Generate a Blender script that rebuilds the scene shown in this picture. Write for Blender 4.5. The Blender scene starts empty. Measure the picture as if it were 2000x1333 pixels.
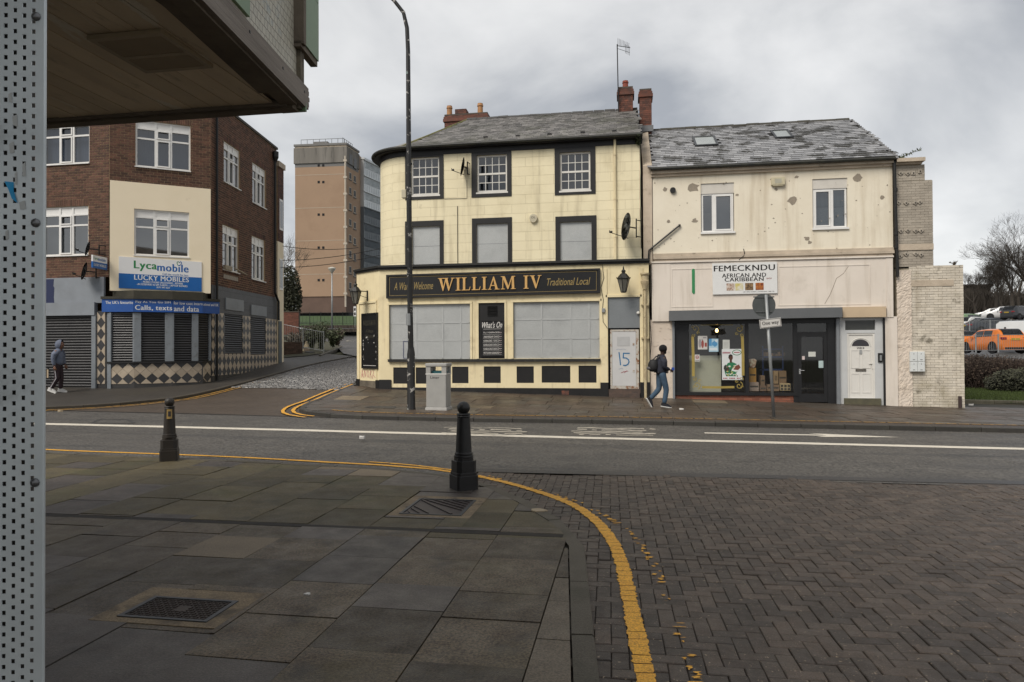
import bpy,bmesh,math,random
from mathutils import Vector,Matrix,Euler,noise
R_ = math.radians
random.seed(7)
SC = bpy.context.scene
COL = SC.collection

# ------------------------------------------------------------------ camera
F_PX,CX,CY = 1333.3,1000.0,666.5
CAM_YAW,CAM_PITCH,CAM_ROLL = R_(9.5),math.atan(15.5 / 1333.3),-0.005
CAM_POS = Vector((0,0,1.65))
cam_data = bpy.data.cameras.new('camera')
cam_data.lens,cam_data.sensor_width = 24.0,36.0
cam_data.clip_start,cam_data.clip_end = 0.05,6000
cam = bpy.data.objects.new('camera',cam_data)
COL.objects.link(cam)
CAM_R = Matrix.Rotation(CAM_YAW,3,'Z') @ Matrix.Rotation(math.pi / 2 + CAM_PITCH,3,'X') @ Matrix.Rotation(CAM_ROLL,3,'Z')
cam.matrix_world = Matrix.Translation(CAM_POS) @ CAM_R.to_4x4()
SC.camera = cam

# ------------------------------------------------------------------ overcast sky and soft sun
SUN_EL,SUN_AZ = R_(48),R_(-148)       # azimuth measured from +Y towards +X
world = bpy.data.worlds.new('World')
SC.world = world
world.use_nodes = True
wn,wl = world.node_tree.nodes,world.node_tree.links
wn.clear()
w_out = wn.new('ShaderNodeOutputWorld')
w_bg = wn.new('ShaderNodeBackground')
w_bg.inputs['Strength'].default_value = 0.1
w_sky = wn.new('ShaderNodeTexSky')
w_sky.sky_type = 'NISHITA'
w_sky.sun_disc = False
w_sky.sun_elevation,w_sky.sun_rotation = SUN_EL,SUN_AZ
w_tc = wn.new('ShaderNodeTexCoord')
w_map = wn.new('ShaderNodeMapping')
w_map.inputs['Scale'].default_value = (1.0,1.0,2.2)
w_map.inputs['Location'].default_value = (-3.034,7.029,3.902)
w_n1 = wn.new('ShaderNodeTexNoise')
w_n1.inputs['Scale'].default_value = 1.9
w_n1.inputs['Detail'].default_value = 7
w_n1.inputs['Roughness'].default_value = 0.5
w_n1.inputs['Distortion'].default_value = 0.35
w_r = wn.new('ShaderNodeValToRGB')
w_r.color_ramp.elements[0].position,w_r.color_ramp.elements[0].color = 0.40,(1.75,1.82,1.93,1)
w_r.color_ramp.elements[1].position,w_r.color_ramp.elements[1].color = 0.66,(4.2,4.17,4.1,1)
e_ = w_r.color_ramp.elements.new(0.53); e_.color = (3.15,3.16,3.16,1)
w_mix = wn.new('ShaderNodeMix'); w_mix.data_type = 'RGBA'
w_mix.inputs['Factor'].default_value = 0.94
wl.new(w_tc.outputs['Generated'],w_map.inputs['Vector'])
wl.new(w_map.outputs['Vector'],w_n1.inputs['Vector'])
wl.new(w_n1.outputs['Fac'],w_r.inputs['Fac'])
wl.new(w_sky.outputs['Color'],w_mix.inputs['A'])
wl.new(w_r.outputs['Color'],w_mix.inputs['B'])
wl.new(w_mix.outputs['Result'],w_bg.inputs['Color'])
wl.new(w_bg.outputs['Background'],w_out.inputs['Surface'])
sun_data = bpy.data.lights.new('sun','SUN')
sun_data.energy,sun_data.angle,sun_data.color = 1.5,R_(30),(1.0,0.94,0.85)
sun = bpy.data.objects.new('sun',sun_data)
COL.objects.link(sun)
_sd = Vector((math.sin(SUN_AZ) * math.cos(SUN_EL),math.cos(SUN_AZ) * math.cos(SUN_EL),math.sin(SUN_EL)))
sun.rotation_euler = _sd.to_track_quat('Z','Y').to_euler()
sun.location = _sd * 60
SC.view_settings.view_transform = 'Standard'
SC.view_settings.look = 'None'
SC.view_settings.exposure = 1.2
SC.view_settings.gamma = 1.0
SC.view_settings.use_curve_mapping = False

# ------------------------------------------------------------------ helpers
def tag(o,label=None,cat=None,group=None,kind=None):
 if label: o['label'] = label
 if cat: o['category'] = cat
 if group: o['group'] = group
 if kind: o['kind'] = kind
 return o

def thing(name,label,cat,loc=(0,0,0),rotz=0,group=None):
 o = bpy.data.objects.new(name,None)
 o.empty_display_size = 0.3
 COL.objects.link(o)
 o.location = loc
 o.rotation_euler = (0,0,rotz)
 return tag(o,label,cat,group)

def world_loc(o):
 v = Vector((0,0,0))
 while o is not None:
  v += Vector(o.location)
  o = o.parent
 return v

def link(name,data,parent=None,loc=None,rot=None):
 o = bpy.data.objects.new(name,data)
 COL.objects.link(o)
 if parent is not None: o.parent = parent
 if loc is not None: o.location = loc
 if rot is not None: o.rotation_euler = rot
 return o

class MB:
 """collects geometry; M places what is added; build() makes one mesh object"""
 def __init__(s,M=None):
  s.v,s.f,s.m,s.M = [],[],[],M
 def add(s,vs,fs,m=0):
  b = len(s.v)
  if s.M is not None:
   vs = [s.M @ Vector(p) for p in vs]
  s.v.extend([tuple(p) for p in vs])
  for f in fs:
   s.f.append(tuple(b + i for i in f)); s.m.append(m)
  return s
 def box(s,x0,x1,y0,y1,z0,z1,m=0,open_back=False):
  vs = [(x0,y0,z0),(x1,y0,z0),(x1,y1,z0),(x0,y1,z0),(x0,y0,z1),(x1,y0,z1),(x1,y1,z1),(x0,y1,z1)]
  fs = [(0,3,2,1),(4,5,6,7),(0,1,5,4),(1,2,6,5),(3,0,4,7)]
  if not open_back: fs.append((2,3,7,6))
  return s.add(vs,fs,m)
 def cbox(s,x0,x1,y0,y1,z0,z1,c=0.01,m=0):
  """box with its front (y0) edges chamfered"""
  vs = [(x0,y1,z0),(x1,y1,z0),(x1,y1,z1),(x0,y1,z1),(x0,y0 + c,z0),(x1,y0 + c,z0),(x1,y0 + c,z1),(x0,y0 + c,z1),
              (x0 + c,y0,z0 + c),(x1 - c,y0,z0 + c),(x1 - c,y0,z1 - c),(x0 + c,y0,z1 - c)]
  fs = [(8,9,10,11),(4,5,9,8),(5,6,10,9),(6,7,11,10),(7,4,8,11),(0,1,5,4),(1,2,6,5),(2,3,7,6),(3,0,4,7),(3,2,1,0)]
  return s.add(vs,fs,m)
 def prism(s,poly,y0,y1,m=0):
  """polygon in x,z pushed along y"""
  n = len(poly)
  a = sum(poly[i][0] * poly[(i + 1) % n][1] - poly[(i + 1) % n][0] * poly[i][1] for i in range(n))
  if a < 0: poly = poly[::-1]
  vs = [(p[0],y0,p[1]) for p in poly] + [(p[0],y1,p[1]) for p in poly]
  fs = [tuple(range(n)),tuple(range(2 * n - 1,n - 1,-1))]
  for i in range(n):
   j = (i + 1) % n
   fs.append((i,n + i,n + j,j))
  return s.add(vs,fs,m)
 def slab(s,poly,zt,zb,m=0):
  """polygon in x,y; zt, zb are functions or numbers"""
  n = len(poly)
  a = sum(poly[i][0] * poly[(i + 1) % n][1] - poly[(i + 1) % n][0] * poly[i][1] for i in range(n))
  if a < 0: poly = poly[::-1]
  T = zt if callable(zt) else (lambda x,y: zt)
  B = zb if callable(zb) else (lambda x,y: zb)
  vs = [(p[0],p[1],T(p[0],p[1])) for p in poly] + [(p[0],p[1],B(p[0],p[1])) for p in poly]
  fs = [tuple(range(n))]
  for i in range(n):
   j = (i + 1) % n
   fs.append((i,n + i,n + j,j))
  return s.add(vs,fs,m)
 def tube(s,pts,r,n=8,m=0,cap=True):
  pts = [Vector(p) for p in pts]
  rs = r if isinstance(r,(list,tuple)) else [r] * len(pts)
  vs,fs = [],[]
  up = None
  for i,p in enumerate(pts):
   d = (pts[min(i + 1,len(pts) - 1)] - pts[max(i - 1,0)])
   if d.length < 1e-9: d = Vector((0,0,1))
   d.normalize()
   if up is None:
    up = Vector((0,0,1)) if abs(d.z) < 0.9 else Vector((1,0,0))
   a = d.cross(up); a.normalize()
   b = a.cross(d); b.normalize(); up = b
   for k in range(n):
    t = 2 * math.pi * k / n
    vs.append(p + (a * math.cos(t) + b * math.sin(t)) * rs[i])
  for i in range(len(pts) - 1):
   for k in range(n):
    k2 = (k + 1) % n
    fs.append((i * n + k,i * n + k2,(i + 1) * n + k2,(i + 1) * n + k))
  if cap:
   fs.append(tuple(range(n - 1,-1,-1)))
   fs.append(tuple(range((len(pts) - 1) * n,len(pts) * n)))
  return s.add(vs,fs,m)
 def lathe(s,prof,n=16,c=(0,0,0),m=0):
  vs,fs = [],[]
  for r,z in prof:
   for k in range(n):
    t = 2 * math.pi * k / n
    vs.append((c[0] + r * math.cos(t),c[1] + r * math.sin(t),c[2] + z))
  for i in range(len(prof) - 1):
   for k in range(n):
    k2 = (k + 1) % n
    fs.append((i * n + k,i * n + k2,(i + 1) * n + k2,(i + 1) * n + k))
  fs.append(tuple(range(n - 1,-1,-1)))
  fs.append(tuple(range((len(prof) - 1) * n,len(prof) * n)))
  return s.add(vs,fs,m)
 def mesh(s,name,mats,off=None,smooth=False,bevel=0,autosmooth=None):
  me = bpy.data.meshes.new(name)
  vs = s.v if off is None else [(p[0] - off.x,p[1] - off.y,p[2] - off.z) for p in s.v]
  me.from_pydata(vs,[],s.f)
  for mt in (mats if isinstance(mats,(list,tuple)) else [mats]):
   me.materials.append(mt)
  if len(me.materials) > 1:
   me.polygons.foreach_set('material_index',s.m)
  if bevel:
   bm = bmesh.new(); bm.from_mesh(me)
   bmesh.ops.remove_doubles(bm,verts=bm.verts,dist=1e-5)
   bmesh.ops.bevel(bm,geom=[e for e in bm.edges if len(e.link_faces) == 2 and e.calc_face_angle(0) > 0.5],offset=bevel,segments=2,affect='EDGES',profile=0.6)
   bm.to_mesh(me); bm.free()
  if smooth:
   me.polygons.foreach_set('use_smooth',[True] * len(me.polygons))
   if autosmooth is not None:
    me.set_sharp_from_angle(angle=R_(autosmooth))
  me.update()
  return me
 def build(s,name,mats,parent=None,local=False,smooth=False,bevel=0,autosmooth=None):
  off = None
  if parent is not None and not local:
   off = world_loc(parent)
  return link(name,s.mesh(name,mats,off,smooth,bevel,autosmooth),parent)

def copy_tree(o,parent=None):
 c = o.copy(); COL.objects.link(c)
 if parent is not None: c.parent = parent
 for ch in list(o.children): copy_tree(ch,c)
 return c

# ---- pixel of the photograph -> point on a surface of the place
def ray(px,py):
 return CAM_R @ Vector(((px - CX) / F_PX,-(py - CY) / F_PX,-1.0))
def on_plane(px,py,P,n):
 d = ray(px,py)
 return CAM_POS + d * (n.dot(Vector(P) - CAM_POS) / n.dot(d))
def at_y(px,py,Y):
 return on_plane(px,py,(0,Y,0),Vector((0,1,0)))
def at_depth(px,py,D):
 return CAM_POS + ray(px,py) * D

class Frame:
 """a facade: origin P, direction ang; local x along it, y into the building, z up"""
 def __init__(s,P,ang=0.0):
  s.P,s.ang = Vector(P),ang
  s.M = Matrix.Translation(s.P) @ Matrix.Rotation(ang,4,'Z')
  s.Mi = s.M.inverted()
  s.n = Vector((-math.sin(ang),math.cos(ang),0))
 def at(s,px,py,d=0.0):
  p = s.Mi @ on_plane(px,py,s.P + s.n * d,s.n)
  return p.x,p.z
 def rect(s,x0,y0,x1,y1,d=0.0):
  """pixel box -> u0,u1,z0,z1"""
  a,b = s.at(x0,(y0 + y1) / 2,d),s.at(x1,(y0 + y1) / 2,d)
  t,c = s.at((x0 + x1) / 2,y0,d),s.at((x0 + x1) / 2,y1,d)
  return a[0],b[0],c[1],t[1]

def wall_cells(u0,u1,z0,z1,holes):
 us = sorted({u0,u1,*[min(max(h[0],u0),u1) for h in holes],*[min(max(h[1],u0),u1) for h in holes]})
 zs = sorted({z0,z1,*[min(max(h[2],z0),z1) for h in holes],*[min(max(h[3],z0),z1) for h in holes]})
 for a,b in zip(us,us[1:]):
  for c,d in zip(zs,zs[1:]):
   if b - a < 1e-6 or d - c < 1e-6: continue
   mu,mz = (a + b) / 2,(c + d) / 2
   if any(h[0] < mu < h[1] and h[2] < mz < h[3] for h in holes): continue
   yield a,b,c,d
def wall(mb,u0,u1,z0,z1,holes=(),y=0.0,reveal=0.15,m=0,rm=None):
 """wall sheet facing -y with openings and their reveals"""
 for a,b,c,d in wall_cells(u0,u1,z0,z1,holes):
  mb.add([(a,y,c),(b,y,c),(b,y,d),(a,y,d)],[(0,1,2,3)],m)
 k = m if rm is None else rm
 for a,b,c,d in holes:
  mb.add([(a,y,c),(b,y,c),(b,y,d),(a,y,d),(a,y + reveal,c),(b,y + reveal,c),(b,y + reveal,d),(a,y + reveal,d)],
               [(0,4,5,1),(1,5,6,2),(2,6,7,3),(3,7,4,0)],k)

# ------------------------------------------------------------------ materials
MATS = {}
def mat(name,c,c2=None,scale=3.0,rough=0.75,bump=0.0,bscale=60.0,island=0.0,metal=0.0,spec=0.4,dirt=None,fine=0.0,fa=.45,rvar=0.0,
  stretch=None,brick=None,emit=None,alpha=None,coat=0.0,detail=5):
 """procedural surface: colour noise c..c2, per-piece variation, dirt=(colour, scale, lo, hi, amount), bump"""
 if name in MATS: return MATS[name]
 M = bpy.data.materials.new(name); M.use_nodes = True
 N,L = M.node_tree.nodes,M.node_tree.links
 P = N['Principled BSDF']
 P.inputs['Roughness'].default_value = rough
 P.inputs['Metallic'].default_value = metal
 P.inputs['Specular IOR Level'].default_value = spec
 if coat: P.inputs['Coat Weight'].default_value = coat; P.inputs['Coat Roughness'].default_value = 0.08
 geo = N.new('ShaderNodeNewGeometry')
 pos = geo.outputs['Position']
 if stretch:
  mp = N.new('ShaderNodeMapping'); mp.inputs['Scale'].default_value = stretch
  L.new(pos,mp.inputs['Vector']); pos = mp.outputs['Vector']
 def nz(sc,det=detail,rg=0.6,src=None):
  n = N.new('ShaderNodeTexNoise'); n.inputs['Scale'].default_value = sc
  n.inputs['Detail'].default_value = det; n.inputs['Roughness'].default_value = rg
  L.new(src or pos,n.inputs['Vector']); return n
 def mix(fac,a,b,mode='MIX'):
  x = N.new('ShaderNodeMix'); x.data_type = 'RGBA'; x.blend_type = mode
  for k,s in (('Factor',fac),('A',a),('B',b)):
   if hasattr(s,'node'): L.new(s,x.inputs[k])
   elif k == 'Factor': x.inputs[k].default_value = s
   else: x.inputs[k].default_value = (*s,1)
  return x.outputs['Result']
 def ramp(src,lo,hi):
  r = N.new('ShaderNodeMapRange'); r.inputs['From Min'].default_value = lo; r.inputs['From Max'].default_value = hi
  L.new(src,r.inputs['Value']); return r.outputs['Result']
 c2 = c2 or tuple(x * 0.8 for x in c)
 n1 = nz(scale)
 col = mix(ramp(n1.outputs['Fac'],0.3,0.7),c,c2)
 bh = None
 if brick:   # (width, height, mortar, colour2, mortar colour)
  mpb = N.new('ShaderNodeMapping')
  mpb.vector_type = 'TEXTURE'; br = brick.get('rot',(0,0,0)); mpb.inputs['Rotation'].default_value = (-br[0],0,br[2])
  tcb = N.new('ShaderNodeTexCoord')
  L.new(geo.outputs['Position'] if not brick.get('obj') else tcb.outputs['Object'],mpb.inputs['Vector'])
  b = N.new('ShaderNodeTexBrick')
  b.inputs['Scale'].default_value = 1.0
  b.inputs['Brick Width'].default_value = brick['w']; b.inputs['Row Height'].default_value = brick['h']
  b.inputs['Mortar Size'].default_value = brick['m']; b.inputs['Mortar Smooth'].default_value = 0.2
  b.inputs['Color1'].default_value = (1,1,1,1); b.inputs['Color2'].default_value = (brick.get('v',0.8),) * 3 + (1,)
  mc = brick['c']
  b.inputs['Mortar'].default_value = (1,1,1,1)
  L.new(mpb.outputs['Vector'],b.inputs['Vector'])
  col = mix(1.0,col,b.outputs['Color'],'MULTIPLY')
  mf = N.new('ShaderNodeMath'); mf.operation = 'MULTIPLY'; mf.inputs[1].default_value = brick.get('a',1.0)
  L.new(b.outputs['Fac'],mf.inputs[0])
  col = mix(mf.outputs[0],col,mc)
  bh = b.outputs['Fac']
 if island:
  oi = N.new('ShaderNodeObjectInfo')
  ad = N.new('ShaderNodeMath'); ad.operation = 'ADD'
  L.new(geo.outputs['Random Per Island'],ad.inputs[0]); L.new(oi.outputs['Random'],ad.inputs[1])
  fr = N.new('ShaderNodeMath'); fr.operation = 'FRACT'; L.new(ad.outputs[0],fr.inputs[0])
  r = N.new('ShaderNodeMapRange'); r.inputs['To Min'].default_value = 1 - island; r.inputs['To Max'].default_value = 1 + island
  L.new(fr.outputs[0],r.inputs['Value'])
  cb = N.new('ShaderNodeCombineColor')
  for k in range(3): L.new(r.outputs['Result'],cb.inputs[k])
  col = mix(1.0,col,cb.outputs[0],'MULTIPLY')
 if fine:
  nf = nz(fine if fine > 1 else 220,2,0.7)
  f2 = N.new('ShaderNodeMapRange'); f2.inputs['From Min'].default_value = 0.3; f2.inputs['From Max'].default_value = 0.7
  f2.inputs['To Min'].default_value = 1 - fa; f2.inputs['To Max'].default_value = 1 + fa
  L.new(nf.outputs['Fac'],f2.inputs['Value'])
  cb = N.new('ShaderNodeCombineColor')
  for k in range(3): L.new(f2.outputs['Result'],cb.inputs[k])
  col = mix(1.0,col,cb.outputs[0],'MULTIPLY')
 for dd in ([dirt] if isinstance(dirt,tuple) else (dirt or [])):
  sv = None
  if len(dd) > 5:
   ms = N.new('ShaderNodeMapping'); ms.inputs['Scale'].default_value = dd[5]; L.new(geo.outputs['Position'],ms.inputs['Vector']); sv = ms.outputs['Vector']
  nd = nz(dd[1],6,0.65,sv)
  k = ramp(nd.outputs['Fac'],dd[2],dd[3])
  mm = N.new('ShaderNodeMath'); mm.operation = 'MULTIPLY'; mm.inputs[1].default_value = dd[4]; mm.use_clamp = True
  L.new(k,mm.inputs[0])
  col = mix(mm.outputs[0],col,dd[0])
 L.new(col,P.inputs['Base Color'])
 if rvar:
  nr = nz(scale * 1.7)
  rr = N.new('ShaderNodeMapRange'); rr.inputs['From Min'].default_value = 0.3; rr.inputs['From Max'].default_value = 0.7
  rr.inputs['To Min'].default_value = max(0.05,rough - rvar); rr.inputs['To Max'].default_value = min(1,rough + rvar)
  L.new(nr.outputs['Fac'],rr.inputs['Value']); L.new(rr.outputs['Result'],P.inputs['Roughness'])
 if bump or bh:
  bp = N.new('ShaderNodeBump')
  nb = nz(bscale,4,0.65)
  h = nb.outputs['Fac']
  if bh:
   sb = N.new('ShaderNodeMath'); sb.operation = 'MULTIPLY_ADD'; sb.inputs[1].default_value = -brick.get('d',1.5)
   L.new(bh,sb.inputs[0]); L.new(h,sb.inputs[2]); h = sb.outputs[0]
  bp.inputs['Strength'].default_value = 1.0
  bp.inputs['Distance'].default_value = (bump or 0.004)
  L.new(h,bp.inputs['Height']); L.new(bp.outputs['Normal'],P.inputs['Normal'])
 if emit:
  P.inputs['Emission Color'].default_value = (*emit[0],1); P.inputs['Emission Strength'].default_value = emit[1]
 MATS[name] = M
 return M

def glass(name,tint=(0.8,0.85,0.88),alpha=0.25,rough=0.03):
 """window pane: mirror-like reflection over a partly transparent tint"""
 if name in MATS: return MATS[name]
 M = bpy.data.materials.new(name); M.use_nodes = True
 N,L = M.node_tree.nodes,M.node_tree.links
 N.clear()
 o = N.new('ShaderNodeOutputMaterial'); t = N.new('ShaderNodeBsdfTransparent'); g = N.new('ShaderNodeBsdfGlossy')
 t.inputs['Color'].default_value = (*tint,1); g.inputs['Roughness'].default_value = rough
 fr = N.new('ShaderNodeFresnel'); fr.inputs['IOR'].default_value = 1.5
 gb_ = N.new('ShaderNodeNewGeometry'); io = N.new('ShaderNodeMath'); io.operation = 'MULTIPLY_ADD'; io.inputs[1].default_value = -.8333; io.inputs[2].default_value = 1.5
 L.new(gb_.outputs['Backfacing'],io.inputs[0]); L.new(io.outputs[0],fr.inputs['IOR'])      # a thin pane reflects alike from both sides
 ad = N.new('ShaderNodeMath'); ad.operation = 'ADD'; ad.inputs[1].default_value = alpha; ad.use_clamp = True
 L.new(fr.outputs[0],ad.inputs[0])
 mx = N.new('ShaderNodeMixShader'); L.new(ad.outputs[0],mx.inputs[0]); L.new(t.outputs[0],mx.inputs[1]); L.new(g.outputs[0],mx.inputs[2])
 L.new(mx.outputs[0],o.inputs['Surface'])
 MATS[name] = M
 return M

def plain(name,c,rough=0.6,**k):
 return mat(name,c,tuple(x * 0.85 for x in c),rough=rough,**k)

# ---- lettering
_fc = {}
def text_mesh(s,bold=0.0,shear=0.0,space=1.0):
 key = (s,space,shear)
 if key in _fc: return _fc[key]
 cu = bpy.data.curves.new('lettering','FONT')
 cu.body = s; cu.size = 1.0; cu.offset = bold; cu.space_character = space; cu.shear = shear; cu.resolution_u = 3
 cu.fill_mode = 'FRONT'
 o = bpy.data.objects.new('lettering',cu); COL.objects.link(o)
 dg = bpy.context.evaluated_depsgraph_get(); dg.update()
 me = bpy.data.meshes.new_from_object(o.evaluated_get(dg))
 vs = [tuple(v.co) for v in me.vertices]; fs = [tuple(p.vertices) for p in me.polygons]
 bpy.data.objects.remove(o); bpy.data.curves.remove(cu); bpy.data.meshes.remove(me)
 _fc[key] = (vs,fs)
 return vs,fs
def lettering(mb,s,u0,u1,z0,z1,y,bold=0.0,shear=0.0,m=0,keep=False,warp=None):
 """fit the words into the box u0..u1, z0..z1 on the plane y (facing -y)"""
 vs,fs = text_mesh(s,0.0,shear,1 + bold * 3)
 if not vs: return
 xs = [v[0] for v in vs]; ys = [v[1] for v in vs]
 a,b,c,d = min(xs),max(xs),min(ys),max(ys)
 su,sz = (u1 - u0) / (b - a),(z1 - z0) / (d - c)
 if keep:
  su = sz = min(su,sz)
 ou,oz = (u0 + u1) / 2 - su * (a + b) / 2,(z0 + z1) / 2 - sz * (c + d) / 2
 for i,k in enumerate((0,) if bold < .004 else (-1,0,1)):      # heavier letters: the same face drawn three times side by side
  out = [(ou + su * (v[0] + k * bold),y - .0003 * i,oz + sz * v[1]) for v in vs]
  if warp: out = [warp(*p) for p in out]
  mb.add(out,fs,m)

# ================================================================== THE GROUND
def interp(x,pts):
 if x <= pts[0][0]: return pts[0][1]
 for (a,b),(c,d) in zip(pts,pts[1:]):
  if x <= c: return b + (d - b) * (x - a) / (c - a)
 return pts[-1][1]
HILL_L = [(19.5,0),(22.7,.22),(28.8,.74),(34,1.1),(60,2.5),(115,4.7),(200,7),(3000,9)]
HILL_R = [(24,0),(33.3,.05),(36,1.25),(50,1.3),(66,2.6),(92,4.7),(135,8),(200,9),(3000,10)]
def T(x,y):
 """level of the land (top of the pavements)"""
 s = 0.0174 * min(max((y - 6) / 16,0),1)
 z = -min(max(x,-40),25) * s + 0.015 * min(max((y - 15) / 7,0),1)
 k = min(max((x + 8) / 17,0),1)
 return z + interp(y,HILL_L) * (1 - k) + interp(y,HILL_R) * k
def G(px,py,off=0.0):
 """pixel -> point on the land"""
 d = ray(px,py)
 oo = off if callable(off) else (lambda x,y: off)
 f = lambda t: (CAM_POS + d * t).z - T(*(CAM_POS + d * t).xy) - oo(*(CAM_POS + d * t).xy)
 a,t = 0.5,0.5
 while t < 400:
  b = t * 1.03
  if f(b) <= 0: break
  t = b
 lo,hi = t,t * 1.03
 for _ in range(24):
  m = (lo + hi) / 2
  if f(m) > 0: lo = m
  else: hi = m
 return CAM_POS + d * lo
def rd(k=0.0):
 """road level below the pavements: nearly flush on the near side, a full kerb on the far side"""
 return lambda x,y: k + interp(y,[(9.6,-.03),(12,-.06),(15.5,-.10)])
ROAD = rd()
def RD(x,y): return T(x,y) + ROAD(x,y)

M_tarmac = mat('tarmac',(0.061,0.056,0.050),(0.085,0.078,0.068),scale=1.2,rough=.6,bump=.014,bscale=30,fine=26,fa=.85,rvar=.1,spec=.45,
               dirt=[((.030,.030,.031),.35,.5,.75,.6),((.026,.026,.027),1.0,.52,.66,.55,(.06,1.3,1)),((.11,.105,.095),2.2,.66,.72,.35),((.022,.022,.023),1.2,.66,.68,.5)])
M_brown = mat('brown_tarmac',(0.050,0.037,0.027),(0.068,0.051,0.037),scale=.8,rough=.6,bump=.008,bscale=40,fine=40,rvar=.1)
M_darkpath = mat('dark_path',(0.028,0.024,0.020),(0.043,0.037,0.030),scale=.7,rough=.6,bump=.004,bscale=60,fine=90,dirt=((.05,.05,.025),.8,.58,.75,.5))
M_slab = mat('paving_slab',(0.077,0.059,0.037),(0.054,0.040,0.026),scale=2.5,rough=.55,bump=.003,bscale=90,island=.45,fine=60,fa=.75,rvar=.16,
             dirt=[((.060,.050,.022),1.1,.50,.68,.6),((.018,.016,.014),2.6,.54,.70,.7),((.16,.14,.10),26,.70,.73,.6)])
M_slab_blue = mat('paving_slab_grey',(0.064,0.054,0.046),(0.049,0.041,0.035),scale=2.5,rough=.5,bump=.002,bscale=80,island=.28,fine=90,rvar=.12,dirt=[((.022,.021,.021),2.2,.52,.7,.6),((.15,.14,.12),24,.71,.74,.6)])
M_slab_pale = mat('paving_slab_pale',(0.162,0.126,0.080),(0.125,0.096,0.063),scale=3,rough=.6,bump=.003,bscale=60,island=.15,fine=100)
M_slab_mid = mat('paving_slab_mid',(0.129,0.103,0.074),(0.097,0.079,0.056),scale=3,rough=.6,bump=.003,bscale=70,island=.12,fine=80,rvar=.1)
M_slab_moss = mat('mossy_slab',(0.085,0.067,0.033),(0.055,0.045,0.024),scale=2,rough=.65,bump=.003,bscale=80,island=.3,fine=60,fa=.5,rvar=.1,dirt=[((.085,.082,.022),.9,.54,.7,.7),((.028,.025,.018),1.8,.54,.68,.7),((.26,.23,.15),16,.68,.71,.6)])
PALE = []
M_joint = mat('slab_bed',(.018,.017,.014),(.028,.027,.02),scale=5,rough=.85,bump=.004,bscale=40)
M_kerb = mat('kerb_stone',(0.077,0.066,0.049),(0.056,0.047,0.032),scale=4,rough=.65,bump=.003,bscale=60,island=.18,fine=120,dirt=((.03,.03,.016),2,.5,.7,.6))
M_block = mat('paving_block',(0.064,0.046,0.034),(0.048,0.037,0.028),scale=6,rough=.58,bump=.003,bscale=120,island=.36,fine=110,rvar=.12,spec=.45,
              dirt=[((.034,.028,.024),.8,.5,.72,.6),((.028,.022,.018),5,.56,.72,.6),((.36,.28,.19),50,.64,.66,.9)])
M_bed = mat('block_bed',(.026,.022,.018),(.036,.031,.026),scale=20,rough=.9)
M_sett = mat('granite_sett',(.040,.037,.035),(.055,.051,.047),scale=5,rough=.36,bump=.004,bscale=30,island=.25,rvar=.12,spec=.6)
M_white = mat('white_line',(.62,.57,.48),(.5,.46,.39),scale=4,rough=.6,bump=.001,bscale=80,dirt=((.12,.11,.1),9,.62,.72,.8))
M_white_worn = mat('worn_white_line',(.42,.38,.31),(.32,.29,.24),scale=8,rough=.7,dirt=((.08,.076,.07),9,.58,.66,.9))
M_yellow = mat('yellow_line',(0.666,0.341,0.031),(0.558,0.271,0.027),scale=7,rough=.6,bump=.002,bscale=60,fine=90,dirt=((.2,.12,.03),18,.6,.72,.7))
M_yellow_worn = mat('worn_yellow_line',(.42,.22,.03),(.30,.16,.03),scale=9,rough=.65,dirt=((.06,.045,.03),14,.5,.6,.95))
M_earth = mat('earth',(.035,.04,.018),(.05,.045,.025),scale=.5,rough=.9,bump=.02,bscale=6)

# ---- the land
def land():
 xs = [-900,-400,-200,-120,-80,-60,-45] + [-40 + 2 * i for i in range(36)] + [34,40,50,70,110,200,400,900]
 ys = [-60,-20,-5,0,3,6,9,12,15,18] + [19.5 + i for i in range(20)] + [40,44,46,50,55,60,70,85,100,115,130,160,200,300,600,1500,3000]
 mb = MB()
 vs = [(x,y,T(x,y) - .16 * min(1,max(0,(46 - y) / 4)) - .006) for y in ys for x in xs]
 n = len(xs)
 fs = [(j * n + i,j * n + i + 1,(j + 1) * n + i + 1,(j + 1) * n + i) for j in range(len(ys) - 1) for i in range(n - 1)]
 mb.add(vs,fs)
 tag(mb.build('ground',M_earth,smooth=True),kind='structure')
land()

def sheet(name,poly,off,m,kind='structure',nx=40,step=None,zf=T):
 """thin sheet over the land: polygon cut on a grid so that it follows the slope"""
 bm = bmesh.new()
 vs = [bm.verts.new((p[0],p[1],0)) for p in poly]
 bm.faces.new(vs)
 x0,x1 = min(p[0] for p in poly),max(p[0] for p in poly)
 y0,y1 = min(p[1] for p in poly),max(p[1] for p in poly)
 st = step or 2.0
 for ax,a,b in ((0,x0,x1),(1,y0,y1)):
  k = math.floor(a / st) * st
  while k < b:
   if k > a:
    no = (1,0,0) if ax == 0 else (0,1,0)
    co = (k,0,0) if ax == 0 else (0,k,0)
    bmesh.ops.bisect_plane(bm,geom=bm.verts[:] + bm.edges[:] + bm.faces[:],plane_co=co,plane_no=no)
   k += st
 for v in bm.verts: v.co.z = zf(v.co.x,v.co.y) + (off(v.co.x,v.co.y) if callable(off) else off)
 bmesh.ops.recalc_face_normals(bm,faces=bm.faces)
 for f in bm.faces:
  if f.normal.z < 0: f.normal_flip()
 me = bpy.data.meshes.new(name); bm.to_mesh(me); bm.free()
 me.materials.append(m)
 o = link(name,me)
 if kind: tag(o,kind=kind)
 return o
xy = lambda v: (v[0],v[1])
def gl(pxs,off=0.0): return [xy(G(x,y,off)) for x,y in pxs]

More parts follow.
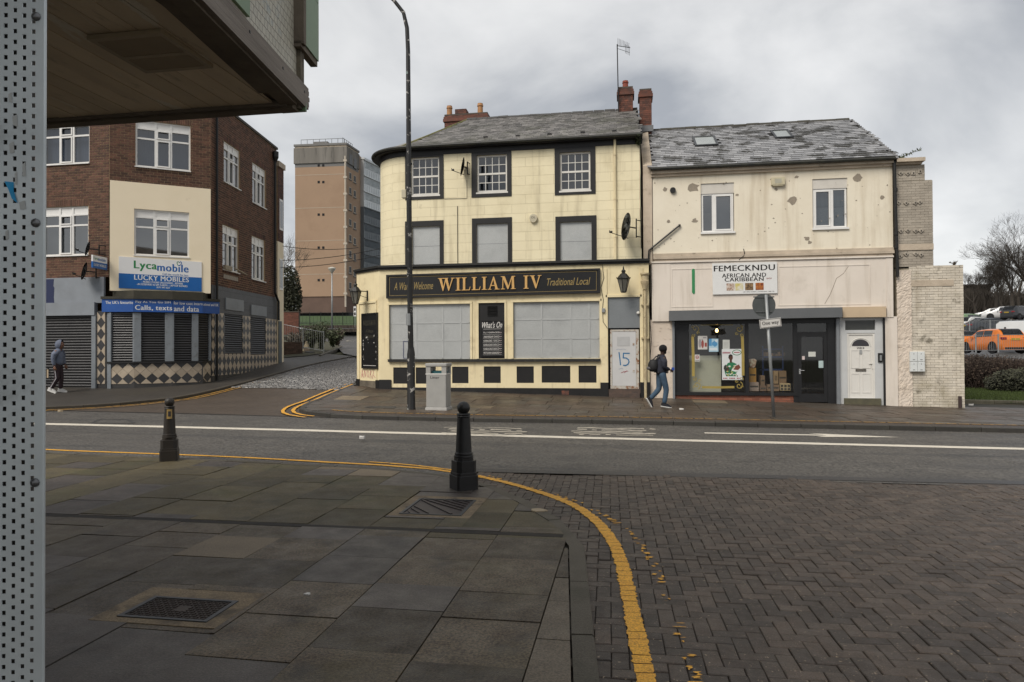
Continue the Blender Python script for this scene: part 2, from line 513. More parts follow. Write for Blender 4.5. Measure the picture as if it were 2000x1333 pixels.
# ---- main road
sheet('road',[(-70,8.3),(-2.05,8.3),(-2.05,9.15),(45,9.15),(45,19.6),(-70,19.6)],ROAD,M_tarmac)

def clip_poly(sub,rect):
 """clip polygon sub by the convex polygon rect (both counter-clockwise)"""
 out = list(sub)
 n = len(rect)
 for i in range(n):
  (ax,ay),(bx,by) = rect[i],rect[(i + 1) % n]
  inp,out = out,[]
  if not inp: return []
  sd = lambda p: (bx - ax) * (p[1] - ay) - (by - ay) * (p[0] - ax)
  for k in range(len(inp)):
   p,q = inp[k],inp[(k + 1) % len(inp)]
   sp,sq = sd(p),sd(q)
   if sp >= 0: out.append(p)
   if (sp >= 0) != (sq >= 0):
    t = sp / (sp - sq)
    out.append((p[0] + (q[0] - p[0]) * t,p[1] + (q[1] - p[1]) * t))
 return out
def area(p): return sum(p[i][0] * p[(i + 1) % len(p)][1] - p[(i + 1) % len(p)][0] * p[i][1] for i in range(len(p))) / 2
def inside(p,poly):
 c = False
 for (x1,y1),(x2,y2) in zip(poly,poly[1:] + poly[:1]):
  if (y1 > p[1]) != (y2 > p[1]) and p[0] < (x2 - x1) * (p[1] - y1) / (y2 - y1) + x1: c = not c
 return c
def offset_path(path,d):
 """shift an open path to its left by d"""
 out = []
 for i,p in enumerate(path):
  a,b = Vector(path[max(i - 1,0)]),Vector(path[min(i + 1,len(path) - 1)])
  t = (b - a).normalized()
  out.append((p[0] - t.y * d,p[1] + t.x * d))
 return out
def resample(path,step):
 out = [path[0]]; acc = 0.0
 for a,b in zip(path,path[1:]):
  a,b = Vector(a),Vector(b)
  L = (b - a).length
  while acc + L >= step:
   t = (step - acc)
   a = a + (b - a).normalized() * t
   out.append(tuple(a)); L -= t; acc = 0.0
  acc += L
 out.append(tuple(path[-1]))
 return out
def smooth_path(path,it=2):
 for _ in range(it):
  new = [path[0]]
  for a,b in zip(path,path[1:]):
   new.append((a[0] * .75 + b[0] * .25,a[1] * .75 + b[1] * .25))
   new.append((a[0] * .25 + b[0] * .75,a[1] * .25 + b[1] * .75))
  new.append(path[-1]); path = new
 return path

def kerb_stones(parent,path,w,length,rise=.0,m=None):
 """row of single kerb stones; the path is the road edge, stones lie on its left"""
 pts = resample(path,length)
 for a,b in zip(pts,pts[1:]):
  va,vb = Vector(a),Vector(b)
  if (vb - va).length < .08: continue
  t = (vb - va).normalized(); nrm = Vector((-t.y,t.x))
  g = t * .006
  p = [va + g,vb - g,vb - g + nrm * w,va + g + nrm * w]
  h = random.uniform(-.003,.004) + rise
  mb = MB()
  c = .012
  top = [p[0] + nrm * c,p[1] + nrm * c,p[2],p[3]]
  zt = lambda q: T(q.x,q.y) + h
  vs = [(q.x,q.y,zt(q)) for q in top] + [(q.x,q.y,zt(q) - c) for q in p[:2]] + [(q.x,q.y,zt(q) - .2) for q in p]
  mb.add(vs,[(0,1,2,3),(4,5,1,0),(6,7,5,4),(7,8,2,1,5),(9,6,4,0,3),(8,9,3,2)])
  mb.build('kerb_stone',m or M_kerb,parent)

def lay(parent,poly,r,w,mats):
   rect = [(r[0],r[2]),(r[1],r[2]),(r[1],r[3]),(r[0],r[3])]
   cx,cy = (r[0] + r[1]) / 2,(r[2] + r[3]) / 2
   c = clip_poly(poly,rect)
   cc = []
   for q in c:
    if not cc or math.hypot(q[0] - cc[-1][0],q[1] - cc[-1][1]) > .004: cc.append(q)
   if len(cc) > 2 and math.hypot(cc[0][0] - cc[-1][0],cc[0][1] - cc[-1][1]) < .004: cc.pop()
   if len(cc) < 3 or abs(area(cc)) < .02: return 0
   h = random.uniform(-.004,.004); tx,ty = random.uniform(-.006,.006),random.uniform(-.006,.006)
   mb = MB()
   mb.slab(cc,lambda x,y: T(x,y) + h + (x - cx) * tx + (y - cy) * ty,lambda x,y: T(x,y) - .05)
   m = mats[0] if w < .66 else mats[1] if w < .975 or parent is near else mats[2]
   if parent is near:
    if cx > -.54 and 0 < cy < 4.75: m = M_slab_mid
    elif cy > 6.1 and w < .8: m = M_slab_moss
    if any(r[0] < q[0] < r[1] and r[2] < q[1] < r[3] for q in PALE): m = mats[2]
   mb.build('slab',m,parent)
   return 1

def pave(parent,poly,strips,along,lens,mats,gap=.007,avoid=()):
 """lay single slabs in strips over the polygon. strips: list of edges across, along: 'y' or 'x'"""
 poly = poly if area(poly) > 0 else poly[::-1]
 x0,x1 = min(p[0] for p in poly),max(p[0] for p in poly)
 y0,y1 = min(p[1] for p in poly),max(p[1] for p in poly)
 n = 0
 for a,b in zip(strips,strips[1:]):
  s = (y0 if along == 'y' else x0) - random.uniform(0,.6)
  e = y1 if along == 'y' else x1
  while s < e:
   L = random.choice(lens)
   r = (a + gap / 2,b - gap / 2,s + gap / 2,s + L - gap / 2)
   s += L
   if along == 'x': r = (r[2],r[3],r[0],r[1])
   rects = [r]
   for q in avoid:
    if q[0] < r[1] and q[1] > r[0] and q[2] < r[3] and q[3] > r[2]:
     rects = [(r[0],min(r[1],q[0]),r[2],r[3]),(max(r[0],q[1]),r[1],r[2],r[3]),(max(r[0],q[0]),min(r[1],q[1]),r[2],min(r[3],q[2])),(max(r[0],q[0]),min(r[1],q[1]),max(r[2],q[3]),r[3])]
     rects = [z for z in rects if z[1] - z[0] > .02 and z[3] - z[2] > .02]
   w = random.random()
   for r in rects: n += lay(parent,poly,r,w,mats)
 return n

# ---- near pavement: kerb line round the corner, slabs in strips
NK = [(.42,-6),(.18,.4),(-.143,3.425),(-.37,5.9)] + gl([(1124,1032),(1072,999),(1000,961),(940,940)]) + gl([(870,925.5),(760,915),(640,908),(480,899.5),(331,893),(80,882.5)]) + [(-40,12.6)]
NK = NK[:3] + smooth_path(NK[3:-2],2) + NK[-2:]
near = thing('pavement',None,None,(0,0,0)); near['kind'] = 'structure'
NKi = offset_path(NK,.14)
near_poly = NKi + [(-40,-6)]
mbp = MB(); mbp.slab(near_poly,lambda x,y: T(x,y) - .03,lambda x,y: T(x,y) - .3)
mbp.build('slab_bed',M_joint,near)
kerb_stones(near,NK[1:-1],.13,.9)
COVER1 = (-3.27,-2.42,3.72,4.30)     # cover in its concrete surround
COVER2 = (-2.36,-1.52,6.50,7.42)
SLOT_Y = (5.985,6.085)
PALE += [xy(G(x,y)) for x,y in ((655,912),(722,926),(490,1050))]
edges = [-.52 - .62 * i for i in range(-2,19)]
edges = sorted(edges)
for band in ((-1.2,SLOT_Y[0] - .005),(SLOT_Y[1] + .005,11.5)):
 pl = clip_poly(near_poly if area(near_poly) > 0 else near_poly[::-1],[(-12,band[0]),(3,band[0]),(3,band[1]),(-12,band[1])])
 pave(near,pl,edges,'y',[.6,.6,.6,.75,.45],(M_slab,M_slab_blue,M_slab_pale),avoid=(COVER1,COVER2))
# concrete infill around the covers
M_conc = mat('concrete_surround',(0.210,0.157,0.093),(0.149,0.111,0.069),scale=6,rough=.75,bump=.005,bscale=50,fine=80,dirt=((.045,.035,.025),5,.5,.65,.8))
def ring(mb,o,i,z1,z0):
 (a,b,c,d),(e,f,g,h) = o,i
 for q in ((a,b,c,g),(a,b,h,d),(a,e,g,h),(f,b,g,h)):
  mb.slab([(q[0],q[2]),(q[1],q[2]),(q[1],q[3]),(q[0],q[3])],z1,z0)
def access_cover(name,label,box,frame_box,lid_m,chequer):
 c = ((frame_box[0] + frame_box[1]) / 2,(frame_box[2] + frame_box[3]) / 2)
 t = thing(name,label,'manhole cover',(c[0],c[1],T(*c)))
 tp = lambda k: (lambda x,y: T(x,y) + k)
 mb = MB(); ring(mb,box,frame_box,tp(.002),tp(-.06)); mb.build('concrete_surround',M_conc,t)
 e,f,g,h = frame_box
 mb = MB(); ring(mb,frame_box,(e + .03,f - .03,g + .025,h - .025),tp(.008),tp(-.05)); mb.build('frame',M_iron_blue,t)
 lid = (e + .034,f - .034,g + .03,h - .03)
 mb = MB(); mb.slab([(lid[0],lid[2]),(lid[1],lid[2]),(lid[1],lid[3]),(lid[0],lid[3])],tp(.001),tp(-.04)); L = mb.build('lid',lid_m,t)
 mb = MB()
 if chequer:
  nx,ny = 20,10
  for i in range(nx):
   for j in range(ny):
    if 8 < i < 12 and 3 < j < 7: continue
    x = lid[0] + (i + .5) * (lid[1] - lid[0]) / nx; y = lid[2] + (j + .5) * (lid[3] - lid[2]) / ny
    a = .011 if (i + j) % 2 else .005; b = .016 - a
    mb.slab([(x - a,y - b),(x + a,y - b),(x + a,y + b),(x - a,y + b)],tp(.006),tp(0))
  mb.build('chequer_stud',lid_m,L)
  L.children[0]['kind'] = 'stuff'
 else:
  def rib(p,q,w):
   p,q = Vector(p),Vector(q); n = (q - p).normalized(); n = Vector((-n.y,n.x)) * w
   mb.slab([xy(p - n),xy(q - n),xy(q + n),xy(p + n)],tp(.012),tp(0))
  rib((lid[0] + .02,lid[3] - .05),(lid[1] - .08,lid[2] + .03),.012)
  for k in range(5):
   rib((lid[1] - .1 - .11 * k,lid[3] - .02),(lid[1] - .02,lid[3] - .08 - .09 * k),.005)
  for k in range(3):
   rib((lid[0] + .06 + .1 * k,lid[2] + .02),(lid[0] + .02,lid[2] + .1 + .1 * k),.005)
  mb.build('rib',lid_m,L)
 return t
M_iron_blue = mat('cover_frame',(.07,.075,.08),(.05,.05,.052),scale=20,rough=.5,metal=.4)
M_iron_lid = mat('rusty_lid',(.032,.024,.02),(.045,.032,.026),scale=9,rough=.55,metal=.3,bump=.002)
M_iron_red = mat('worn_lid',(.045,.034,.032),(.06,.048,.045),scale=6,rough=.5,metal=.3,bump=.002)
access_cover('access_cover','chequered rusty metal cover in a pale concrete surround near the metal panel',COVER1,(-3.13,-2.52,3.79,4.14),M_iron_lid,True)
access_cover('access_cover','ribbed brown metal cover with a diagonal bar behind the black bollard by the corner',COVER2,(-2.26,-1.62,6.58,7.28),M_iron_red,False)
# slot drain across the pavement
sd = thing('drain_channel','narrow slotted drain channel running across the near slabs','drain',(-3,SLOT_Y[0],T(-3,6)))
M_drain = mat('drain_iron',(.022,.02,.018),(.035,.03,.026),scale=8,rough=.6,metal=.3)
for k in range(3):
 y = SLOT_Y[0] + .008 + k * .031
 mb = MB(); mb.slab([(-9,y),(-.56,y),(-.56,y + .02),(-9,y + .02)],lambda x,yy: T(x,yy) + .0,lambda x,yy: T(x,yy) - .03)
 mb.build('bar',M_drain,sd)

# ---- block paved side road: herringbone blocks one by one
blockroad = thing('block_paved_road',None,None,(0,0,0)); blockroad['kind'] = 'structure'
HB = lambda x: 9.22 + .03 * x
mb = MB(); bp = [(-2.6,-2),(9,-2),(9,HB(9)),(-2.6,HB(-2.6))]
sheet_o = sheet('block_bed',bp,-.065,M_bed,kind=None,step=1.0); sheet_o.parent = blockroad
def block_geo(cx,cy,lx,ly,z,mb,tilt=(0,0)):
 a,b,c = lx / 2,ly / 2,.005
 vs,fs = [],[]
 for (dx,dy,dz) in ((a,b,-.035),(a,b,-c),(a - c,b - c,0)):
  for sx,sy in ((-1,-1),(1,-1),(1,1),(-1,1)):
   vs.append((cx + sx * dx,cy + sy * dy,z + dz + tilt[0] * sx * dx + tilt[1] * sy * dy))
 for k in range(2):
  for i in range(4):
   j = (i + 1) % 4
   fs.append((4 * k + i,4 * k + j,4 * k + 4 + j,4 * k + 4 + i))
 fs.append((8,9,10,11))
 mb.add(vs,fs)
bh = MB(); block_geo(0,0,.1935,.095,0,bh); me_h = bh.mesh('paving_block',M_block)
bv = MB(); block_geo(0,0,.095,.1935,0,bv); me_v = bv.mesh('paving_block',M_block)
kerb_line = near_poly if area(near_poly) > 0 else near_poly[::-1]
blocks = []
ang = R_(1.4); ca,sa = math.cos(ang),math.sin(ang)
U = .0985
for i in range(-44,106):
 for j in range(-10,116):
  r = (i - j) % 4
  if r == 0: gx,gy,hv = i + 1,j + .5,0
  elif r == 3: gx,gy,hv = i + .5,j + 1,1
  else: continue
  gx *= U; gy *= U
  x,y = gx * ca - gy * sa,gx * sa + gy * ca
  if not (-2.0 < x < 8.6 and .6 < y < HB(x) - .02): continue
  if inside((x,y),kerb_line): continue
  blocks.append((x,y,hv))
def shows(b):
 d = CAM_R.transposed() @ (Vector((b[0],b[1],-.1)) - CAM_POS)
 px,py = CX + F_PX * d.x / -d.z,CY - F_PX * d.y / -d.z
 return d.z < 0 and 0 < px < 2010 and py < 1345,math.hypot(b[0],b[1])
vis = sorted([b for b in blocks if shows(b)[0]],key=lambda b: shows(b)[1])
single = set(vis[:300])
rest = MB()
for b in blocks:
 h = noise.noise(Vector((b[0] * .7,b[1] * .7,3))) * .022 + random.uniform(-.003,.003)
 tl = (random.uniform(-.02,.02),random.uniform(-.02,.02))
 z = T(b[0],b[1]) - .035 + h
 if b in single:
  link('paving_block',me_v if b[2] else me_h,blockroad,(b[0],b[1],z),(tl[1],-tl[0],ang + random.uniform(-.012,.012)))
 else:
  block_geo(b[0],b[1],.095 if b[2] else .1935,.1935 if b[2] else .095,z,rest,tl)
tag(rest.build('paving_block',M_block,blockroad),kind='stuff')
BLK = lambda x,y: T(x,y) - .035 + noise.noise(Vector((x * .7,y * .7,3))) * .022
# tar band where the blocks meet the road
sheet('tar_joint',[(-2.2,HB(-2.2) - .06),(9,HB(9) - .06),(9,HB(9) + .2),(-2.2,HB(-2.2) + .2)],rd(.005),mat('tar_joint',(.028,.027,.028),(.035,.034,.034),rough=.5,bump=.003,bscale=50))

# ---- yellow lines at the corner: worn patches of paint
def paint_path(name,path,w,m,zf,seg=.10,gap=.012,keep=1.0,jit=.012):
 pts = resample(path,seg)
 mb = MB()
 for a,b in zip(pts,pts[1:]):
  if random.random() > keep: continue
  va,vb = Vector(a),Vector(b)
  if (vb - va).length < .03: continue
  t = (vb - va).normalized(); n = Vector((-t.y,t.x))
  L = (vb - va).length
  ww = w if keep == 1.0 else w * random.choice((.15,.22,.3,.4,.8)) * random.uniform(.6,1.1)
  off = 0 if keep == 1.0 else random.uniform(-.5,.5) * (w - ww)
  poly = []
  K = 4
  g0,g1 = random.uniform(0,gap),random.uniform(0,gap)
  for k in range(K + 1):
   q = va + t * (g0 + (L - g0 - g1) * k / K) + n * (off - ww / 2 + random.uniform(-jit,jit)); poly.append(xy(q))
  for k in range(K,-1,-1):
   q = va + t * (g0 + (L - g0 - g1) * k / K) + n * (off + ww / 2 + random.uniform(-jit,jit)); poly.append(xy(q))
  mb.add([(p[0],p[1],zf(p[0],p[1])) for p in poly],[tuple(range(len(poly)))])
 return tag(mb.build(name,m),kind='structure')
yl = [xy(G(x,y,-.03)) for x,y in [(1285,1400),(1262,1333),(1236,1200),(1218,1110),(1200,1060),(1165,1015),(1120,985),(1060,962),(1000,945),(930,930.5)]]
paint_path('yellow_line',smooth_path(yl,2),.105,M_yellow,lambda x,y: BLK(x,y) + .0065,seg=.1035,gap=.006,jit=.010)
yl2 = [xy(G(x,y,-.03)) for x,y in [(1388,1400),(1360,1333),(1325,1230),(1290,1130),(1262,1070),(1215,1025),(1150,990),(1085,965),(1020,948),(950,930)]]
paint_path('worn_yellow_line',smooth_path(yl2,2),.10,M_yellow,lambda x,y: BLK(x,y) + .007,seg=.055,gap=.028,keep=.62,jit=.012)
yl3 = [xy(G(x,y,ROAD)) for x,y in [(925,929),(870,919),(780,911),(640,903.5),(480,894),(331,888),(80,879)]] + [(-30,12.2)]
paint_path('yellow_line',smooth_path(yl3,1),.085,M_yellow,lambda x,y: RD(x,y) + .005,seg=.8,gap=.01,jit=.006)
yl4 = [xy(G(x,y,ROAD)) for x,y in [(925,924),(800,908),(720,903)]]
paint_path('yellow_line',smooth_path(yl4,1),.06,M_yellow,lambda x,y: RD(x,y) + .006,seg=.5,gap=.01,jit=.008)

# ---- white markings
wl_ = [xy(G(x,y,ROAD)) for x,y in [(40,827.5),(331,834.5),(700,844),(1000,852),(1300,860),(1700,870),(2000,877.5)]]
wl_ = [(-60,wl_[0][1] + 1.5)] + wl_ + [(40,wl_[-1][1] - .3)]
paint_path('white_line',wl_,.30,M_white,lambda x,y: RD(x,y) + .005,seg=1.2,gap=.0,jit=.012)
def arrow():
 a,b,c = G(1376,846.5,ROAD),G(1612,851,ROAD),G(1760,855,ROAD)
 mb = MB(); h = lambda p: (p[0],p[1],RD(p[0],p[1]) + .006)
 w = .09
 P = [(a.x,a.y - w),(b.x,b.y - w),(b.x - .25,b.y - .34),(c.x,c.y),(b.x - .25,b.y + .34),(b.x,b.y + w),(a.x,a.y + w)]
 mb.add([h(p) for p in P],[(0,1,5,6),(1,2,3),(1,3,5),(3,4,5)])
 tag(mb.build('lane_arrow',M_white),kind='structure')
arrow()
def worn_word(x0,x1,y0,y1,rows,s):
 random.seed(s)
 mb = MB()
 for r in range(rows):
  yy = y0 + (y1 - y0) * (r + .5) / rows
  a,b = G(x0 + random.uniform(-8,14),yy,ROAD),G(x1 + random.uniform(-16,8),yy + 2.0,ROAD)
  n = 14
  w = .08 * random.uniform(.6,1.3)
  lo,hi = [],[]
  for k in range(n + 1):
   p = a.lerp(b,k / n); wv = math.sin(k * .8 + r) * .05
   lo.append((p.x,p.y + wv - w * random.uniform(.4,1))); hi.append((p.x,p.y + wv + w * random.uniform(.4,1)))
  for k in range(n):
   if random.random() < .12: continue
   q = [lo[k],lo[k + 1],hi[k + 1],hi[k]]
   mb.add([(p[0],p[1],RD(*p) + .006) for p in q],[(0,1,2,3)])
 tag(mb.build('worn_road_lettering',M_white_worn),kind='structure')
worn_word(870,1022,834,851,5,3)
worn_word(1122,1278,835,851,5,5)

# ---- the far pavement in front of the two houses
FK = gl([(712,742),(698,747),(665,760),(628,775),(600,786),(586,793),(583,799),(596,804),(640,808.5),(720,812),(890,816),(1170,820),(1500,827),(2000,837)],0.0)
FK = FK[:2] + smooth_path(FK[2:10],2) + FK[10:] + [(40,FK[-1][1] - .3)]
FK_r = FK                                     # road lies on the right of this path, paving on its left
farp = thing('pavement',None,None,(0,0,0)); farp['kind'] = 'structure'
kerb_stones(farp,FK_r,.15,.92,m=mat('dark_kerb',(.03,.027,.024),(.04,.037,.03),scale=4,rough=.6,bump=.003,island=.15,fine=90))
FKi = offset_path(FK_r,.15)
far_poly = FKi + [(40,24),(-8.0,25.5)]
mb = MB(); mb.slab(far_poly,lambda x,y: T(x,y) - .03,lambda x,y: T(x,y) - .3)
bmesh_far = mb
sheet('slab_bed',far_poly,-.03,M_joint,kind=None,step=2).parent = farp
band_in = offset_path(FK_r,.62)
iA = 24          # just past the nose of the kerb
band = FKi[iA:] + band_in[iA:][::-1]
M_edge = mat('edge_blocks',(.055,.040,.031),(.045,.034,.028),scale=3,rough=.6,island=.1,bump=.004,fine=90,
             brick=dict(w=.2,h=.1,m=.006,c=(.018,.015,.012),v=.75,d=1.0))
sheet('block_edging',band,-.003,M_edge,kind=None,step=1.5).parent = farp
paint_path('worn_yellow_line',offset_path(FK_r,.66)[iA:],.085,M_yellow_worn,lambda x,y: T(x,y) + .006,seg=.25,gap=.03,jit=.012)
slab_far = offset_path(FK_r,.72)
sf = FKi[:iA] + slab_far[iA:] + [(40,24),(-8.0,25.5)]
sf = clip_poly(sf if area(sf) > 0 else sf[::-1],[(-12,14),(15,14),(15,26),(-12,26)])
M_slab2 = mat('far_slab',(0.068,0.048,0.034),(0.050,0.037,0.026),scale=2.2,rough=.5,bump=.002,bscale=60,island=.22,fine=90,rvar=.12,dirt=((.03,.027,.016),1.2,.5,.7,.6))
M_slab3 = mat('far_slab_grey',(0.061,0.049,0.038),(0.053,0.044,0.034),scale=2.2,rough=.45,bump=.002,bscale=60,island=.2,fine=90,rvar=.1)
pave(farp,sf,[15.0 + .76 * i for i in range(11)],'x',[.6,.9,.9,1.0],(M_slab2,M_slab3,M_slab_pale),gap=.012)
# double yellow round the nose
for off,in ((.16,),(.42,)):
 p = offset_path(FK_r,-off)
 paint_path('yellow_line',p[1:iA + 3],.09,M_yellow,lambda x,y: RD(x,y) + .035,seg=.6,gap=.01,jit=.01)

# ---- left pavement, side street with setts
LKpx = [(60,796),(200,790),(300,781),(413,763),(470,748.5),(520,735),(600,712.5),(690,695.5)]
LK = gl(LKpx,0.0)
LK = [(-60,LK[0][1] + .3)] + smooth_path(LK,1)
leftp = thing('pavement',None,None,(0,0,0)); leftp['kind'] = 'structure'
kerb_stones(leftp,LK,.14,.95,m=mat('worn_kerb',(.06,.05,.036),(.045,.037,.027),scale=4,rough=.6,island=.15,bump=.003,fine=90))
LKi = offset_path(LK,.14)
left_poly = LKi + [(LKi[-1][0] - 3.5,LKi[-1][1] + 2.2),(-18,36),(-60,24)]
sheet('footway',left_poly,-.004,M_darkpath,kind=None,step=1.5).parent = leftp
for off in (.14,.36):
 p = offset_path(LK,-off)
 paint_path('worn_yellow_line',[q for q in p if q[0] < -13.3],.08,M_yellow_worn,lambda x,y: RD(x,y) + .03,seg=.4,gap=.02,jit=.012)
mouth = gl([(60,803),(142,803.5),(420,810),(700,818)],ROAD)
mouth_poly = mouth + [FK[9],FK[6],FK[3]] + gl([(655,762),(540,757),(430,757)],ROAD) + [xy(q) for q in gl([(300,786),(150,797)],ROAD)]
sheet('side_street_mouth',mouth_poly,rd(.005),M_brown,step=1.0)
sheet('tar_seam',offset_path(mouth,.03) + offset_path(mouth,-.03)[::-1],rd(.009),plain('tar_seam',(.014,.014,.014),.5),step=1.0)
setts = thing('sett_street',None,None,(0,0,0)); setts['kind'] = 'structure'
SO = -.07
sp = gl([(425,757),(470,749.5),(520,736),(600,713.5),(690,696.5)],SO)
sp = sp + [(sp[-1][0] + 4,sp[-1][1] + 1.5),(-8.8,30),(-9.3,24.5)] + gl([(702,741),(660,761.5),(540,757.5)],SO)
sett_poly = sp if area(sp) > 0 else sp[::-1]
sheet('sett_bed',sett_poly,SO - .012,plain('sett_bed',(.014,.013,.012),.6),kind=None,step=1.0).parent = setts
a0 = R_(98); du,dv = Vector((math.sin(a0),-math.cos(a0))),Vector((math.cos(a0),math.sin(a0)))
o0 = Vector((-12,22)); cand = []
for j in range(-20,95):
 s = -9.0 + random.uniform(0,.2)
 while s < 9:
  L = random.uniform(.15,.27)
  c = o0 + du * (s + L / 2) + dv * (j * .135)
  if inside((c.x,c.y),sett_poly): cand.append((c.x,c.y,L,j))
  s += L
random.shuffle(cand)
cand.sort(key=lambda c: c[1])
def sett_geo(mb,cx,cy,L,z,rot):
 a,b = L / 2 - .009,.056
 c = .016
 vs,fs = [],[]
 for (dx,dy,dz) in ((a,b,-.03),(a,b,-.008),(a - c,b - c,.012)):
  for sx,sy in ((-1,-1),(1,-1),(1,1),(-1,1)):
   p = du * (sx * dx) + dv * (sy * dy)
   x,y = cx + p.x,cy + p.y
   vs.append((x,y,z + (T(x,y) - T(cx,cy) if not rot else 0) + dz + random.uniform(-.003,.003)))
 for k in range(2):
  for i in range(4):
   j = (i + 1) % 4
   fs.append((4 * k + i,4 * k + j,4 * k + 4 + j,4 * k + 4 + i))
 fs.append((8,9,10,11))
 mb.add(vs,fs)
rest = MB()
for k,(x,y,L,j) in enumerate(cand):
 z = T(x,y) + SO + random.uniform(-.006,.006)
 if k < 300:
  m1 = MB(); sett_geo(m1,x,y,L,z,False); m1.build('sett',M_sett,setts)
 else: sett_geo(rest,x,y,L,z,False)
tag(rest.build('sett',M_sett,setts),kind='stuff')
# open tarmac up the hill
bk = gl([(690,690),(600,699),(553,709)],-.02)
M_far_tarmac = mat('far_tarmac',(.045,.044,.044),(.06,.058,.057),scale=.4,rough=.45,fine=60,rvar=.1,bump=.003)
sheet('back_road',[(-8.4,27.5),LK[-1],(LK[-1][0] - 1.2,LK[-1][1] + 1.5)] + gl([(660,680),(669,677)],0) + gl([(640,668),(600,660),(553,655)],0) + gl([(553,645),(700,641)],0) + [(-10,75)],.012,M_far_tarmac,step=2.0)

# covers let into the road and the far pavement
M_rcover = mat('road_cover',(.03,.03,.03),(.045,.044,.043),scale=6,rough=.5)
for px,lab,off in (((180,827,262,827.5,250,820,195,820),'dark rectangular cover in the road near the white line at left',ROAD),((714,796.5,768,798,772,795,722,794),'long dark cover in the pavement beside the lamp post',0.0)):
 q = [xy(G(px[i],px[i + 1],off)) for i in (0,2,4,6)]; c = (sum(a[0] for a in q) / 4,sum(a[1] for a in q) / 4)
 t = thing('road_cover',lab,'manhole cover',(c[0],c[1],T(*c)))
 zf = (lambda x,y: RD(x,y) + .004) if callable(off) else (lambda x,y: T(x,y) + .006)
 m_ = MB(); m_.add([(a[0],a[1],zf(*a)) for a in q],[(0,1,2,3)]); m_.build('lid',M_tarmac if callable(off) else M_rcover,t)
 m_ = MB()
 for a,b in zip(q,q[1:] + q[:1]):
  a,b = Vector(a),Vector(b); n_ = Vector((-(b - a).y,(b - a).x)).normalized() * .035; m_.add([(v.x,v.y,zf(v.x,v.y) + .003) for v in (a - n_,b - n_,b + n_,a + n_)],[(0,1,2,3)])
 m_.build('frame',M_rcover,t)

# ================================================================== shared building pieces
def spans(u0,u1,holes,z0,z1):
 """free intervals of a course between openings"""
 segs = [(u0,u1)]
 for h in holes:
  if h[2] < z1 - .004 and h[3] > z0 + .004:
   new = []
   for a,b in segs:
    if h[1] <= a or h[0] >= b: new.append((a,b)); continue
    if h[0] > a: new.append((a,h[0]))
    if h[1] < b: new.append((h[1],b))
   segs = new
 return segs
def brick_courses(parent,Fm,u0,u1,z0,z1,holes,m,bw=.225,bh=.075,j=.011,proud=.009,singles=0,soldier=(),jit=.0015,top=None,name='brick'):
 """real bricks, course by course; the first `singles` near the middle are objects, the rest one mesh"""
 rows = int(round((z1 - z0) / bh)); out = []
 for r in range(rows):
  za,zb = z0 + r * bh,z0 + (r + 1) * bh
  off = (bw / 2 if r % 2 else 0)
  ue = u1 if top is None else min(u1,top(za))
  for a,b in spans(u0,ue,list(holes) + list(soldier),za,zb):
   k = math.floor((a - off) / bw) * bw + off
   while k < b:
    p,q = max(a,k),min(b,k + bw)
    if q - p > .03: out.append((p,q,za,zb))
    k += bw
 for s in soldier:       # upright bricks over and under openings
  k = s[0]
  while k < s[1] - .02:
   out.append((k,min(k + .075,s[1]),s[2],s[3])); k += .075
 random.shuffle(out)
 if singles:
  full = [b for b in out if abs(b[1] - b[0] - bw) < .002 and abs(b[3] - b[2] - bh) < .002][:singles]
 else: full = []
 fs_ = set(full)
 mb = MB(Fm.M)
 for b in out:
  if b in fs_: continue
  y = -proud + random.uniform(-jit,jit)
  mb.add([(b[0] + j / 2,y,b[2] + j / 2),(b[1] - j / 2,y,b[2] + j / 2),(b[1] - j / 2,y,b[3] - j / 2),(b[0] + j / 2,y,b[3] - j / 2),
    (b[0] + j / 2,.004,b[2] + j / 2),(b[1] - j / 2,.004,b[2] + j / 2),(b[1] - j / 2,.004,b[3] - j / 2),(b[0] + j / 2,.004,b[3] - j / 2)],
               [(0,1,2,3),(0,4,5,1),(1,5,6,2),(2,6,7,3),(3,7,4,0)])
 if mb.v: tag(mb.build(name,m,parent),kind='stuff')
 if full:
  s = MB(); s.cbox(-bw / 2 + j / 2,bw / 2 - j / 2,-proud,.004,-bh / 2 + j / 2,bh / 2 - j / 2,.002)
  me = s.mesh(name,m); wl0 = world_loc(parent)
  for b in full:
   p = Fm.M @ Vector(((b[0] + b[1]) / 2,random.uniform(-jit,jit),(b[2] + b[3]) / 2)) - wl0
   link(name,me,parent,p,(0,0,Fm.ang))

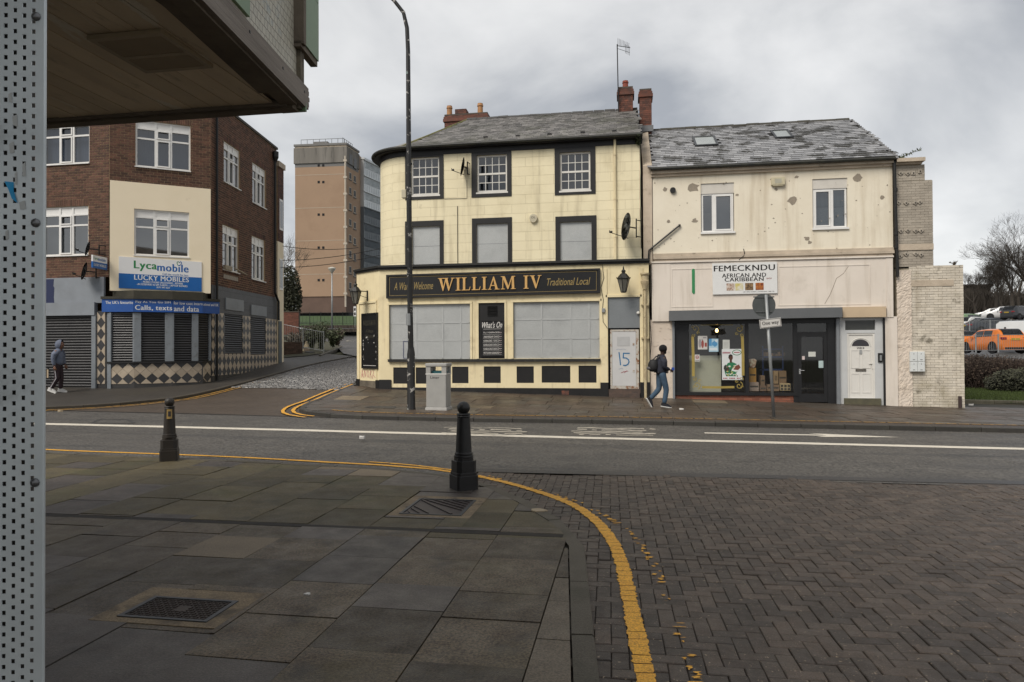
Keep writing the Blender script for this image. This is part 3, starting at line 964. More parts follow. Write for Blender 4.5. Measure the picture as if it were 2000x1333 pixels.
def slates(parent,O,ang,pitch,poly,w,e,m,singles=300,name='slate',skip=()):
 """slates on one roof slope. O world origin at the eave, poly in slope coordinates"""
 Mx = Matrix.Translation(Vector(O)) @ Matrix.Rotation(ang,4,'Z') @ Matrix.Rotation(pitch,4,'X')
 poly = poly if area(poly) > 0 else poly[::-1]
 s0,s1 = min(p[0] for p in poly),max(p[0] for p in poly); t1 = max(p[1] for p in poly)
 proto = MB()
 def geo(mb,x,y,ww,lift,rz):
  L = e * 1.35
  c,s_ = math.cos(rz),math.sin(rz)
  vs = []
  for dx,dy,dz in ((-ww / 2,0,lift),(ww / 2,0,lift),(ww / 2,L,.004),(-ww / 2,L,.004),(-ww / 2,0,lift - .008),(ww / 2,0,lift - .008)):
   vs.append((x + dx * c - dy * s_,y + dx * s_ + dy * c,dz))
  mb.add(vs,[(0,1,2,3),(4,5,1,0)])
 rows = int(t1 / e) + 1
 lst = []
 for r in range(rows):
  k = s0 - random.uniform(0,w) + (w / 2 if r % 2 else 0)
  y = r * e
  while k < s1:
   if inside((k + w / 2,y + e * .4),poly) and not any(q[0] < k + w / 2 < q[1] and q[2] < y + e / 2 < q[3] for q in skip):
    lst.append((k + w / 2,y))
   k += w
 geo(proto,0,0,w - .008,.022,0)
 me = proto.mesh(name,m)
 wl0 = world_loc(parent)
 rest = MB(Mx)
 eu = Mx.to_euler()
 for i,(x,y) in enumerate(lst):
  if i < singles:
   o = link(name,me,parent,Mx @ Vector((x,y,0)) - wl0)
   o.rotation_euler = (Mx @ Matrix.Rotation(random.uniform(-.02,.02),4,'Z')).to_euler()
  else:
   geo(rest,x,y,w - .008,.02 + random.uniform(0,.008),random.uniform(-.02,.02))
 if rest.v: tag(rest.build(name,m,parent),kind='stuff')
 b = MB(Mx); b.add([(p[0],p[1],-.01) for p in poly],[tuple(range(len(poly)))])
 b.build('underlay',mat('roof_underlay',(.02,.02,.02),rough=.9),parent)
 return Mx

def brick_stack(mb,x0,x1,y0,y1,z0,z1,m=0,bh=.075,j=.008):
 r = 0; z = z0
 while z < z1 - .01:
  zt = min(z + bh,z1)
  g = .003 * random.random()
  mb.box(x0 + .006,x1 - .006,y0 + .006,y1 - .006,z,zt,1)
  for (a,b,ax,f) in ((x0,x1,0,y0),(x0,x1,0,y1),(y0,y1,1,x0),(y0,y1,1,x1)):
   k = a - (.11 if r % 2 else 0)
   while k < b - .02:
    p,q = max(a,k) + j / 2,min(b,k + .225) - j / 2
    if q - p > .02:
     if ax == 0: mb.box(p,q,f - g,f + .012,z + j / 2,zt - j / 2,m) if f == y0 else mb.box(p,q,f - .012,f + g,z + j / 2,zt - j / 2,m)
     else: mb.box(f - g,f + .012,p,q,z + j / 2,zt - j / 2,m) if f == x0 else mb.box(f - .012,f + g,p,q,z + j / 2,zt - j / 2,m)
    k += .225
  z += bh; r += 1

def qmap(Fm,TL,TR,BR,BL,d=0.0):
 a,b,c,e = Fm.at(*TL,d),Fm.at(*TR,d),Fm.at(*BR,d),Fm.at(*BL,d)
 def f(s,t):
  return ((a[0] * (1 - s) + b[0] * s) * t + (e[0] * (1 - s) + c[0] * s) * (1 - t),(a[1] * (1 - s) + b[1] * s) * t + (e[1] * (1 - s) + c[1] * s) * (1 - t))
 return f
def qwords(mb,q,s,s0,s1,t0,t1,y,bold=0.0,shear=0.0,m=0):
 lettering(mb,s,s0,s1,t0,t1,y,bold,shear,m,warp=lambda u,yy,z: (q(u,z)[0],yy,q(u,z)[1]))
def qquad(mb,q,s0,s1,t0,t1,y,m=0):
 mb.add([(q(s,t)[0],y,q(s,t)[1]) for s,t in ((s0,t0),(s1,t0),(s1,t1),(s0,t1))],[(0,1,2,3)],m)
def stroke(mb,pts,w,y,m=0):
 """flat pen stroke in x,z on plane y"""
 pts = [Vector(p) for p in pts]
 for a,b in zip(pts,pts[1:]):
  t = b - a; y -= .0002
  if t.length < 1e-6: continue
  t.normalize(); n = Vector((-t.y,t.x)) * w / 2; e = t * w * .3
  q = [a - e - n,b + e - n,b + e + n,a - e + n]
  mb.add([(p.x,y,p.y) for p in q],[(0,1,2,3)],m)

# ---- metals, paints
M_cream = mat('cream_render',(.77,.69,.48),(.71,.63,.43),scale=1.3,rough=.75,bump=.0025,bscale=35,
              dirt=[((.45,.38,.23),.9,.54,.78,.55),((.30,.25,.16),4.5,.64,.78,.45),((.36,.30,.19),1.0,.54,.72,.5,(3.2,3.2,.22))],
              brick=dict(w=.92,h=.305,m=.006,c=(.36,.30,.18),v=.955,d=1.2,a=.42,rot=(math.pi / 2,0,0)))
M_cream2 = mat('cream_paint',(.75,.65,.42),(.67,.57,.36),scale=1.6,rough=.65,bump=.0015,bscale=30,
               dirt=[((.40,.32,.19),2.2,.56,.74,.6),((.22,.16,.10),9,.67,.74,.7),((.34,.27,.17),1.0,.54,.72,.55,(4,4,.3))])
M_black = mat('black_paint',(.0085,.0085,.009),(.014,.013,.013),scale=3,rough=.5,bump=.001,bscale=40,dirt=((.10,.09,.07),14,.73,.78,.5))
M_whitepaint = mat('white_frame',(.66,.64,.60),(.58,.56,.52),scale=4,rough=.5,dirt=((.3,.26,.2),9,.68,.8,.4))
M_slate_g = mat('old_slate',(.14,.132,.125),(.22,.207,.195),scale=3,rough=.5,bump=.003,bscale=25,island=.42,spec=.5,dirt=[((.06,.06,.035),.9,.48,.66,.75),((.19,.20,.10),2.6,.63,.72,.6),((.13,.12,.15),6,.6,.75,.5)])
M_slate_b = mat('wet_slate',(.20,.20,.205),(.26,.258,.26),scale=2.5,rough=.33,bump=.003,bscale=25,island=.38,spec=.6,rvar=.1,dirt=[((.036,.032,.023),1.5,.53,.57,.95)])
M_ledge = mat('mossy_ledge',(.012,.012,.012),(.02,.02,.018),scale=4,rough=.6,dirt=((.06,.055,.03),7,.58,.68,.8))
M_lead = mat('lead',(.16,.165,.17),(.11,.11,.115),scale=4,rough=.5,metal=.3)
M_redbrick = mat('stack_brick',(.15,.05,.029),(.07,.035,.027),scale=7,rough=.8,island=.35,bump=.003,dirt=((.03,.026,.024),3,.5,.7,.7))
M_mortar = mat('mortar',(.20,.175,.14),(.14,.12,.1),scale=9,rough=.9)
M_dkmortar = mat('dark_mortar',(.09,.075,.06),(.06,.05,.04),scale=9,rough=.9)
M_pot = mat('clay_pot',(.38,.19,.075),(.26,.13,.06),scale=6,rough=.7,bump=.002)
M_redpot = mat('red_clay_pot',(.28,.06,.035),(.2,.05,.03),scale=6,rough=.7)
M_glass = glass('window_glass',(.40,.45,.52),.10)
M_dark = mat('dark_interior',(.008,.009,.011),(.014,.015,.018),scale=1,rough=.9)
M_curtain = mat('net_curtain',(.20,.215,.24),(.14,.15,.17),scale=8,rough=.9,stretch=(6,6,.3))
M_galv = mat('galvanised',(.30,.31,.31),(.24,.25,.255),scale=5,rough=.5,metal=.5,bump=.001)
M_steel = mat('steel_sheet',(.40,.395,.38),(.34,.335,.32),scale=2.5,rough=.42,metal=.35,dirt=((.2,.15,.1),5,.68,.78,.5))
M_iron = mat('black_iron',(.010,.010,.010),(.018,.017,.016),scale=12,rough=.45,metal=.2,bump=.001)
M_gold = mat('gold_leaf',(.62,.38,.14),(.52,.31,.11),scale=12,rough=.45,metal=.1)
M_gold_dim = mat('faded_gold',(.30,.22,.08),(.24,.17,.06),scale=8,rough=.6)
M_chalk = plain('chalk_white',(.62,.60,.57),.8)
def perforated(name,c):
 """perforated steel: rows of tiny holes as print on the sheet"""
 if name in MATS: return MATS[name]
 M = mat(name,c,tuple(x * .82 for x in c),scale=1.6,rough=.4,metal=.25,bump=.0008,bscale=20,
   brick=dict(w=.028,h=.028,m=.0045,c=tuple(x * 1.25 for x in c),v=.86,d=.4,a=.8,rot=(math.pi / 2,0,0)),
   dirt=[((.13,.14,.15),.9,.5,.8,.35)])
 return M
M_perf = perforated('perforated_steel',(.40,.41,.405))

# ================================================================== THE PUB
FP = Frame((0,22.09,0),0.0)
pub = thing('corner_pub','three storey cream corner pub with black window surrounds and boarded ground floor','building',(-4,22.09,.12))
ZC,ZE = 4.38,8.33                 # cornice, eaves
w_up = [FP.rect(803,308,858,381.6),FP.rect(931.6,303,990.4,375.6),FP.rect(1093.6,297.6,1153,372.6)]
w_lo = [FP.rect(805,442.5,859,519),FP.rect(931,437,992,514.5),FP.rect(1094,433.5,1155.4,509)]
UL,UR = -7.28,.50
mb = MB(FP.M)
wall(mb,UL,UR,ZC - .3,ZE,[(a,b,c,d) for a,b,c,d in w_up + w_lo],reveal=.12)
RC = 1.33
arc = [(UL - RC * math.sin(t),RC - RC * math.cos(t)) for t in [i * math.pi / 2 / 14 for i in range(15)]]
arc_wall = arc + [(UL - RC,8.2)]
def strip(mb,path,z0,z1,m=0):
 for (a,b),(c,d) in zip(path,path[1:]):
  mb.add([(a,b,z0),(c,d,z0),(c,d,z1),(a,b,z1)],[(3,2,1,0)],m)
strip(mb,arc_wall,ZC - .3,ZE)
mb.add([(UR,0,ZC - .3),(UR,8.2,ZC - .3),(UR,8.2,ZE + .05),(UR,0,ZE + .05)],[(0,1,2,3)])
mb.add([(UL - RC,8.2,-1),(UR,8.2,-1),(UR,8.2,ZE),(UL - RC,8.2,ZE)],[(3,2,1,0)])
mb.build('wall',M_cream,pub)
# black surrounds, upper ones run up to the eaves
def surround(px0,px1,ytop,ybot,hole,to_eave,root=pub):
 a,_ = FP.at(px0,(ytop + ybot) / 2); b,_ = FP.at(px1,(ytop + ybot) / 2)
 z0 = FP.at((px0 + px1) / 2,ybot)[1]; z1 = ZE - .12 if to_eave else FP.at((px0 + px1) / 2,ytop)[1]
 m2 = MB(FP.M)
 for c in wall_cells(a,b,z0,z1,[hole]):
  m2.box(c[0],c[1],-.022,.02,c[2],c[3])
 return m2.build('window_surround',M_black,root)
for (x0,x1,yb),h in zip(((791.5,866.5,390),(921,999,385),(1083.4,1163,380.4)),w_up):
 surround(x0,x1,300,yb,h,True)
for (x0,x1,yt,yb),h in zip(((791.5,866.5,432,521),(922,1000,426,517),(1085,1165,422.4,512)),w_lo):
 surround(x0,x1,yt,yb,h,False)
# sash windows, four by four small panes
def sash(hole):
 a,b,c,d = hole
 fr = MB(FP.M); t = .055
 fr.box(a,b,.05,.11,c,c + .07); fr.box(a,b,.05,.11,d - t,d); fr.box(a,a + t,.051,.11,c + .07,d - t); fr.box(b - t,b,.051,.11,c + .07,d - t)
 mz = (c + d) / 2
 fr.box(a + t,b - t,.045,.10,mz - .03,mz + .03)
 fr.box(a - .03,b + .03,-.03,.06,c - .05,c)
 iu0,iu1 = a + t,b - t
 for lo,hi in ((c + .07,mz - .03),(mz + .03,d - t)):
  for k in (1,2,3):
   u = iu0 + (iu1 - iu0) * k / 4; fr.box(u - .011,u + .011,.06,.09,lo,hi)
  z = (lo + hi) / 2; fr.box(iu0,iu1,.0605,.0895,z - .011,z + .011)
 o = fr.build('sash_window',M_whitepaint,pub)
 pw = (iu1 - iu0) / 4
 for lo,hi in ((c + .07,mz - .03),(mz + .03,d - t)):
  for i in range(4):
   for j in range(2):
    z0,z1 = lo + (hi - lo) * j / 2,lo + (hi - lo) * (j + 1) / 2
    p = MB(FP.M); tw = random.uniform(-.002,.002)
    p.add([(iu0 + pw * i,.075 + tw,z0),(iu0 + pw * (i + 1),.075 - tw,z0),(iu0 + pw * (i + 1),.075 - tw,z1),(iu0 + pw * i,.075 + tw,z1)],[(0,1,2,3)])
    p.build('pane',M_glass,o)
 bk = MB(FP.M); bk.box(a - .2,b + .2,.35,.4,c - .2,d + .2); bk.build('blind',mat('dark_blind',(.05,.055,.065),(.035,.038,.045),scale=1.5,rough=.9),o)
for h in w_up: sash(h)
for h in w_lo:
 a,b,c,d = h
 o = MB(FP.M); o.box(a,b,.05,.06,c - .05,d); o = o.build('security_screen',M_perf,pub)
 s = MB(FP.M)
 for u,z in ((a + .03,c + .05),(b - .03,c + .05),(a + .03,d - .04),(b - .03,d - .04)):
  s.box(u - .008,u + .008,.044,.05,z - .008,z + .008)
 s.box(a,b,.047,.05,(c + d) / 2 - .012,(c + d) / 2 + .006)
 s.build('fixing',M_galv,o)
# eaves: black soffit band and gutter following the curve
ep = [(p[0],p[1]) for p in ([(UR + .05,0)] + [(UL,0)] + arc[1:] + [(UL - RC,8.2)])]
def offs(path,d):
 return offset_path(path,d)
def band_along(mb,path,d0,d1,z0,z1,m=0):
 """closed strip between offsets d0 (wall) and d1 (outer)"""
 i,o = offset_path(path,d0),offset_path(path,d1)
 for k in range(len(path) - 1):
  a,b,c,e = i[k],i[k + 1],o[k + 1],o[k]
  vs = [(a[0],a[1],z0),(b[0],b[1],z0),(c[0],c[1],z0),(e[0],e[1],z0),(a[0],a[1],z1),(b[0],b[1],z1),(c[0],c[1],z1),(e[0],e[1],z1)]
  mb.add(vs,[(0,1,2,3),(7,6,5,4),(3,2,6,7),(0,4,5,1)] + ([(0,3,7,4)] if k == 0 else []) + ([(1,5,6,2)] if k == len(path) - 2 else []),m)
m2 = MB(FP.M); band_along(m2,ep,0,.03,ZE - .16,ZE); band_along(m2,ep,0,.22,ZE,ZE + .05)
m2.build('eaves_board',M_black,pub)
m2 = MB(FP.M)
gp = offset_path(ep,.26)
for k in range(len(gp) - 1): pass
m2.tube([(p[0],p[1],ZE + .075) for p in gp],.058,8)
m2.build('gutter',mat('gutter_black',(.012,.012,.012),(.03,.03,.022),scale=5,rough=.55,bump=.002),pub)
# roof
YR = 3.95
rz = (at_y(1207,223,22.09 + YR).z + at_y(910,229,22.09 + YR).z) / 2
rl = at_y(912,229,22.09 + YR).x; rr = UR - .02
ez,ey = ZE + .10,-.22
pitch = math.atan2(rz - ez,YR - ey); SL = math.hypot(rz - ez,YR - ey)
roof = MB(FP.M)
hip = (rl,YR,rz - .03)
eo = offset_path(ep,.2)
for (a,b),(c,d) in zip(eo[1:],eo[2:]):
 roof.add([(a,b,ez),(c,d,ez),hip],[(2,1,0)])
roof.add([(eo[-1][0],eo[-1][1],ez),(UR,8.4,ez),(UR,YR,rz - .03),hip],[(3,2,1,0)])
roof.add([(UR,ey,ez - .02),(UR,8.4,ez),(UR,YR,rz - .03)],[(0,1,2)])
ro = roof.build('roof',M_slate_g,pub)
rpoly = [(UL - .05,0),(UR - .02,0),(rr,SL),(rl,SL)]
slates(ro,FP.M @ Vector((0,ey,ez)),0,pitch,rpoly,.235,.19,M_slate_g,300)
m2 = MB(FP.M)
n = 16
for k in range(n):
 a,b = rl + (rr - rl) * k / n,rl + (rr - rl) * (k + 1) / n
 h = random.uniform(0,.02)
 m2.tube([(a + .01,YR,rz + h - .02),(b - .005,YR,rz + h - .02 + random.uniform(-.01,.01))],.085,6)
m2.build('ridge',mat('ridge_slate',(.035,.034,.034),(.05,.048,.046),scale=4,rough=.6),ro)
m2 = MB(FP.M)
m2.tube([(UL - .1,ey,ez),(rl,YR,rz)],.05,6); m2.build('hip',mat('mossy_hip',(.16,.15,.035),(.08,.08,.05),scale=6,rough=.8),ro)
m2 = MB(FP.M)
for px,py in ((946,266),(1010,264.5),(1073,263),(1138,260),(1200,257.5)):
 u,z = FP.at(px,py,.25)
 tt = (z - ez) / math.sin(pitch) if z > ez else .2
 y = ey + (z - ez) / math.tan(pitch)
 m2.box(u - .07,u + .07,y - .06,y + .08,z + .0,z + .05)
m2.build('roof_vent',M_black,ro)
# chimneys
def chimney(name,px0,px1,pyt,pyb,Y,dp,pots,potm,parent,cap=.06):
 a,b = at_y(px0,pyb,Y),at_y(px1,pyb,Y); zt = at_y((px0 + px1) / 2,pyt,Y).z
 m = MB(); brick_stack(m,a.x,b.x,Y,Y + dp,a.z - .8,zt)
 m.box(a.x - .05,b.x + .05,Y - .05,Y + dp + .05,zt - .26,zt - .15); m.box(a.x - .03,b.x + .03,Y - .03,Y + dp + .03,zt - .149,zt - .06)
 m.box(a.x + .0,b.x - .0,Y,Y + dp,zt,zt + .05,1)
 c = m.build('chimney',[M_redbrick,M_dkmortar],parent)
 for px,w,h in pots:
  p = at_y(px,pyt,Y + dp / 2); k = MB()
  k.lathe([(w * .5,zt + .03),(w * .46,zt + .1),(w * .42,zt + h * .75),(w * .5,zt + h * .78),(w * .5,zt + h * .86),(w * .44,zt + h * .9),(w * .44,zt + h)],12,(p.x,Y + dp / 2,0))
  k.build('chimney_pot',potm,c,smooth=True,autosmooth=40)
 return c
chimney('chimney',868,952,224,245,27.6,.6,((878,.26,.5),(938,.26,.52)),M_pot,ro)
m2 = MB(); a,b = at_y(888,213,27.6),at_y(910,226,27.6); brick_stack(m2,a.x,b.x,27.6 + .05,27.6 + .5,b.z - .1,a.z); m2.build('chimney_block',[M_redbrick,M_dkmortar],ro)
c1 = chimney('chimney',1207.5,1236.5,172,236,25.7,.62,((1221.5,.24,.37),),M_redpot,ro)
m2 = MB(); a,b = at_y(1206,229,25.68),at_y(1238,238,25.68); m2.box(a.x,b.x,25.6,25.68,b.z - .05,a.z + .03); m2.build('flashing',M_lead,ro)

# ---- ground floor shopfront, 0.1 m proud of the wall above
DF = -.10
ux = lambda px,py=650: FP.at(px,py,DF)[0]
zx = lambda px,py: FP.at(px,py,DF)[1]
GL,GR = ux(741),ux(1268)
winL,winR = FP.rect(760,594.6,918.4,702,DF),FP.rect(1002.6,589.5,1171,700.5,DF)
midp = FP.rect(935,592,985.6,701,DF)
doorh = FP.rect(1187.5,580.6,1250.2,776,DF)
zb = -.25
holes = [winL,midp,winR,doorh]
panels = [(768,795.5,718,750),(812,838,718,750),(883,915,716.6,749),(945,978,716,748.6),(1009,1042.6,716,748.6),(1058,1114,715,748),(1130,1165,714.6,748)]
ph = [FP.rect(a,c,b,d,DF) for a,b,c,d in panels]
m2 = MB(FP.M); wall(m2,GL,GR,zb,ZC,holes + ph,y=DF,reveal=.10)
# chamfered corner
CH = R_(180 - 38)
ca_,sa_ = math.cos(R_(38)),math.sin(R_(38))
CL = 1.5
cp1 = (GL - CL * ca_,DF + CL * sa_)
strip(m2,[(GL,DF),cp1,(cp1[0] - .02,8.0)],zb,ZC)
m2.add([(GR,DF,zb),(GR,.3,zb),(GR,.3,ZC),(GR,DF,ZC)],[(0,1,2,3)])
m2.build('shopfront',M_cream2,pub)
for h in ph:
 k = MB(FP.M); k.box(h[0],h[1],DF + .03,DF + .06,h[2],h[3]); k.build('stallriser_panel',M_black,pub)
# mouldings round the windows
m2 = MB(FP.M)
for a,b,c,d in (winL,midp,winR):
 m2.box(a - .07,b + .07,DF - .03,DF,d,d + .07); m2.box(a - .07,a - .002,DF - .025,DF,c,d); m2.box(b + .002,b + .07,DF - .025,DF,c,d)
m2.box(doorh[0] - .06,doorh[1] + .06,DF - .03,DF,doorh[3] + .0,doorh[3] + .07)
m2.box(doorh[0] - .06,doorh[0],DF - .025,DF,.55,doorh[3]);
for px0,px1 in ((1173,1186),(1251,1256)):
 m2.box(ux(px0),ux(px1),DF - .03,DF,.55,4.2)
m2.build('moulding',M_cream2,pub)
zs = zx(965,704)
m2 = MB(FP.M); m2.box(ux(759),ux(1172),DF - .09,DF + .05,zs - .05,zs + .04); m2.build('sill',M_ledge,pub)
m2 = MB(FP.M)
m2.box(ux(764),ux(1172),DF - .028,DF,zb,zx(965,758))
m2.box(ux(741),ux(764),DF - .05,DF,zb,zx(750,742)); m2.box(ux(1172),ux(1187.5),DF - .05,DF,zb,zx(1180,747.5))
m2.box(ux(1250),ux(1269),DF - .06,DF,zb,zx(1258,747))
m2.build('plinth',M_black,pub)
m2 = MB(FP.M); a,b,c,d = FP.rect(1097,763.5,1111,771.6,DF - .03)
m2.box(a,b,DF - .034,DF,c,d); m2.build('air_brick',M_redbrick,pub)
# mossy projecting ledge
lp = [(GR + .02,DF),(GL,DF),cp1,(cp1[0],8)]
m2 = MB(FP.M); band_along(m2,lp,-.25,.12,ZC + .03,ZC + .10); band_along(m2,lp,-.25,.06,ZC - .04,ZC + .03); band_along(m2,lp,-.7,-.02,ZC + .06,ZC + .085)
m2.build('ledge',M_ledge,pub)
# window screens made of several sheets
def screen_sheets(box,cols,rows):
 a,b,c,d = box
 bk = MB(FP.M); bk.box(a,b,DF + .075,DF + .085,c,d); o = bk.build('security_screen',M_perf,pub)
 us = [a + (b - a) * k for k in cols]; zs_ = [c + (d - c) * k for k in rows]
 for i in range(len(us) - 1):
  for j in range(len(zs_) - 1):
   y = DF + .06 + random.uniform(0,.006)
   t = random.uniform(-.004,.004)
   p = MB(FP.M); p.add([(us[i] + .004,y + t,zs_[j] + .004),(us[i + 1] - .004,y - t,zs_[j] + .004),(us[i + 1] - .004,y,zs_[j + 1] - .004),(us[i] + .004,y,zs_[j + 1] - .004)],[(0,1,2,3)])
   p.build('steel_sheet',M_perf,o)
 s = MB(FP.M)
 for u in us[1:-1]: s.box(u - .03,u + .03,DF + .052,DF + .058,c + .02,d - .02)
 for z in zs_[1:-1]: s.box(a + .02,b - .02,DF + .053,DF + .0575,z - .022,z + .022)
 s.build('joint_strip',mat('strip_steel',(.46,.47,.465),(.40,.41,.405),scale=4,rough=.45,metal=.3),o)
 s = MB(FP.M)
 for u in us:
  for z in zs_:
   s.lathe([(.008,0),(.008,.006)],6,(0,0,0)) if False else s.box(min(max(u,a + .04),b - .04) - .01,min(max(u,a + .04),b - .04) + .01,DF + .046,DF + .053,min(max(z,c + .04),d - .04) - .01,min(max(z,c + .04),d - .04) + .01)
 s.build('fixing',M_galv,o)
screen_sheets(winL,(0,.33,.66,.88,1),(0,.34,.66,1))
screen_sheets(winR,(0,.33,.67,.88,1),(0,.35,.69,1))
k = MB(FP.M); q = FP.rect(787,667,804,700,DF)
for s_ in (((q[0],q[3]),(q[1],q[3])),((q[0],q[2]),(q[1],q[2])),((q[0],q[2]),(q[0],q[3])),((q[1],q[2]),(q[1],q[3]))): stroke(k,s_,.015,DF + .045)
k.build('pen_mark',plain('blue_pen',(.02,.03,.12),.5),pub)
# middle panel with louvre vent
m2 = MB(FP.M); a,b,c,d = midp; m2.box(a,b,DF + .02,DF + .05,c,d); o = m2.build('door_panel',M_black,pub)
a,b,c,d = FP.rect(951.4,597,971,617.5,DF)
m2 = MB(FP.M)
for kx in range(7):
 z = c + (d - c) * (kx + .5) / 7
 m2.add([(a,DF + .02,z + .015),(b,DF + .02,z + .015),(b,DF - .01,z - .015),(a,DF - .01,z - .015)],[(0,1,2,3),(3,2,1,0)])
m2.build('louvre',M_black,o)
# doorway: steel screen above a steel security door
a,b,c,d = doorh
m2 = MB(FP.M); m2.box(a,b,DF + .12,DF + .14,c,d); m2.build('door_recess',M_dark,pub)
q = FP.rect(1187.5,581,1250,641,DF)
m2 = MB(FP.M); m2.box(q[0],q[1],DF + .03,DF + .04,q[2],q[3]); m2.box(q[0],q[1],DF + .02,DF + .03,q[2],q[2] + .38); m2.build('security_screen',perforated('dark_perforated_steel',(.20,.215,.225)),pub)
q = FP.rect(1192,644,1248,760,DF)
m2 = MB(FP.M)
for r in ((q[0],q[0] + .06,q[2],q[3]),(q[1] - .09,q[1],q[2],q[3]),(q[0] + .06,q[1] - .09,q[3] - .06,q[3]),(q[0] + .06,q[1] - .09,q[2],q[2] + .09)):
 m2.box(r[0],r[1],DF + .03,DF + .1,r[2],r[3])
M_rust = mat('rusty_white_frame',(.48,.46,.42),(.40,.37,.32),scale=4,rough=.6,dirt=((.20,.085,.03),6,.50,.62,.95))
dr = m2.build('door_frame',M_rust,pub)
m2 = MB(FP.M); m2.box(q[0] + .065,q[1] - .095,DF + .04,DF + .08,q[2] + .095,q[3] - .065)
leaf = m2.build('steel_door',mat('scuffed_steel_door',(.52,.52,.52),(.46,.455,.45),scale=1.5,rough=.45,dirt=((.30,.19,.10),6,.68,.76,.7)),pub)
M_bluepaint = plain('blue_spray',(.015,.14,.30),.6)
m2 = MB(FP.M); pt = lambda x,y: FP.at(x,y,DF + .036)
P15 = lambda L: [pt(1170 + x / 4.3,490 + y / 4.3) for x,y in L]
stroke(m2,P15([(168,855),(174,900),(180,960)]),.035,DF + .036)
stroke(m2,P15([(255,862),(205,862),(203,900),(228,902),(246,915),(252,935),(242,955),(222,965),(205,962)]),.035,DF + .0355)
m2.build('painted_number',M_bluepaint,leaf)
m2 = MB(FP.M)
random.seed(4)
for x0,y0,n in ((185,1030,9),(208,1028,7)):
 stroke(m2,P15([(x0 + i * 6,y0 - i * 3 + random.uniform(-5,5)) for i in range(n)]),.012,DF + .035)
m2.build('red_scribble',plain('red_pen',(.3,.02,.03),.6),leaf)
m2 = MB(FP.M); stroke(m2,P15([(165 + i * 6,990 + random.uniform(-6,6)) for i in range(7)]),.01,DF + .0345); stroke(m2,P15([(145 + i * 8,828 + random.uniform(-4,4)) for i in range(11)]),.008,DF + .0345)
m2.build('pen_scribble',plain('pale_pen',(.28,.34,.45),.6),leaf)
m2 = MB(FP.M); a2,b2,c2,d2 = FP.rect(1205,658,1230,676,DF); m2.box(a2,b2,DF + .033,DF + .04,c2,d2); m2.build('notice_plate',plain('notice_grey',(.42,.42,.42),.6),leaf)
m2 = MB(FP.M)
for py in (672.5,725.5):
 u,z = pt(1237.5,py); m2.box(u - .03,u + .03,DF + .03,DF + .04,z - .035,z + .035)
m2.build('lock_plate',M_rust,leaf)
m2 = MB(FP.M); zd = T(0,22)
m2.box(a + .02,b - .02,DF - .12,DF + .1,zd - .1,zd + .12); m2.box(a,b,DF - .02,DF + .1,zd + .12,zd + .25)
m2.build('door_step',mat('worn_step',(.10,.065,.05),(.05,.04,.035),scale=5,rough=.7),pub)
# chamfer: stone base, recessed frame
FCc = Frame(FP.M @ Vector((cp1[0],cp1[1],0)),R_(-38))
m2 = MB(FCc.M)
m2.box(.0,.22,-.04,0,zb,.62); m2.box(CL - .2,CL + .02,-.04,0,zb,.62)
m2.build('plinth',M_black,pub)
m2 = MB(FCc.M); m2.box(.22,CL - .2,-.02,0,zb,.58); m2.build('stone_base',mat('worn_stone',(.16,.135,.10),(.06,.05,.04),scale=2.5,rough=.85,bump=.01,bscale=9),pub)
m2 = MB(FCc.M)
m2.box(.16,.22,-.03,0,.62,3.25); m2.box(CL - .2,CL - .14,-.03,0,.62,3.25); m2.box(.16,CL - .14,-.035,0,3.25,3.32); m2.build('moulding',M_cream2,pub)
k = MB(FCc.M); random.seed(11)
def scr(x0,z0,pts,w): stroke(k,[(x0 + x,z0 + z) for x,z in pts],w,-.005)
for x0,L in ((.32,[(0,0),(.05,.28),(.12,0),(.02,.12),(.12,.12)]),(.5,[(0,0),(.02,.26),(.11,.02),(.13,.27)]),(.7,[(.05,.02),(0,.14),(.05,.26),(.12,.16),(.09,.02),(.03,.03)]),(.88,[(.0,.0),(.05,.25),(.10,.22),(.05,.12),(.16,-.02),(.2,.1)]),(1.06,[(0,.27),(.08,.2),(.02,.12),(.12,.05),(.2,.0)])):
 scr(x0,.68,L,.016)
k.build('graffiti',plain('pink_spray',(.42,.10,.14),.7),pub)
# downpipes, cables
m2 = MB(FP.M); u = FP.at(1201.6,400)[0]
m2.tube([(u,-.06,ZE),(u,-.06,ZC + .1)],.04,8)
for z in (ZE - .5,6.4,5.2): m2.lathe([(.052,z),(.052,z + .07)],8,(u,-.06,0))
m2.build('downpipe',M_cream2,pub,smooth=True,autosmooth=40)
m2 = MB(FP.M); u = ux(1260)
m2.tube([(u,DF - .09,3.55),(u,DF - .09,.0)],.045,8)
for z in (1.95,3.0): m2.box(u - .12,u + .12,DF - .1,DF - .02,z,z + .05)
m2.lathe([(.06,3.5),(.08,3.6),(.13,3.72),(.13,3.78),(.10,3.8),(.10,3.95),(.14,3.97),(.14,4.02)],10,(u,DF - .1,0))
m2.build('rain_hopper',mat('weathered_cream',(.50,.42,.26),(.34,.27,.17),scale=6,rough=.75,dirt=((.12,.09,.06),9,.58,.7,.8)),pub,smooth=True,autosmooth=40)
m2 = MB(FP.M)
def cable(mb,pts,r=.008): mb.tube(pts,r,4)
u = FP.at(1251,400)[0]
cable(m2,[(u,-.03,ZE)] + [(u + random.uniform(-.01,.02),-.03,ZE - .35 * i) for i in range(1,11)],.014)
u = FP.at(894,460)[0]; cable(m2,[(u,-.015,FP.at(894,403)[1]),(u,-.015,ZC + .1)],.01)
u2 = FP.at(912,350)[0]; cable(m2,[(u2,-.012,FP.at(912,352)[1]),(u2,-.012,FP.at(912,388)[1]),(FP.at(868,389)[0],-.012,FP.at(868,389)[1])],.007)
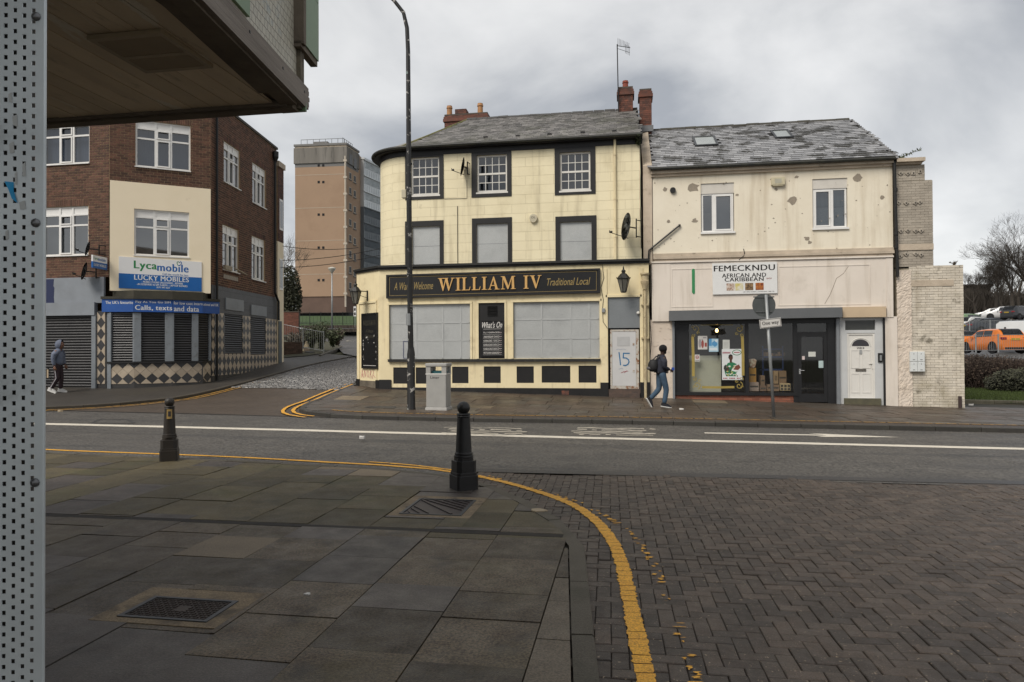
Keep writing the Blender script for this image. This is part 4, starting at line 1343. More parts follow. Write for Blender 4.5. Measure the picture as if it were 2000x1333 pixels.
u = ux(1177); cable(m2,[(u,DF - .04,4.35),(u + .05,DF - .04,3.9),(u - .04,DF - .04,3.6),(u + .03,DF - .04,3.2),(u,DF - .04,2.9),(u + .02,DF - .04,2.5),(u + .15,DF - .04,2.3)],.009)
cable(m2,[(ux(1272),DF - .05,4.3)] + [(ux(1270 + 2 * math.sin(i)),DF - .05,4.3 - .3 * i) for i in range(1,11)],.012)
m2.build('cable',plain('dark_cable',(.05,.045,.035),.7),pub)
M_flake = mat('flaked_plaster',(.46,.40,.30),(.36,.31,.24),scale=9,rough=.9)
M_box = plain('beige_box',(.5,.45,.33),.6)

# ---- fascia sign
sign = thing('pub_sign','long black fascia sign with gold WILLIAM IV lettering above the boarded windows','sign',FP.M @ Vector((-4.4,DF,3.4)))
SD = DF - .09
qs = qmap(FP,(754.6,537.4),(1171.8,524.5),(1171.8,572.5),(754.6,583.4),SD)
def qprism(mb,q,s0,s1,t0,t1,y0,y1,m=0):
 mb.prism([q(s0,t0),q(s1,t0),q(s1,t1),q(s0,t1)],y0,y1,m)
m2 = MB(FP.M); qprism(m2,qs,0,1,0,1,SD,DF); m2.build('board',mat('sign_black',(.008,.008,.009),(.011,.011,.012),rough=.42),sign)
m2 = MB(FP.M)
for s0,s1,t0,t1 in ((0,1,0,.07),(0,1,.93,1),(0,.008,.07,.93),(.992,1,.07,.93)): qprism(m2,qs,s0,s1,t0,t1,SD - .03,SD - .001)
m2.build('frame',M_black,sign)
m2 = MB(FP.M)
for s0,s1,t0,t1 in ((.015,.985,.105,.12),(.015,.985,.88,.895),(.015,.0165,.12,.88),(.9835,.985,.12,.88)): qquad(m2,qs,s0,s1,t0,t1,SD - .002)
m2.build('gold_line',M_gold_dim,sign)
SER = .055
def serif_glyph(ch):
 """heavy roman capitals as stroke polygons, cap height 1"""
 sv = lambda a,b,t: [(a,0),(b,0),(b - .03,SER),(a + .03,SER)] if t == 0 else [(a,1),(b,1),(b - .03,1 - SER),(a + .03,1 - SER)]
 if ch == 'I': return .42,[[(.12,0),(.30,0),(.30,1),(.12,1)],sv(0,.42,0),sv(0,.42,1)]
 if ch == 'L': return .74,[[(.12,0),(.30,0),(.30,1),(.12,1)],sv(0,.42,1),[(0,0),(.66,0),(.64,SER),(.03,SER)],[(.5,0),(.66,0),(.72,.28),(.68,.28),(.6,.07)]]
 if ch == 'A': return .96,[[(.10,0),(.17,0),(.49,.88),(.47,1),(.44,1)],[(.62,0),(.82,0),(.50,1),(.44,1),(.42,.9)],[(.22,.28),(.70,.28),(.68,.35),(.25,.35)],sv(0,.30,0),sv(.54,.95,0)]
 if ch == 'V': return .92,[[(.10,1),(.31,1),(.56,.16),(.50,0),(.46,0)],[(.74,1),(.82,1),(.52,0),(.47,.1)],sv(0,.42,1),sv(.62,.93,1)]
 if ch == 'W': return 1.36,[[(.10,1),(.30,1),(.48,.18),(.43,0),(.39,0)],[(.62,1),(.70,1),(.44,0),(.40,.1)],[(.56,1),(.76,1),(.94,.18),(.89,0),(.85,0)],[(1.16,1),(1.24,1),(.90,0),(.86,.1)],sv(0,.84,1),sv(1.05,1.36,1)]
 if ch == 'M': return 1.20,[[(.13,0),(.20,0),(.22,1),(.15,1)],[(.10,1),(.32,1),(.63,.2),(.58,0),(.54,0)],[(.86,1),(.93,1),(.61,0),(.56,.1)],[(.88,0),(1.07,0),(1.03,1),(.86,1)],sv(0,.34,0),sv(.78,1.18,0),sv(0,.32,1),sv(.86,1.15,1)]
 return .45,[]
def roman(mb,word,q,s0,s1,t0,t1,y0,y1,gap=.06):
 adv = [serif_glyph(c) for c in word]
 tot = sum(a + gap for a,_ in adv) - gap
 x = 0
 for i,(a,polys) in enumerate(adv):
  for j,pg in enumerate(polys):
   mb.prism([q(s0 + (s1 - s0) * (x + p[0]) / tot,t0 + (t1 - t0) * p[1]) for p in pg],y0 - .0004 * j,y1)
  x += a + gap
m2 = MB(FP.M); roman(m2,'WILLIAM IV',qs,.252,.737,.25,.79,SD - .035,SD - .003); m2.build('gold_lettering',M_gold,sign)
m2 = MB(FP.M); qwords(m2,qs,'A Warm Welcome',.038,.228,.34,.66,SD - .003,.006,.3); m2.build('small_lettering',M_gold_dim,sign)
m2 = MB(FP.M); qwords(m2,qs,'Traditional Local',.762,.957,.35,.65,SD - .003,.006,.3); m2.build('small_lettering',M_gold_dim,sign)

# ---- what's on board
wo = thing('chalk_board',"black What's On board with white chalk lettering between the boarded windows",'notice board',FP.M @ Vector((ux(961),DF,1.5)))
BD = DF - .015
qb = qmap(FP,(938.6,626.5),(984,625.5),(984.5,696),(939,696.8),BD)
m2 = MB(FP.M); qprism(m2,qb,0,1,0,1,BD,DF + .02); m2.build('board',mat('chalkboard',(.010,.010,.011),(.014,.014,.015),rough=.6),wo)
m2 = MB(FP.M)
for r in ((0,1,0,.025),(0,1,.975,1),(0,.04,.025,.975),(.96,1,.025,.975)): qprism(m2,qb,*r,BD - .02,BD - .001)
m2.build('frame',M_black,wo)
m2 = MB(FP.M); qwords(m2,qb,"What's On",.07,.93,.79,.96,BD - .003,.018,.38)
qquad(m2,qb,.12,.88,.755,.762,BD - .003)
rows = ["D.J / KARAOKE","ANNIVERSARY DANCE","KARAOKE / DISCO","KARAOKE DISCO","KARAOKE DISCO","MOTOWN KARAOKE"]
for i,r in enumerate(rows):
 t = .655 - i * .112
 qwords(m2,qb,r,.13,.80,t - .026,t + .028,BD - .003,.012)
 qquad(m2,qb,.1,.9,t - .052,t - .048,BD - .003)
m2.build('chalk_lettering',M_chalk,wo)
m2 = MB(FP.M)
for i in range(6):
 t = .655 - i * .112
 stroke(m2,[qb(.8 + .02 * k,t + .01 * math.sin(k * 2)) for k in range(6)],.012,BD - .0035)
m2.build('chalk_note',plain('pink_chalk',(.5,.42,.42),.8),wo)

# ---- menu board on the chamfered corner
mn = thing('menu_board','tall black board with peeling white scraps on the chamfered pub corner','notice board',FCc.M @ Vector((.75,0,1.2)))
mq = FCc.rect(707,612,737.6,720.5,-.03)
m2 = MB(FCc.M); m2.box(mq[0],mq[1],-.04,-.0,mq[2],mq[3]); m2.build('board',mat('menu_black',(.009,.009,.010),(.013,.013,.013),rough=.35),mn)
m2 = MB(FCc.M)
for r in ((mq[0],mq[1],mq[2],mq[2] + .05),(mq[0],mq[1],mq[3] - .05,mq[3]),(mq[0],mq[0] + .05,mq[2] + .05,mq[3] - .05),(mq[1] - .05,mq[1],mq[2] + .05,mq[3] - .05)): m2.box(r[0],r[1],-.06,-.041,r[2],r[3])
m2.build('frame',M_black,mn)
m2 = MB(FCc.M); cm = (mq[0] + mq[1]) / 2; hw = (mq[1] - mq[0]) / 2 - .1; hz = mq[3] - mq[2]
roman(m2,'WILLIAM IV',lambda s,t: (cm - hw + 2 * hw * s,mq[3] - .42 + .17 * t),0,1,0,1,-.043,-.041)
lettering(m2,'A Warm',cm - hw * .6,cm + hw * .6,mq[3] - .68,mq[3] - .56,-.042,.005,.3); lettering(m2,'Welcome',cm - hw * .7,cm + hw * .7,mq[3] - .86,mq[3] - .73,-.042,.005,.3)
m2.build('faded_lettering',plain('very_faded_gold',(.06,.055,.04),.5),mn)
random.seed(21)
m2 = MB(FCc.M)
for k in range(26):
 e = random.random()
 u = random.choice((mq[0] + .09,mq[1] - .09)) + random.uniform(-.02,.02); z = mq[2] + .1 + random.random() * hz * .45
 if k < 9: u,z = cm + random.uniform(-.3,.3),mq[2] + hz * .52 + random.uniform(-.16,.14)
 w,h = random.uniform(.01,.05),random.uniform(.01,.09)
 m2.add([(u,-.043,z),(u + w,-.043,z + random.uniform(-.02,.02)),(u + w * random.random(),-.043,z + h)],[(0,1,2)])
m2.box(cm - hw,cm + hw,-.044,-.0425,mq[2] + .1,mq[2] + .115)
m2.build('paper_scrap',M_chalk,mn)

# ---- lanterns
def lantern(label,base,sz,arm,ang):
 """hexagonal tapered lantern; base = bottom centre; arm = vector to the wall fixing"""
 t = thing('wall_lantern',label,'lamp',base)
 g = MB(); r0,r1,h = .52 * sz * .42,.52 * sz,sz * 1.15
 f = MB(); n = 6
 pt_ = lambda r,z,k: (r * math.cos(2 * math.pi * k / n + ang),r * math.sin(2 * math.pi * k / n + ang),z)
 for k in range(n):
  a,b,c,d = pt_(r0,0,k),pt_(r0,0,k + 1),pt_(r1,h,k + 1),pt_(r1,h,k)
  p = MB(); p.add([a,b,c,d],[(0,1,2,3),(3,2,1,0)]); p.build('pane',M_milky,t,local=True)
  f.tube([a,d],.012 * sz / .35,4)
 for r,z in ((r0,0),(r1,h)): f.tube([pt_(r,z,k) for k in range(n + 1)],.014 * sz / .35,4,cap=False)
 f.build('cage',M_iron,t,local=True)
 c = MB()
 c.lathe([(r1 * 1.14,h),(r1 * 1.12,h + .05 * sz),(r1 * .55,h + .42 * sz),(r1 * .3,h + .5 * sz),(r1 * .3,h + .62 * sz),(r1 * .42,h + .66 * sz),(r1 * .2,h + .8 * sz),(r1 * .08,h + .84 * sz),(r1 * .14,h + .92 * sz),(r1 * .02,h + 1.15 * sz)],6)
 for k in range(6):
  q = pt_(r1 * 1.12,h + .04 * sz,k); c.tube([q,(q[0] * 1.04,q[1] * 1.04,q[2] + .1 * sz)],.012 * sz / .35,4)
 c.build('hood',M_iron,t,local=True)
 b = MB(); A = Vector(arm)
 b.tube([(0,0,h * .95 + .05),A * .5 + Vector((0,0,h * .95 + .05)),A + Vector((0,0,h * .95 + .05))],.016,6)
 b.tube([(0,0,h * .9)] + [A * (i / 6) + Vector((0,0,h * (.9 - .35 * math.sin(i / 6 * 1.4)))) for i in range(1,7)],.01,5)
 e = A + Vector((0,0,0)); b.tube([e + Vector((0,0,h * .3)),e + Vector((0,0,h * 1.15))],.03,6)
 b.build('bracket',M_iron,t,local=True)
M_milky = mat('milky_glass',(.30,.29,.25),(.24,.23,.20),rough=.25)
pl = FCc.M @ Vector((FCc.at(718,579)[0],0,0))
lp_ = at_depth(694.5,594,(pl - Vector((0,0,0))).y / ray(694,594).y * .985)
lantern('black hexagonal lantern on an iron arm at the chamfered pub corner',lp_,.36,(pl.x - lp_.x,pl.y - lp_.y - .02,0),.3)
lb = FP.at(1218,571,-.55)
lantern('black hexagonal lantern hanging over the steel pub door',FP.M @ Vector((lb[0],-.55,lb[1])),.36,(0,.45,0),.26)

# ---- dishes, alarm boxes, aerial
def dish(label,pos,d,facing,rim,arm_len,m,mount,group=None):
 """offset satellite dish; facing = outward direction of the bowl"""
 t = thing('satellite_dish',label,'satellite dish',pos,0,group)
 fz = Vector(facing).normalized(); q = fz.to_track_quat('Z','Y').to_matrix().to_4x4()
 b = MB(q); n,rr = 20,5
 vs,fs = [],[]
 for i in range(rr + 1):
  r = d / 2 * i / rr
  for k in range(n):
   a = 2 * math.pi * k / n; vs.append((r * math.cos(a) * .92,r * math.sin(a),(r / d * 2) ** 2 * d * .09))
 for i in range(rr):
  for k in range(n):
   k2 = (k + 1) % n; fs.append((i * n + k,i * n + k2,(i + 1) * n + k2,(i + 1) * n + k)); fs.append((i * n + k,(i + 1) * n + k,(i + 1) * n + k2,i * n + k2))
 b.add(vs,fs); b.build('reflector',m,t,local=True,smooth=True)
 a = MB()
 s = q @ Vector((0,-d * .45,d * .06)); e = q @ Vector((0,-d * .38,arm_len));
 low = Vector((0,0,-d * .42)); tip = fz * arm_len + Vector((0,0,-d * .3))
 a.tube([low,tip],.012,5); a.tube([tip,tip - fz * .09 + Vector((0,0,.03))],.03,8); a.tube([tip - fz * .02,tip + fz * .0 + Vector((0,0,.06))],.012,5)
 a.build('feed_arm',M_iron,t,local=True)
 w = MB(); w.tube([(0,0,0),Vector(mount) * .6],.022,6); w.tube([Vector(mount) * .6 + Vector((0,0,-d * .35)),Vector(mount) * .6 + Vector((0,0,d * .35))],.022,6)
 for s_ in (-.3,.3): w.tube([Vector(mount) * .6 + Vector((0,0,d * s_)),Vector(mount) + Vector((0,0,d * s_))],.016,5)
 w.build('bracket',M_iron,t,local=True)
u,z = FP.at(907,327,-.25)
dish('small dark edge-on dish between the first two upper pub windows',FP.M @ Vector((u,-.3,z)),.62,(-1,-.16,.2),.02,.42,mat('dark_mesh_dish',(.03,.03,.031),(.04,.04,.04),rough=.5),(.12,.3,0))
u,z = FP.at(1227,444,-.5)
dish('large grey oval dish on a bracket beside the cream pub downpipe',FP.M @ Vector((u,-.55,z)),.86,(-.95,-.36,.12),.02,.62,mat('grey_dish',(.17,.18,.17),(.13,.14,.13),scale=3,rough=.5),(.42,.5,0))
def alarm(label,Fm,px0,py0,px1,py1,shape,mats,note=None):
 a,b,c,d = Fm.rect(px0,py0,px1,py1,-.08)
 t = thing('alarm_box',label,'alarm box',Fm.M @ Vector(((a + b) / 2,0,(c + d) / 2)))
 m = MB(Fm.M)
 if shape == 'round':
  n = 16; cx,cz,r = (a + b) / 2,(c + d) / 2,(b - a) / 2
  m.prism([(cx + r * math.cos(2 * math.pi * k / n),cz + r * math.sin(2 * math.pi * k / n) * (1.0 if math.sin(2 * math.pi * k / n) > 0 else 1.25)) for k in range(n)],-.08,0)
 else:
  m.prism([(a,c + .03),(b,c + .03),(b,d),(a,d)],-.1,0); m.prism([(a + .05,c),(b - .05,c),(b - .02,c + .03),(a + .02,c + .03)],-.09,0)
 m.build('case',mats[0],t,bevel=.01)
 k = MB(Fm.M)
 if note: lettering(k,note,a + (b - a) * .22,b - (b - a) * .22,c + (d - c) * .42,c + (d - c) * .68,-.082,.01)
 else: k.box(a + .1,b - .1,-.106,-.1,c + .08,d - .05)
 k.build('marking',mats[1],t)
alarm('round cream alarm box with faded digits between the upper pub windows',FP,1034,418,1049,433.5,'round',(M_box,plain('faint_black',(.06,.055,.05),.7)),'OL')
# camera and junction box by the door
jb = thing('junction_box','small grey electric box left of the pub door screen','junction box',FP.M @ Vector((ux(1179),DF,2.85)))
m2 = MB(FP.M); m2.box(ux(1176),ux(1182),DF - .09,DF - .035,2.8,2.93); m2.build('case',M_galv,jb,bevel=.006)
cc = thing('security_camera','small white dome camera at the right edge of the door screen','camera',FP.M @ Vector((ux(1246.5),DF,3.17)))
m2 = MB(FP.M); u,z = FP.at(1246.5,611.5,DF - .05); m2.lathe([(.05,-.04),(.055,0),(.045,.03),(.015,.05)],10,(u,DF - .03,z)); m2.build('dome',M_whitepaint,cc,smooth=True)
# television aerial on the chimney
ab = at_y(1208.5,228,25.65); at_ = at_y(1205.5,91,25.65)
ae = thing('television_aerial','tall thin television aerial on the right pub chimney','aerial',(ab.x,25.6,ab.z))
m2 = MB(); m2.tube([(ab.x,25.6,ab.z - .3),(at_.x,25.6,at_.z + .05)],.022,6); m2.build('mast',M_iron,ae)
m2 = MB()
for i in range(9):
 x = at_.x + .02 + .05 * i; m2.tube([(x,25.6,at_.z - .02 - .012 * i),(x + .01,25.6,at_.z + .28 - .026 * i)],.006,4)
m2.tube([(at_.x,25.6,at_.z),(at_.x + .48,25.58,at_.z - .12)],.012,5)
for i in range(4): m2.tube([(at_.x + .3 + .05 * i,25.3,at_.z - .1 - .03 * i),(at_.x + .3 + .05 * i,25.85,at_.z - .2 - .03 * i)],.006,4)
m2.tube([(at_.x,25.6,at_.z - .1),(at_.x + .46,25.58,at_.z - .3)],.008,4)
m2.build('elements',M_iron,ae)

# ================================================================== THE SHOP HOUSE
FS = Frame((0,22.09,0),0.0)
shop = thing('terraced_shop_house','two storey peeling cream house with slate roof and dark grocery shopfront','building',(4.3,22.09,0))
M_peel = mat('peeling_render',(.72,.66,.54),(.66,.595,.475),scale=1.1,rough=.8,bump=.006,bscale=7,
             dirt=[((.40,.33,.24),1.0,.60,.80,.45),((.23,.19,.145),3.1,.715,.735,.9),((.3,.24,.17),9,.68,.75,.6),((.45,.37,.26),1.0,.52,.7,.6,(2.6,2.6,.2))])
M_pink = mat('pinkish_board',(.67,.605,.535),(.61,.545,.475),scale=1.0,rough=.6,bump=.0015,bscale=15,dirt=[((.40,.35,.29),1.6,.58,.78,.5),((.2,.17,.13),14,.70,.78,.5),((.42,.36,.29),1.0,.52,.7,.55,(3,3,.25))])
M_grime = mat('grimy_render',(.50,.42,.33),(.36,.30,.23),scale=2.2,rough=.85,bump=.01,bscale=10,dirt=((.12,.1,.07),5,.6,.72,.7))
BL,BR = .86,7.93
ZE2 = 7.22
hw1 = FS.rect(1369,358,1434,454.5); hw2 = FS.rect(1587,349,1655.5,446.5)
ZM = 4.52
m2 = MB(FS.M); wall(m2,BL,BR,ZM,ZE2 + .1,[hw1,hw2],reveal=.13)
m2.add([(BL,0,ZM),(BL,8,ZM),(BL,8,ZE2),(BL,0,ZE2)],[(3,2,1,0)]); m2.add([(BR,0,-1),(BR,8,-1),(BR,8,ZE2),(BR,0,ZE2)],[(0,1,2,3)])
YR2 = 3.95
rz2 = (at_y(1275,256,22.09 + YR2).z + at_y(1664,233,22.09 + YR2).z) / 2
m2.add([(BR,0,ZE2),(BR,8,ZE2),(BR,YR2,rz2 - .1)],[(0,1,2)])
m2.add([(BL,0,ZE2),(BL,8,ZE2),(BL,YR2,rz2 - .1)],[(2,1,0)])
m2.add([(BL,8,-1),(BR,8,-1),(BR,8,ZE2),(BL,8,ZE2)],[(3,2,1,0)])
m2.build('wall',M_peel,shop)
# eaves, moulding, gutter
m2 = MB(FS.M); m2.box(BL - .05,BR + .02,-.14,0,ZE2 - .06,ZE2 + .05); m2.box(BL - .05,BR + .02,-.07,0,ZE2 - .14,ZE2 - .061); m2.build('eaves_moulding',M_grime,shop)
m2 = MB(FS.M); m2.tube([(BL - .06,-.2,ZE2 + .08),(BR + .02,-.2,ZE2 + .06)],.055,8); m2.build('gutter',MATS['gutter_black'],shop)
# roof
ez2,ey2 = ZE2 + .12,-.2
p2 = math.atan2(rz2 - ez2,YR2 - ey2); SL2 = math.hypot(rz2 - ez2,YR2 - ey2)
rf = MB(FS.M); rf.add([(BL,8.2,ez2),(BR,8.2,ez2),(BR,YR2,rz2 - .02),(BL,YR2,rz2 - .02)],[(3,2,1,0)]);
rf.add([(BL,ey2,ez2 - .02),(BR,ey2,ez2 - .02),(BR,YR2,rz2 - .05),(BL,YR2,rz2 - .05)],[(0,1,2,3)])
roof2 = rf.build('roof',M_slate_b,shop)
def slope_px(px,py):
 """pixel on the front slope -> slope coordinates"""
 n = Vector((0,-math.sin(p2),math.cos(p2))); P0 = FS.M @ Vector((0,ey2,ez2))
 p = on_plane(px,py,P0,n) - P0
 return p.x,math.hypot(p.y,p.z)
sk = []
for (x0,y0,x1,y1) in ((1354,269.5,1400,287),(1508,257,1545,272)):
 a,b = slope_px((x0 + x1) / 2,y0),slope_px((x0 + x1) / 2,y1); c,d = slope_px(x0,(y0 + y1) / 2),slope_px(x1,(y0 + y1) / 2)
 sk.append((c[0],d[0],b[1],a[1]))
Mx2 = slates(roof2,FS.M @ Vector((0,ey2,ez2)),0,p2,[(BL - .02,0),(BR + .04,0),(BR + .04,SL2),(BL - .02,SL2)],.305,.215,M_slate_b,300,skip=sk)
for a,b,c,d in sk:
 m2 = MB(Mx2)
 for r in ((a,b,c,c + .08),(a,b,d - .08,d),(a,a + .07,c + .08,d - .08),(b - .07,b,c + .08,d - .08)):
  m2.add([(r[0],r[2],0),(r[1],r[2],0),(r[1],r[3],0),(r[0],r[3],0),(r[0],r[2],.07),(r[1],r[2],.07),(r[1],r[3],.07),(r[0],r[3],.07)],[(4,5,6,7),(0,1,5,4),(1,2,6,5),(2,3,7,6),(3,0,4,7)])
 o = m2.build('skylight',mat('skylight_frame',(.045,.047,.05),rough=.4,metal=.3),roof2)
 m2 = MB(Mx2); m2.add([(a + .07,c + .08,.05),(b - .07,c + .08,.05),(b - .07,d - .08,.05),(a + .07,d - .08,.05)],[(0,1,2,3)])
 m2.build('pane',mat('skylight_pane',(.30,.32,.31),rough=.06,spec=.8),o)
m2 = MB(FS.M)
for k in range(16):
 a,b = BL + (BR - BL) * k / 16,BL + (BR - BL) * (k + 1) / 16
 h = random.uniform(-.01,.015)
 m2.tube([(a + .006,YR2,rz2 + h - .03),(b - .006,YR2,rz2 + h - .03)],.09,6)
m2.build('ridge',mat('mossy_ridge',(.055,.05,.035),(.035,.034,.03),scale=4,rough=.8),roof2)
# scalloped verge at the right
m2 = MB(FS.M)
for k in range(24):
 t = k / 24; y,z = ey2 + (YR2 - ey2) * t,ez2 + (rz2 - ez2) * t
 m2.box(BR + .02,BR + .09,y,y + .17,z - .06,z + .05)
m2.build('verge',M_slate_b,roof2)
# parapet upstand against the pub and the chimney on it
m2 = MB(FS.M); m2.prism([(0,0)],0,0) if False else None
vs = [(BL - .30,.0,4.3),(BL,.0,4.3),(BL,.0,ZE2 + .02),(BL - .30,.0,ZE2 + .35)]
m2 = MB(FS.M)
yy0,yy1 = .0,4.2
prof = [(0,4.3),(0,ZE2 + .25),(YR2,rz2 + .12),(YR2 + .8,rz2 - .2),(YR2 + .8,4.3)]
m2.add([(BL - .30,p[0] + .05,p[1]) for p in prof] + [(BL - .02,p[0] - .03,p[1]) for p in prof],[(4,3,2,1,0),(5,6,7,8,9),(0,1,6,5),(1,2,7,6),(2,3,8,7)])
m2.build('parapet',M_grime,shop)
chimney('chimney',1249.5,1273,176,252,25.55,.62,(),M_redpot,roof2)
m2 = MB(); a,b = at_y(1249,247,25.5),at_y(1275,254,25.5); m2.box(a.x - .02,b.x + .02,25.44,25.5,b.z - .06,a.z); m2.build('flashing',M_lead,roof2)
# windows: white plastic casements under a blank panel
M_upvc = mat('white_upvc',(.70,.69,.67),(.64,.63,.61),scale=3,rough=.35)
M_glass2 = glass('clear_window_glass',(.45,.5,.53),.2)
def casement(Fm,root,hole,split,blank,curtain):
 a,b,c,d = hole
 zt = d - blank
 f = MB(Fm.M); t = .05
 f.box(a + .02,b - .02,.05,.12,c + .02,c + .02 + t); f.box(a + .02,b - .02,.05,.12,zt - t,zt); f.box(a + .02,a + .02 + t,.051,.12,c + .02 + t,zt - t); f.box(b - .02 - t,b - .02,.051,.12,c + .02 + t,zt - t)
 u = a + (b - a) * split
 f.box(u - .045,u + .045,.047,.118,c + .02 + t,zt - t)
 o = f.build('window',M_upvc,root)
 f = MB(Fm.M)
 (l,r) = (u + .045,b - .02 - t) if split < .5 else (a + .02 + t,u - .045)
 for q in ((l,r,c + .07,c + .11),(l,r,zt - t - .04,zt - t),(l,l + .04,c + .11,zt - t - .04),(r - .04,r,c + .11,zt - t - .04)): f.box(q[0],q[1],.035,.06,q[2],q[3])
 f.build('opening_sash',M_upvc,o)
 for (l,r) in ((a + .06,u - .04),(u + .04,b - .06)):
  p = MB(Fm.M); p.add([(l,.085,c + .06),(r,.085,c + .06),(r,.085,zt - .04),(l,.085,zt - .04)],[(0,1,2,3)]); p.build('pane',M_glass2,o)
 if blank > .02:
  p = MB(Fm.M); p.box(a,b,.03,.1,zt,d); p.build('blank_panel',mat('blank_white_panel',(.58,.55,.50),(.5,.47,.42),scale=3,rough=.6),o)
 p = MB(Fm.M); p.box(a - .02,b + .02,-.05,.06,c - .04,c + .02); p.build('sill',M_upvc,o)
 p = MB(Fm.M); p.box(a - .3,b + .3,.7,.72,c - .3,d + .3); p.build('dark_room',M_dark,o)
 for (u0,u1,z0,z1,m) in curtain:
  p = MB(Fm.M); p.box(a + (b - a) * u0,a + (b - a) * u1,.2,.21,c + (d - c) * z0,c + (d - c) * z1); p.build('curtain',m,o)
M_brcurt = mat('brown_curtain',(.085,.06,.045),(.06,.045,.035),scale=6,rough=.9,stretch=(5,5,.3))
M_grcurt = mat('grey_net',(.22,.23,.22),(.16,.17,.165),scale=6,rough=.9,stretch=(6,6,.3))
M_lace = mat('lace',(.34,.34,.32),(.22,.22,.21),scale=40,rough=.9)
casement(FS,shop,hw1,.38,.32,((.04,.36,.03,.42,M_brcurt),(.46,.95,.03,.70,mat('grey_curtain',(.10,.10,.105),(.08,.08,.085),scale=5,rough=.9))))
casement(FS,shop,hw2,.56,.30,((.03,.96,.45,.88,M_grcurt),(.05,.55,.05,.46,M_lace),(.6,.95,.05,.44,M_lace)))
# string courses above the shopfront
z1_,z2_ = 4.30,4.78
m2 = MB(FS.M); m2.box(BL,BR,-.05,0,ZM + .02,ZM + .12); m2.box(BL,BR,-.10,0,ZM - .06,ZM + .019); m2.box(BL + .03,BR - .03,-.06,0,4.33,ZM - .061); m2.build('string_course',M_grime,shop)
m2 = MB(FS.M); m2.box(BL,BR,0,.02,4.2,ZM); m2.build('wall_band',M_grime,shop)
# fascia board with end brackets
DS = -.06
zf0,zf1 = FS.at(1500,604.5,DS)[1],4.34
uL,uR = FS.at(1273,560,DS)[0],FS.at(1744,560,DS)[0]
m2 = MB(FS.M); m2.box(uL,uR,DS,.02,zf0 - .02,zf1);
m2.box(uL,FS.at(1309,560,DS)[0],DS - .012,DS,FS.at(1290,628,DS)[1],zf1 - .03); m2.box(FS.at(1731,560,DS)[0],uR,DS - .012,DS,FS.at(1738,620,DS)[1],zf1 - .02)
for px0,px1 in ((1311,1392),(1520,1700)):
 a,b = FS.at(px0,560,DS)[0],FS.at(px1,560,DS)[0]
 for q in ((a,b,zf0 + .1,zf0 + .13),(a,b,zf1 - .22,zf1 - .19),(a,a + .03,zf0 + .13,zf1 - .22),(b - .03,b,zf0 + .13,zf1 - .22)): m2.box(q[0],q[1],DS - .01,DS,q[2],q[3])
m2.box(uL - .02,uR + .02,DS - .04,.02,zf1,zf1 + .05)
m2.build('fascia',M_pink,shop)
m2 = MB(FS.M); q = FS.rect(1351.5,525,1357,575,DS - .01); m2.prism([(q[0],q[2] + .05),(q[0] + .05,q[2]),(q[1],q[2] + .03),(q[1],q[3] - .02),(q[0] + .03,q[3]),(q[0],q[3] - .04)],DS - .014,DS - .001)
m2.build('green_stripe',plain('green_paint',(.03,.22,.08),.6),shop)
m2 = MB(FS.M); cr = [FS.at(1240 + x / 3.507,480 + y / 3.507,DS) for x,y in ((1462,142),(1430,190),(1395,215),(1380,225),(1360,280),(1335,340),(1300,400))]
stroke(m2,cr,.012,DS - .003); m2.build('crack',plain('crack_shadow',(.25,.2,.15),.9),shop)
# shutter box, guide rails
q = FS.rect(1307,604,1645,624,-.3)
bx = [FS.at(1307,607.5,-.3),FS.at(1645,600.5,-.3),FS.at(1645,620,-.3),FS.at(1307,627,-.3)]
m2 = MB(FS.M); m2.prism(bx,-.32,DS + .001); m2.build('shutter_box',mat('shutter_grey',(.13,.135,.14),(.11,.115,.12),scale=2,rough=.45,metal=.2),shop)
gz = T(4,22)
m2 = MB(FS.M)
for px0,px1 in ((1313.6,1317.8),(1634,1640)):
 m2.box(FS.at(px0,700,-.08)[0],FS.at(px1,700,-.08)[0],-.09,.0,gz - .15,bx[3][1] + .02)
m2.build('shutter_rail',mat('rail_grey',(.22,.235,.25),(.18,.19,.2),rough=.5,metal=.2),shop)
q = FS.rect(1645.5,599.5,1730.5,620,-.14); m2 = MB(FS.M); m2.box(q[0],q[1],-.16,DS,q[2],q[3]); m2.build('cover_box',mat('cream_box',(.52,.40,.27),(.44,.34,.23),scale=1.5,rough=.7),shop)
# piers
M_bumpy = mat('pebbled_render',(.60,.52,.44),(.52,.44,.36),scale=2,rough=.8,bump=.004,bscale=20,dirt=[((.16,.15,.09),1.7,.6,.75,.35),((.3,.25,.18),8,.62,.75,.5)])
a,b = FS.at(1274,700)[0],FS.at(1314,700)[0]
m2 = MB(FS.M); m2.box(a - .06,b,-.02,.3,-.3,FS.at(1290,628)[1] + .05)
random.seed(31)
for k in range(26):
 u,z = random.uniform(a + .05,b - .05),random.uniform(.1,2.3); m2.lathe([(.001,0),(.02,.006),(.028,.0)],5) if False else m2.box(u - .022,u + .022,-.035,-.018,z - .008,z + .008)
m2.build('pier',M_bumpy,shop)
a2,b2 = FS.at(1727,700)[0],FS.at(1752,700)[0]
m2 = MB(FS.M); m2.box(a2,b2,-.05,.3,-.4,FS.at(1738,620)[1] + .02); m2.build('pier',M_pink,shop)
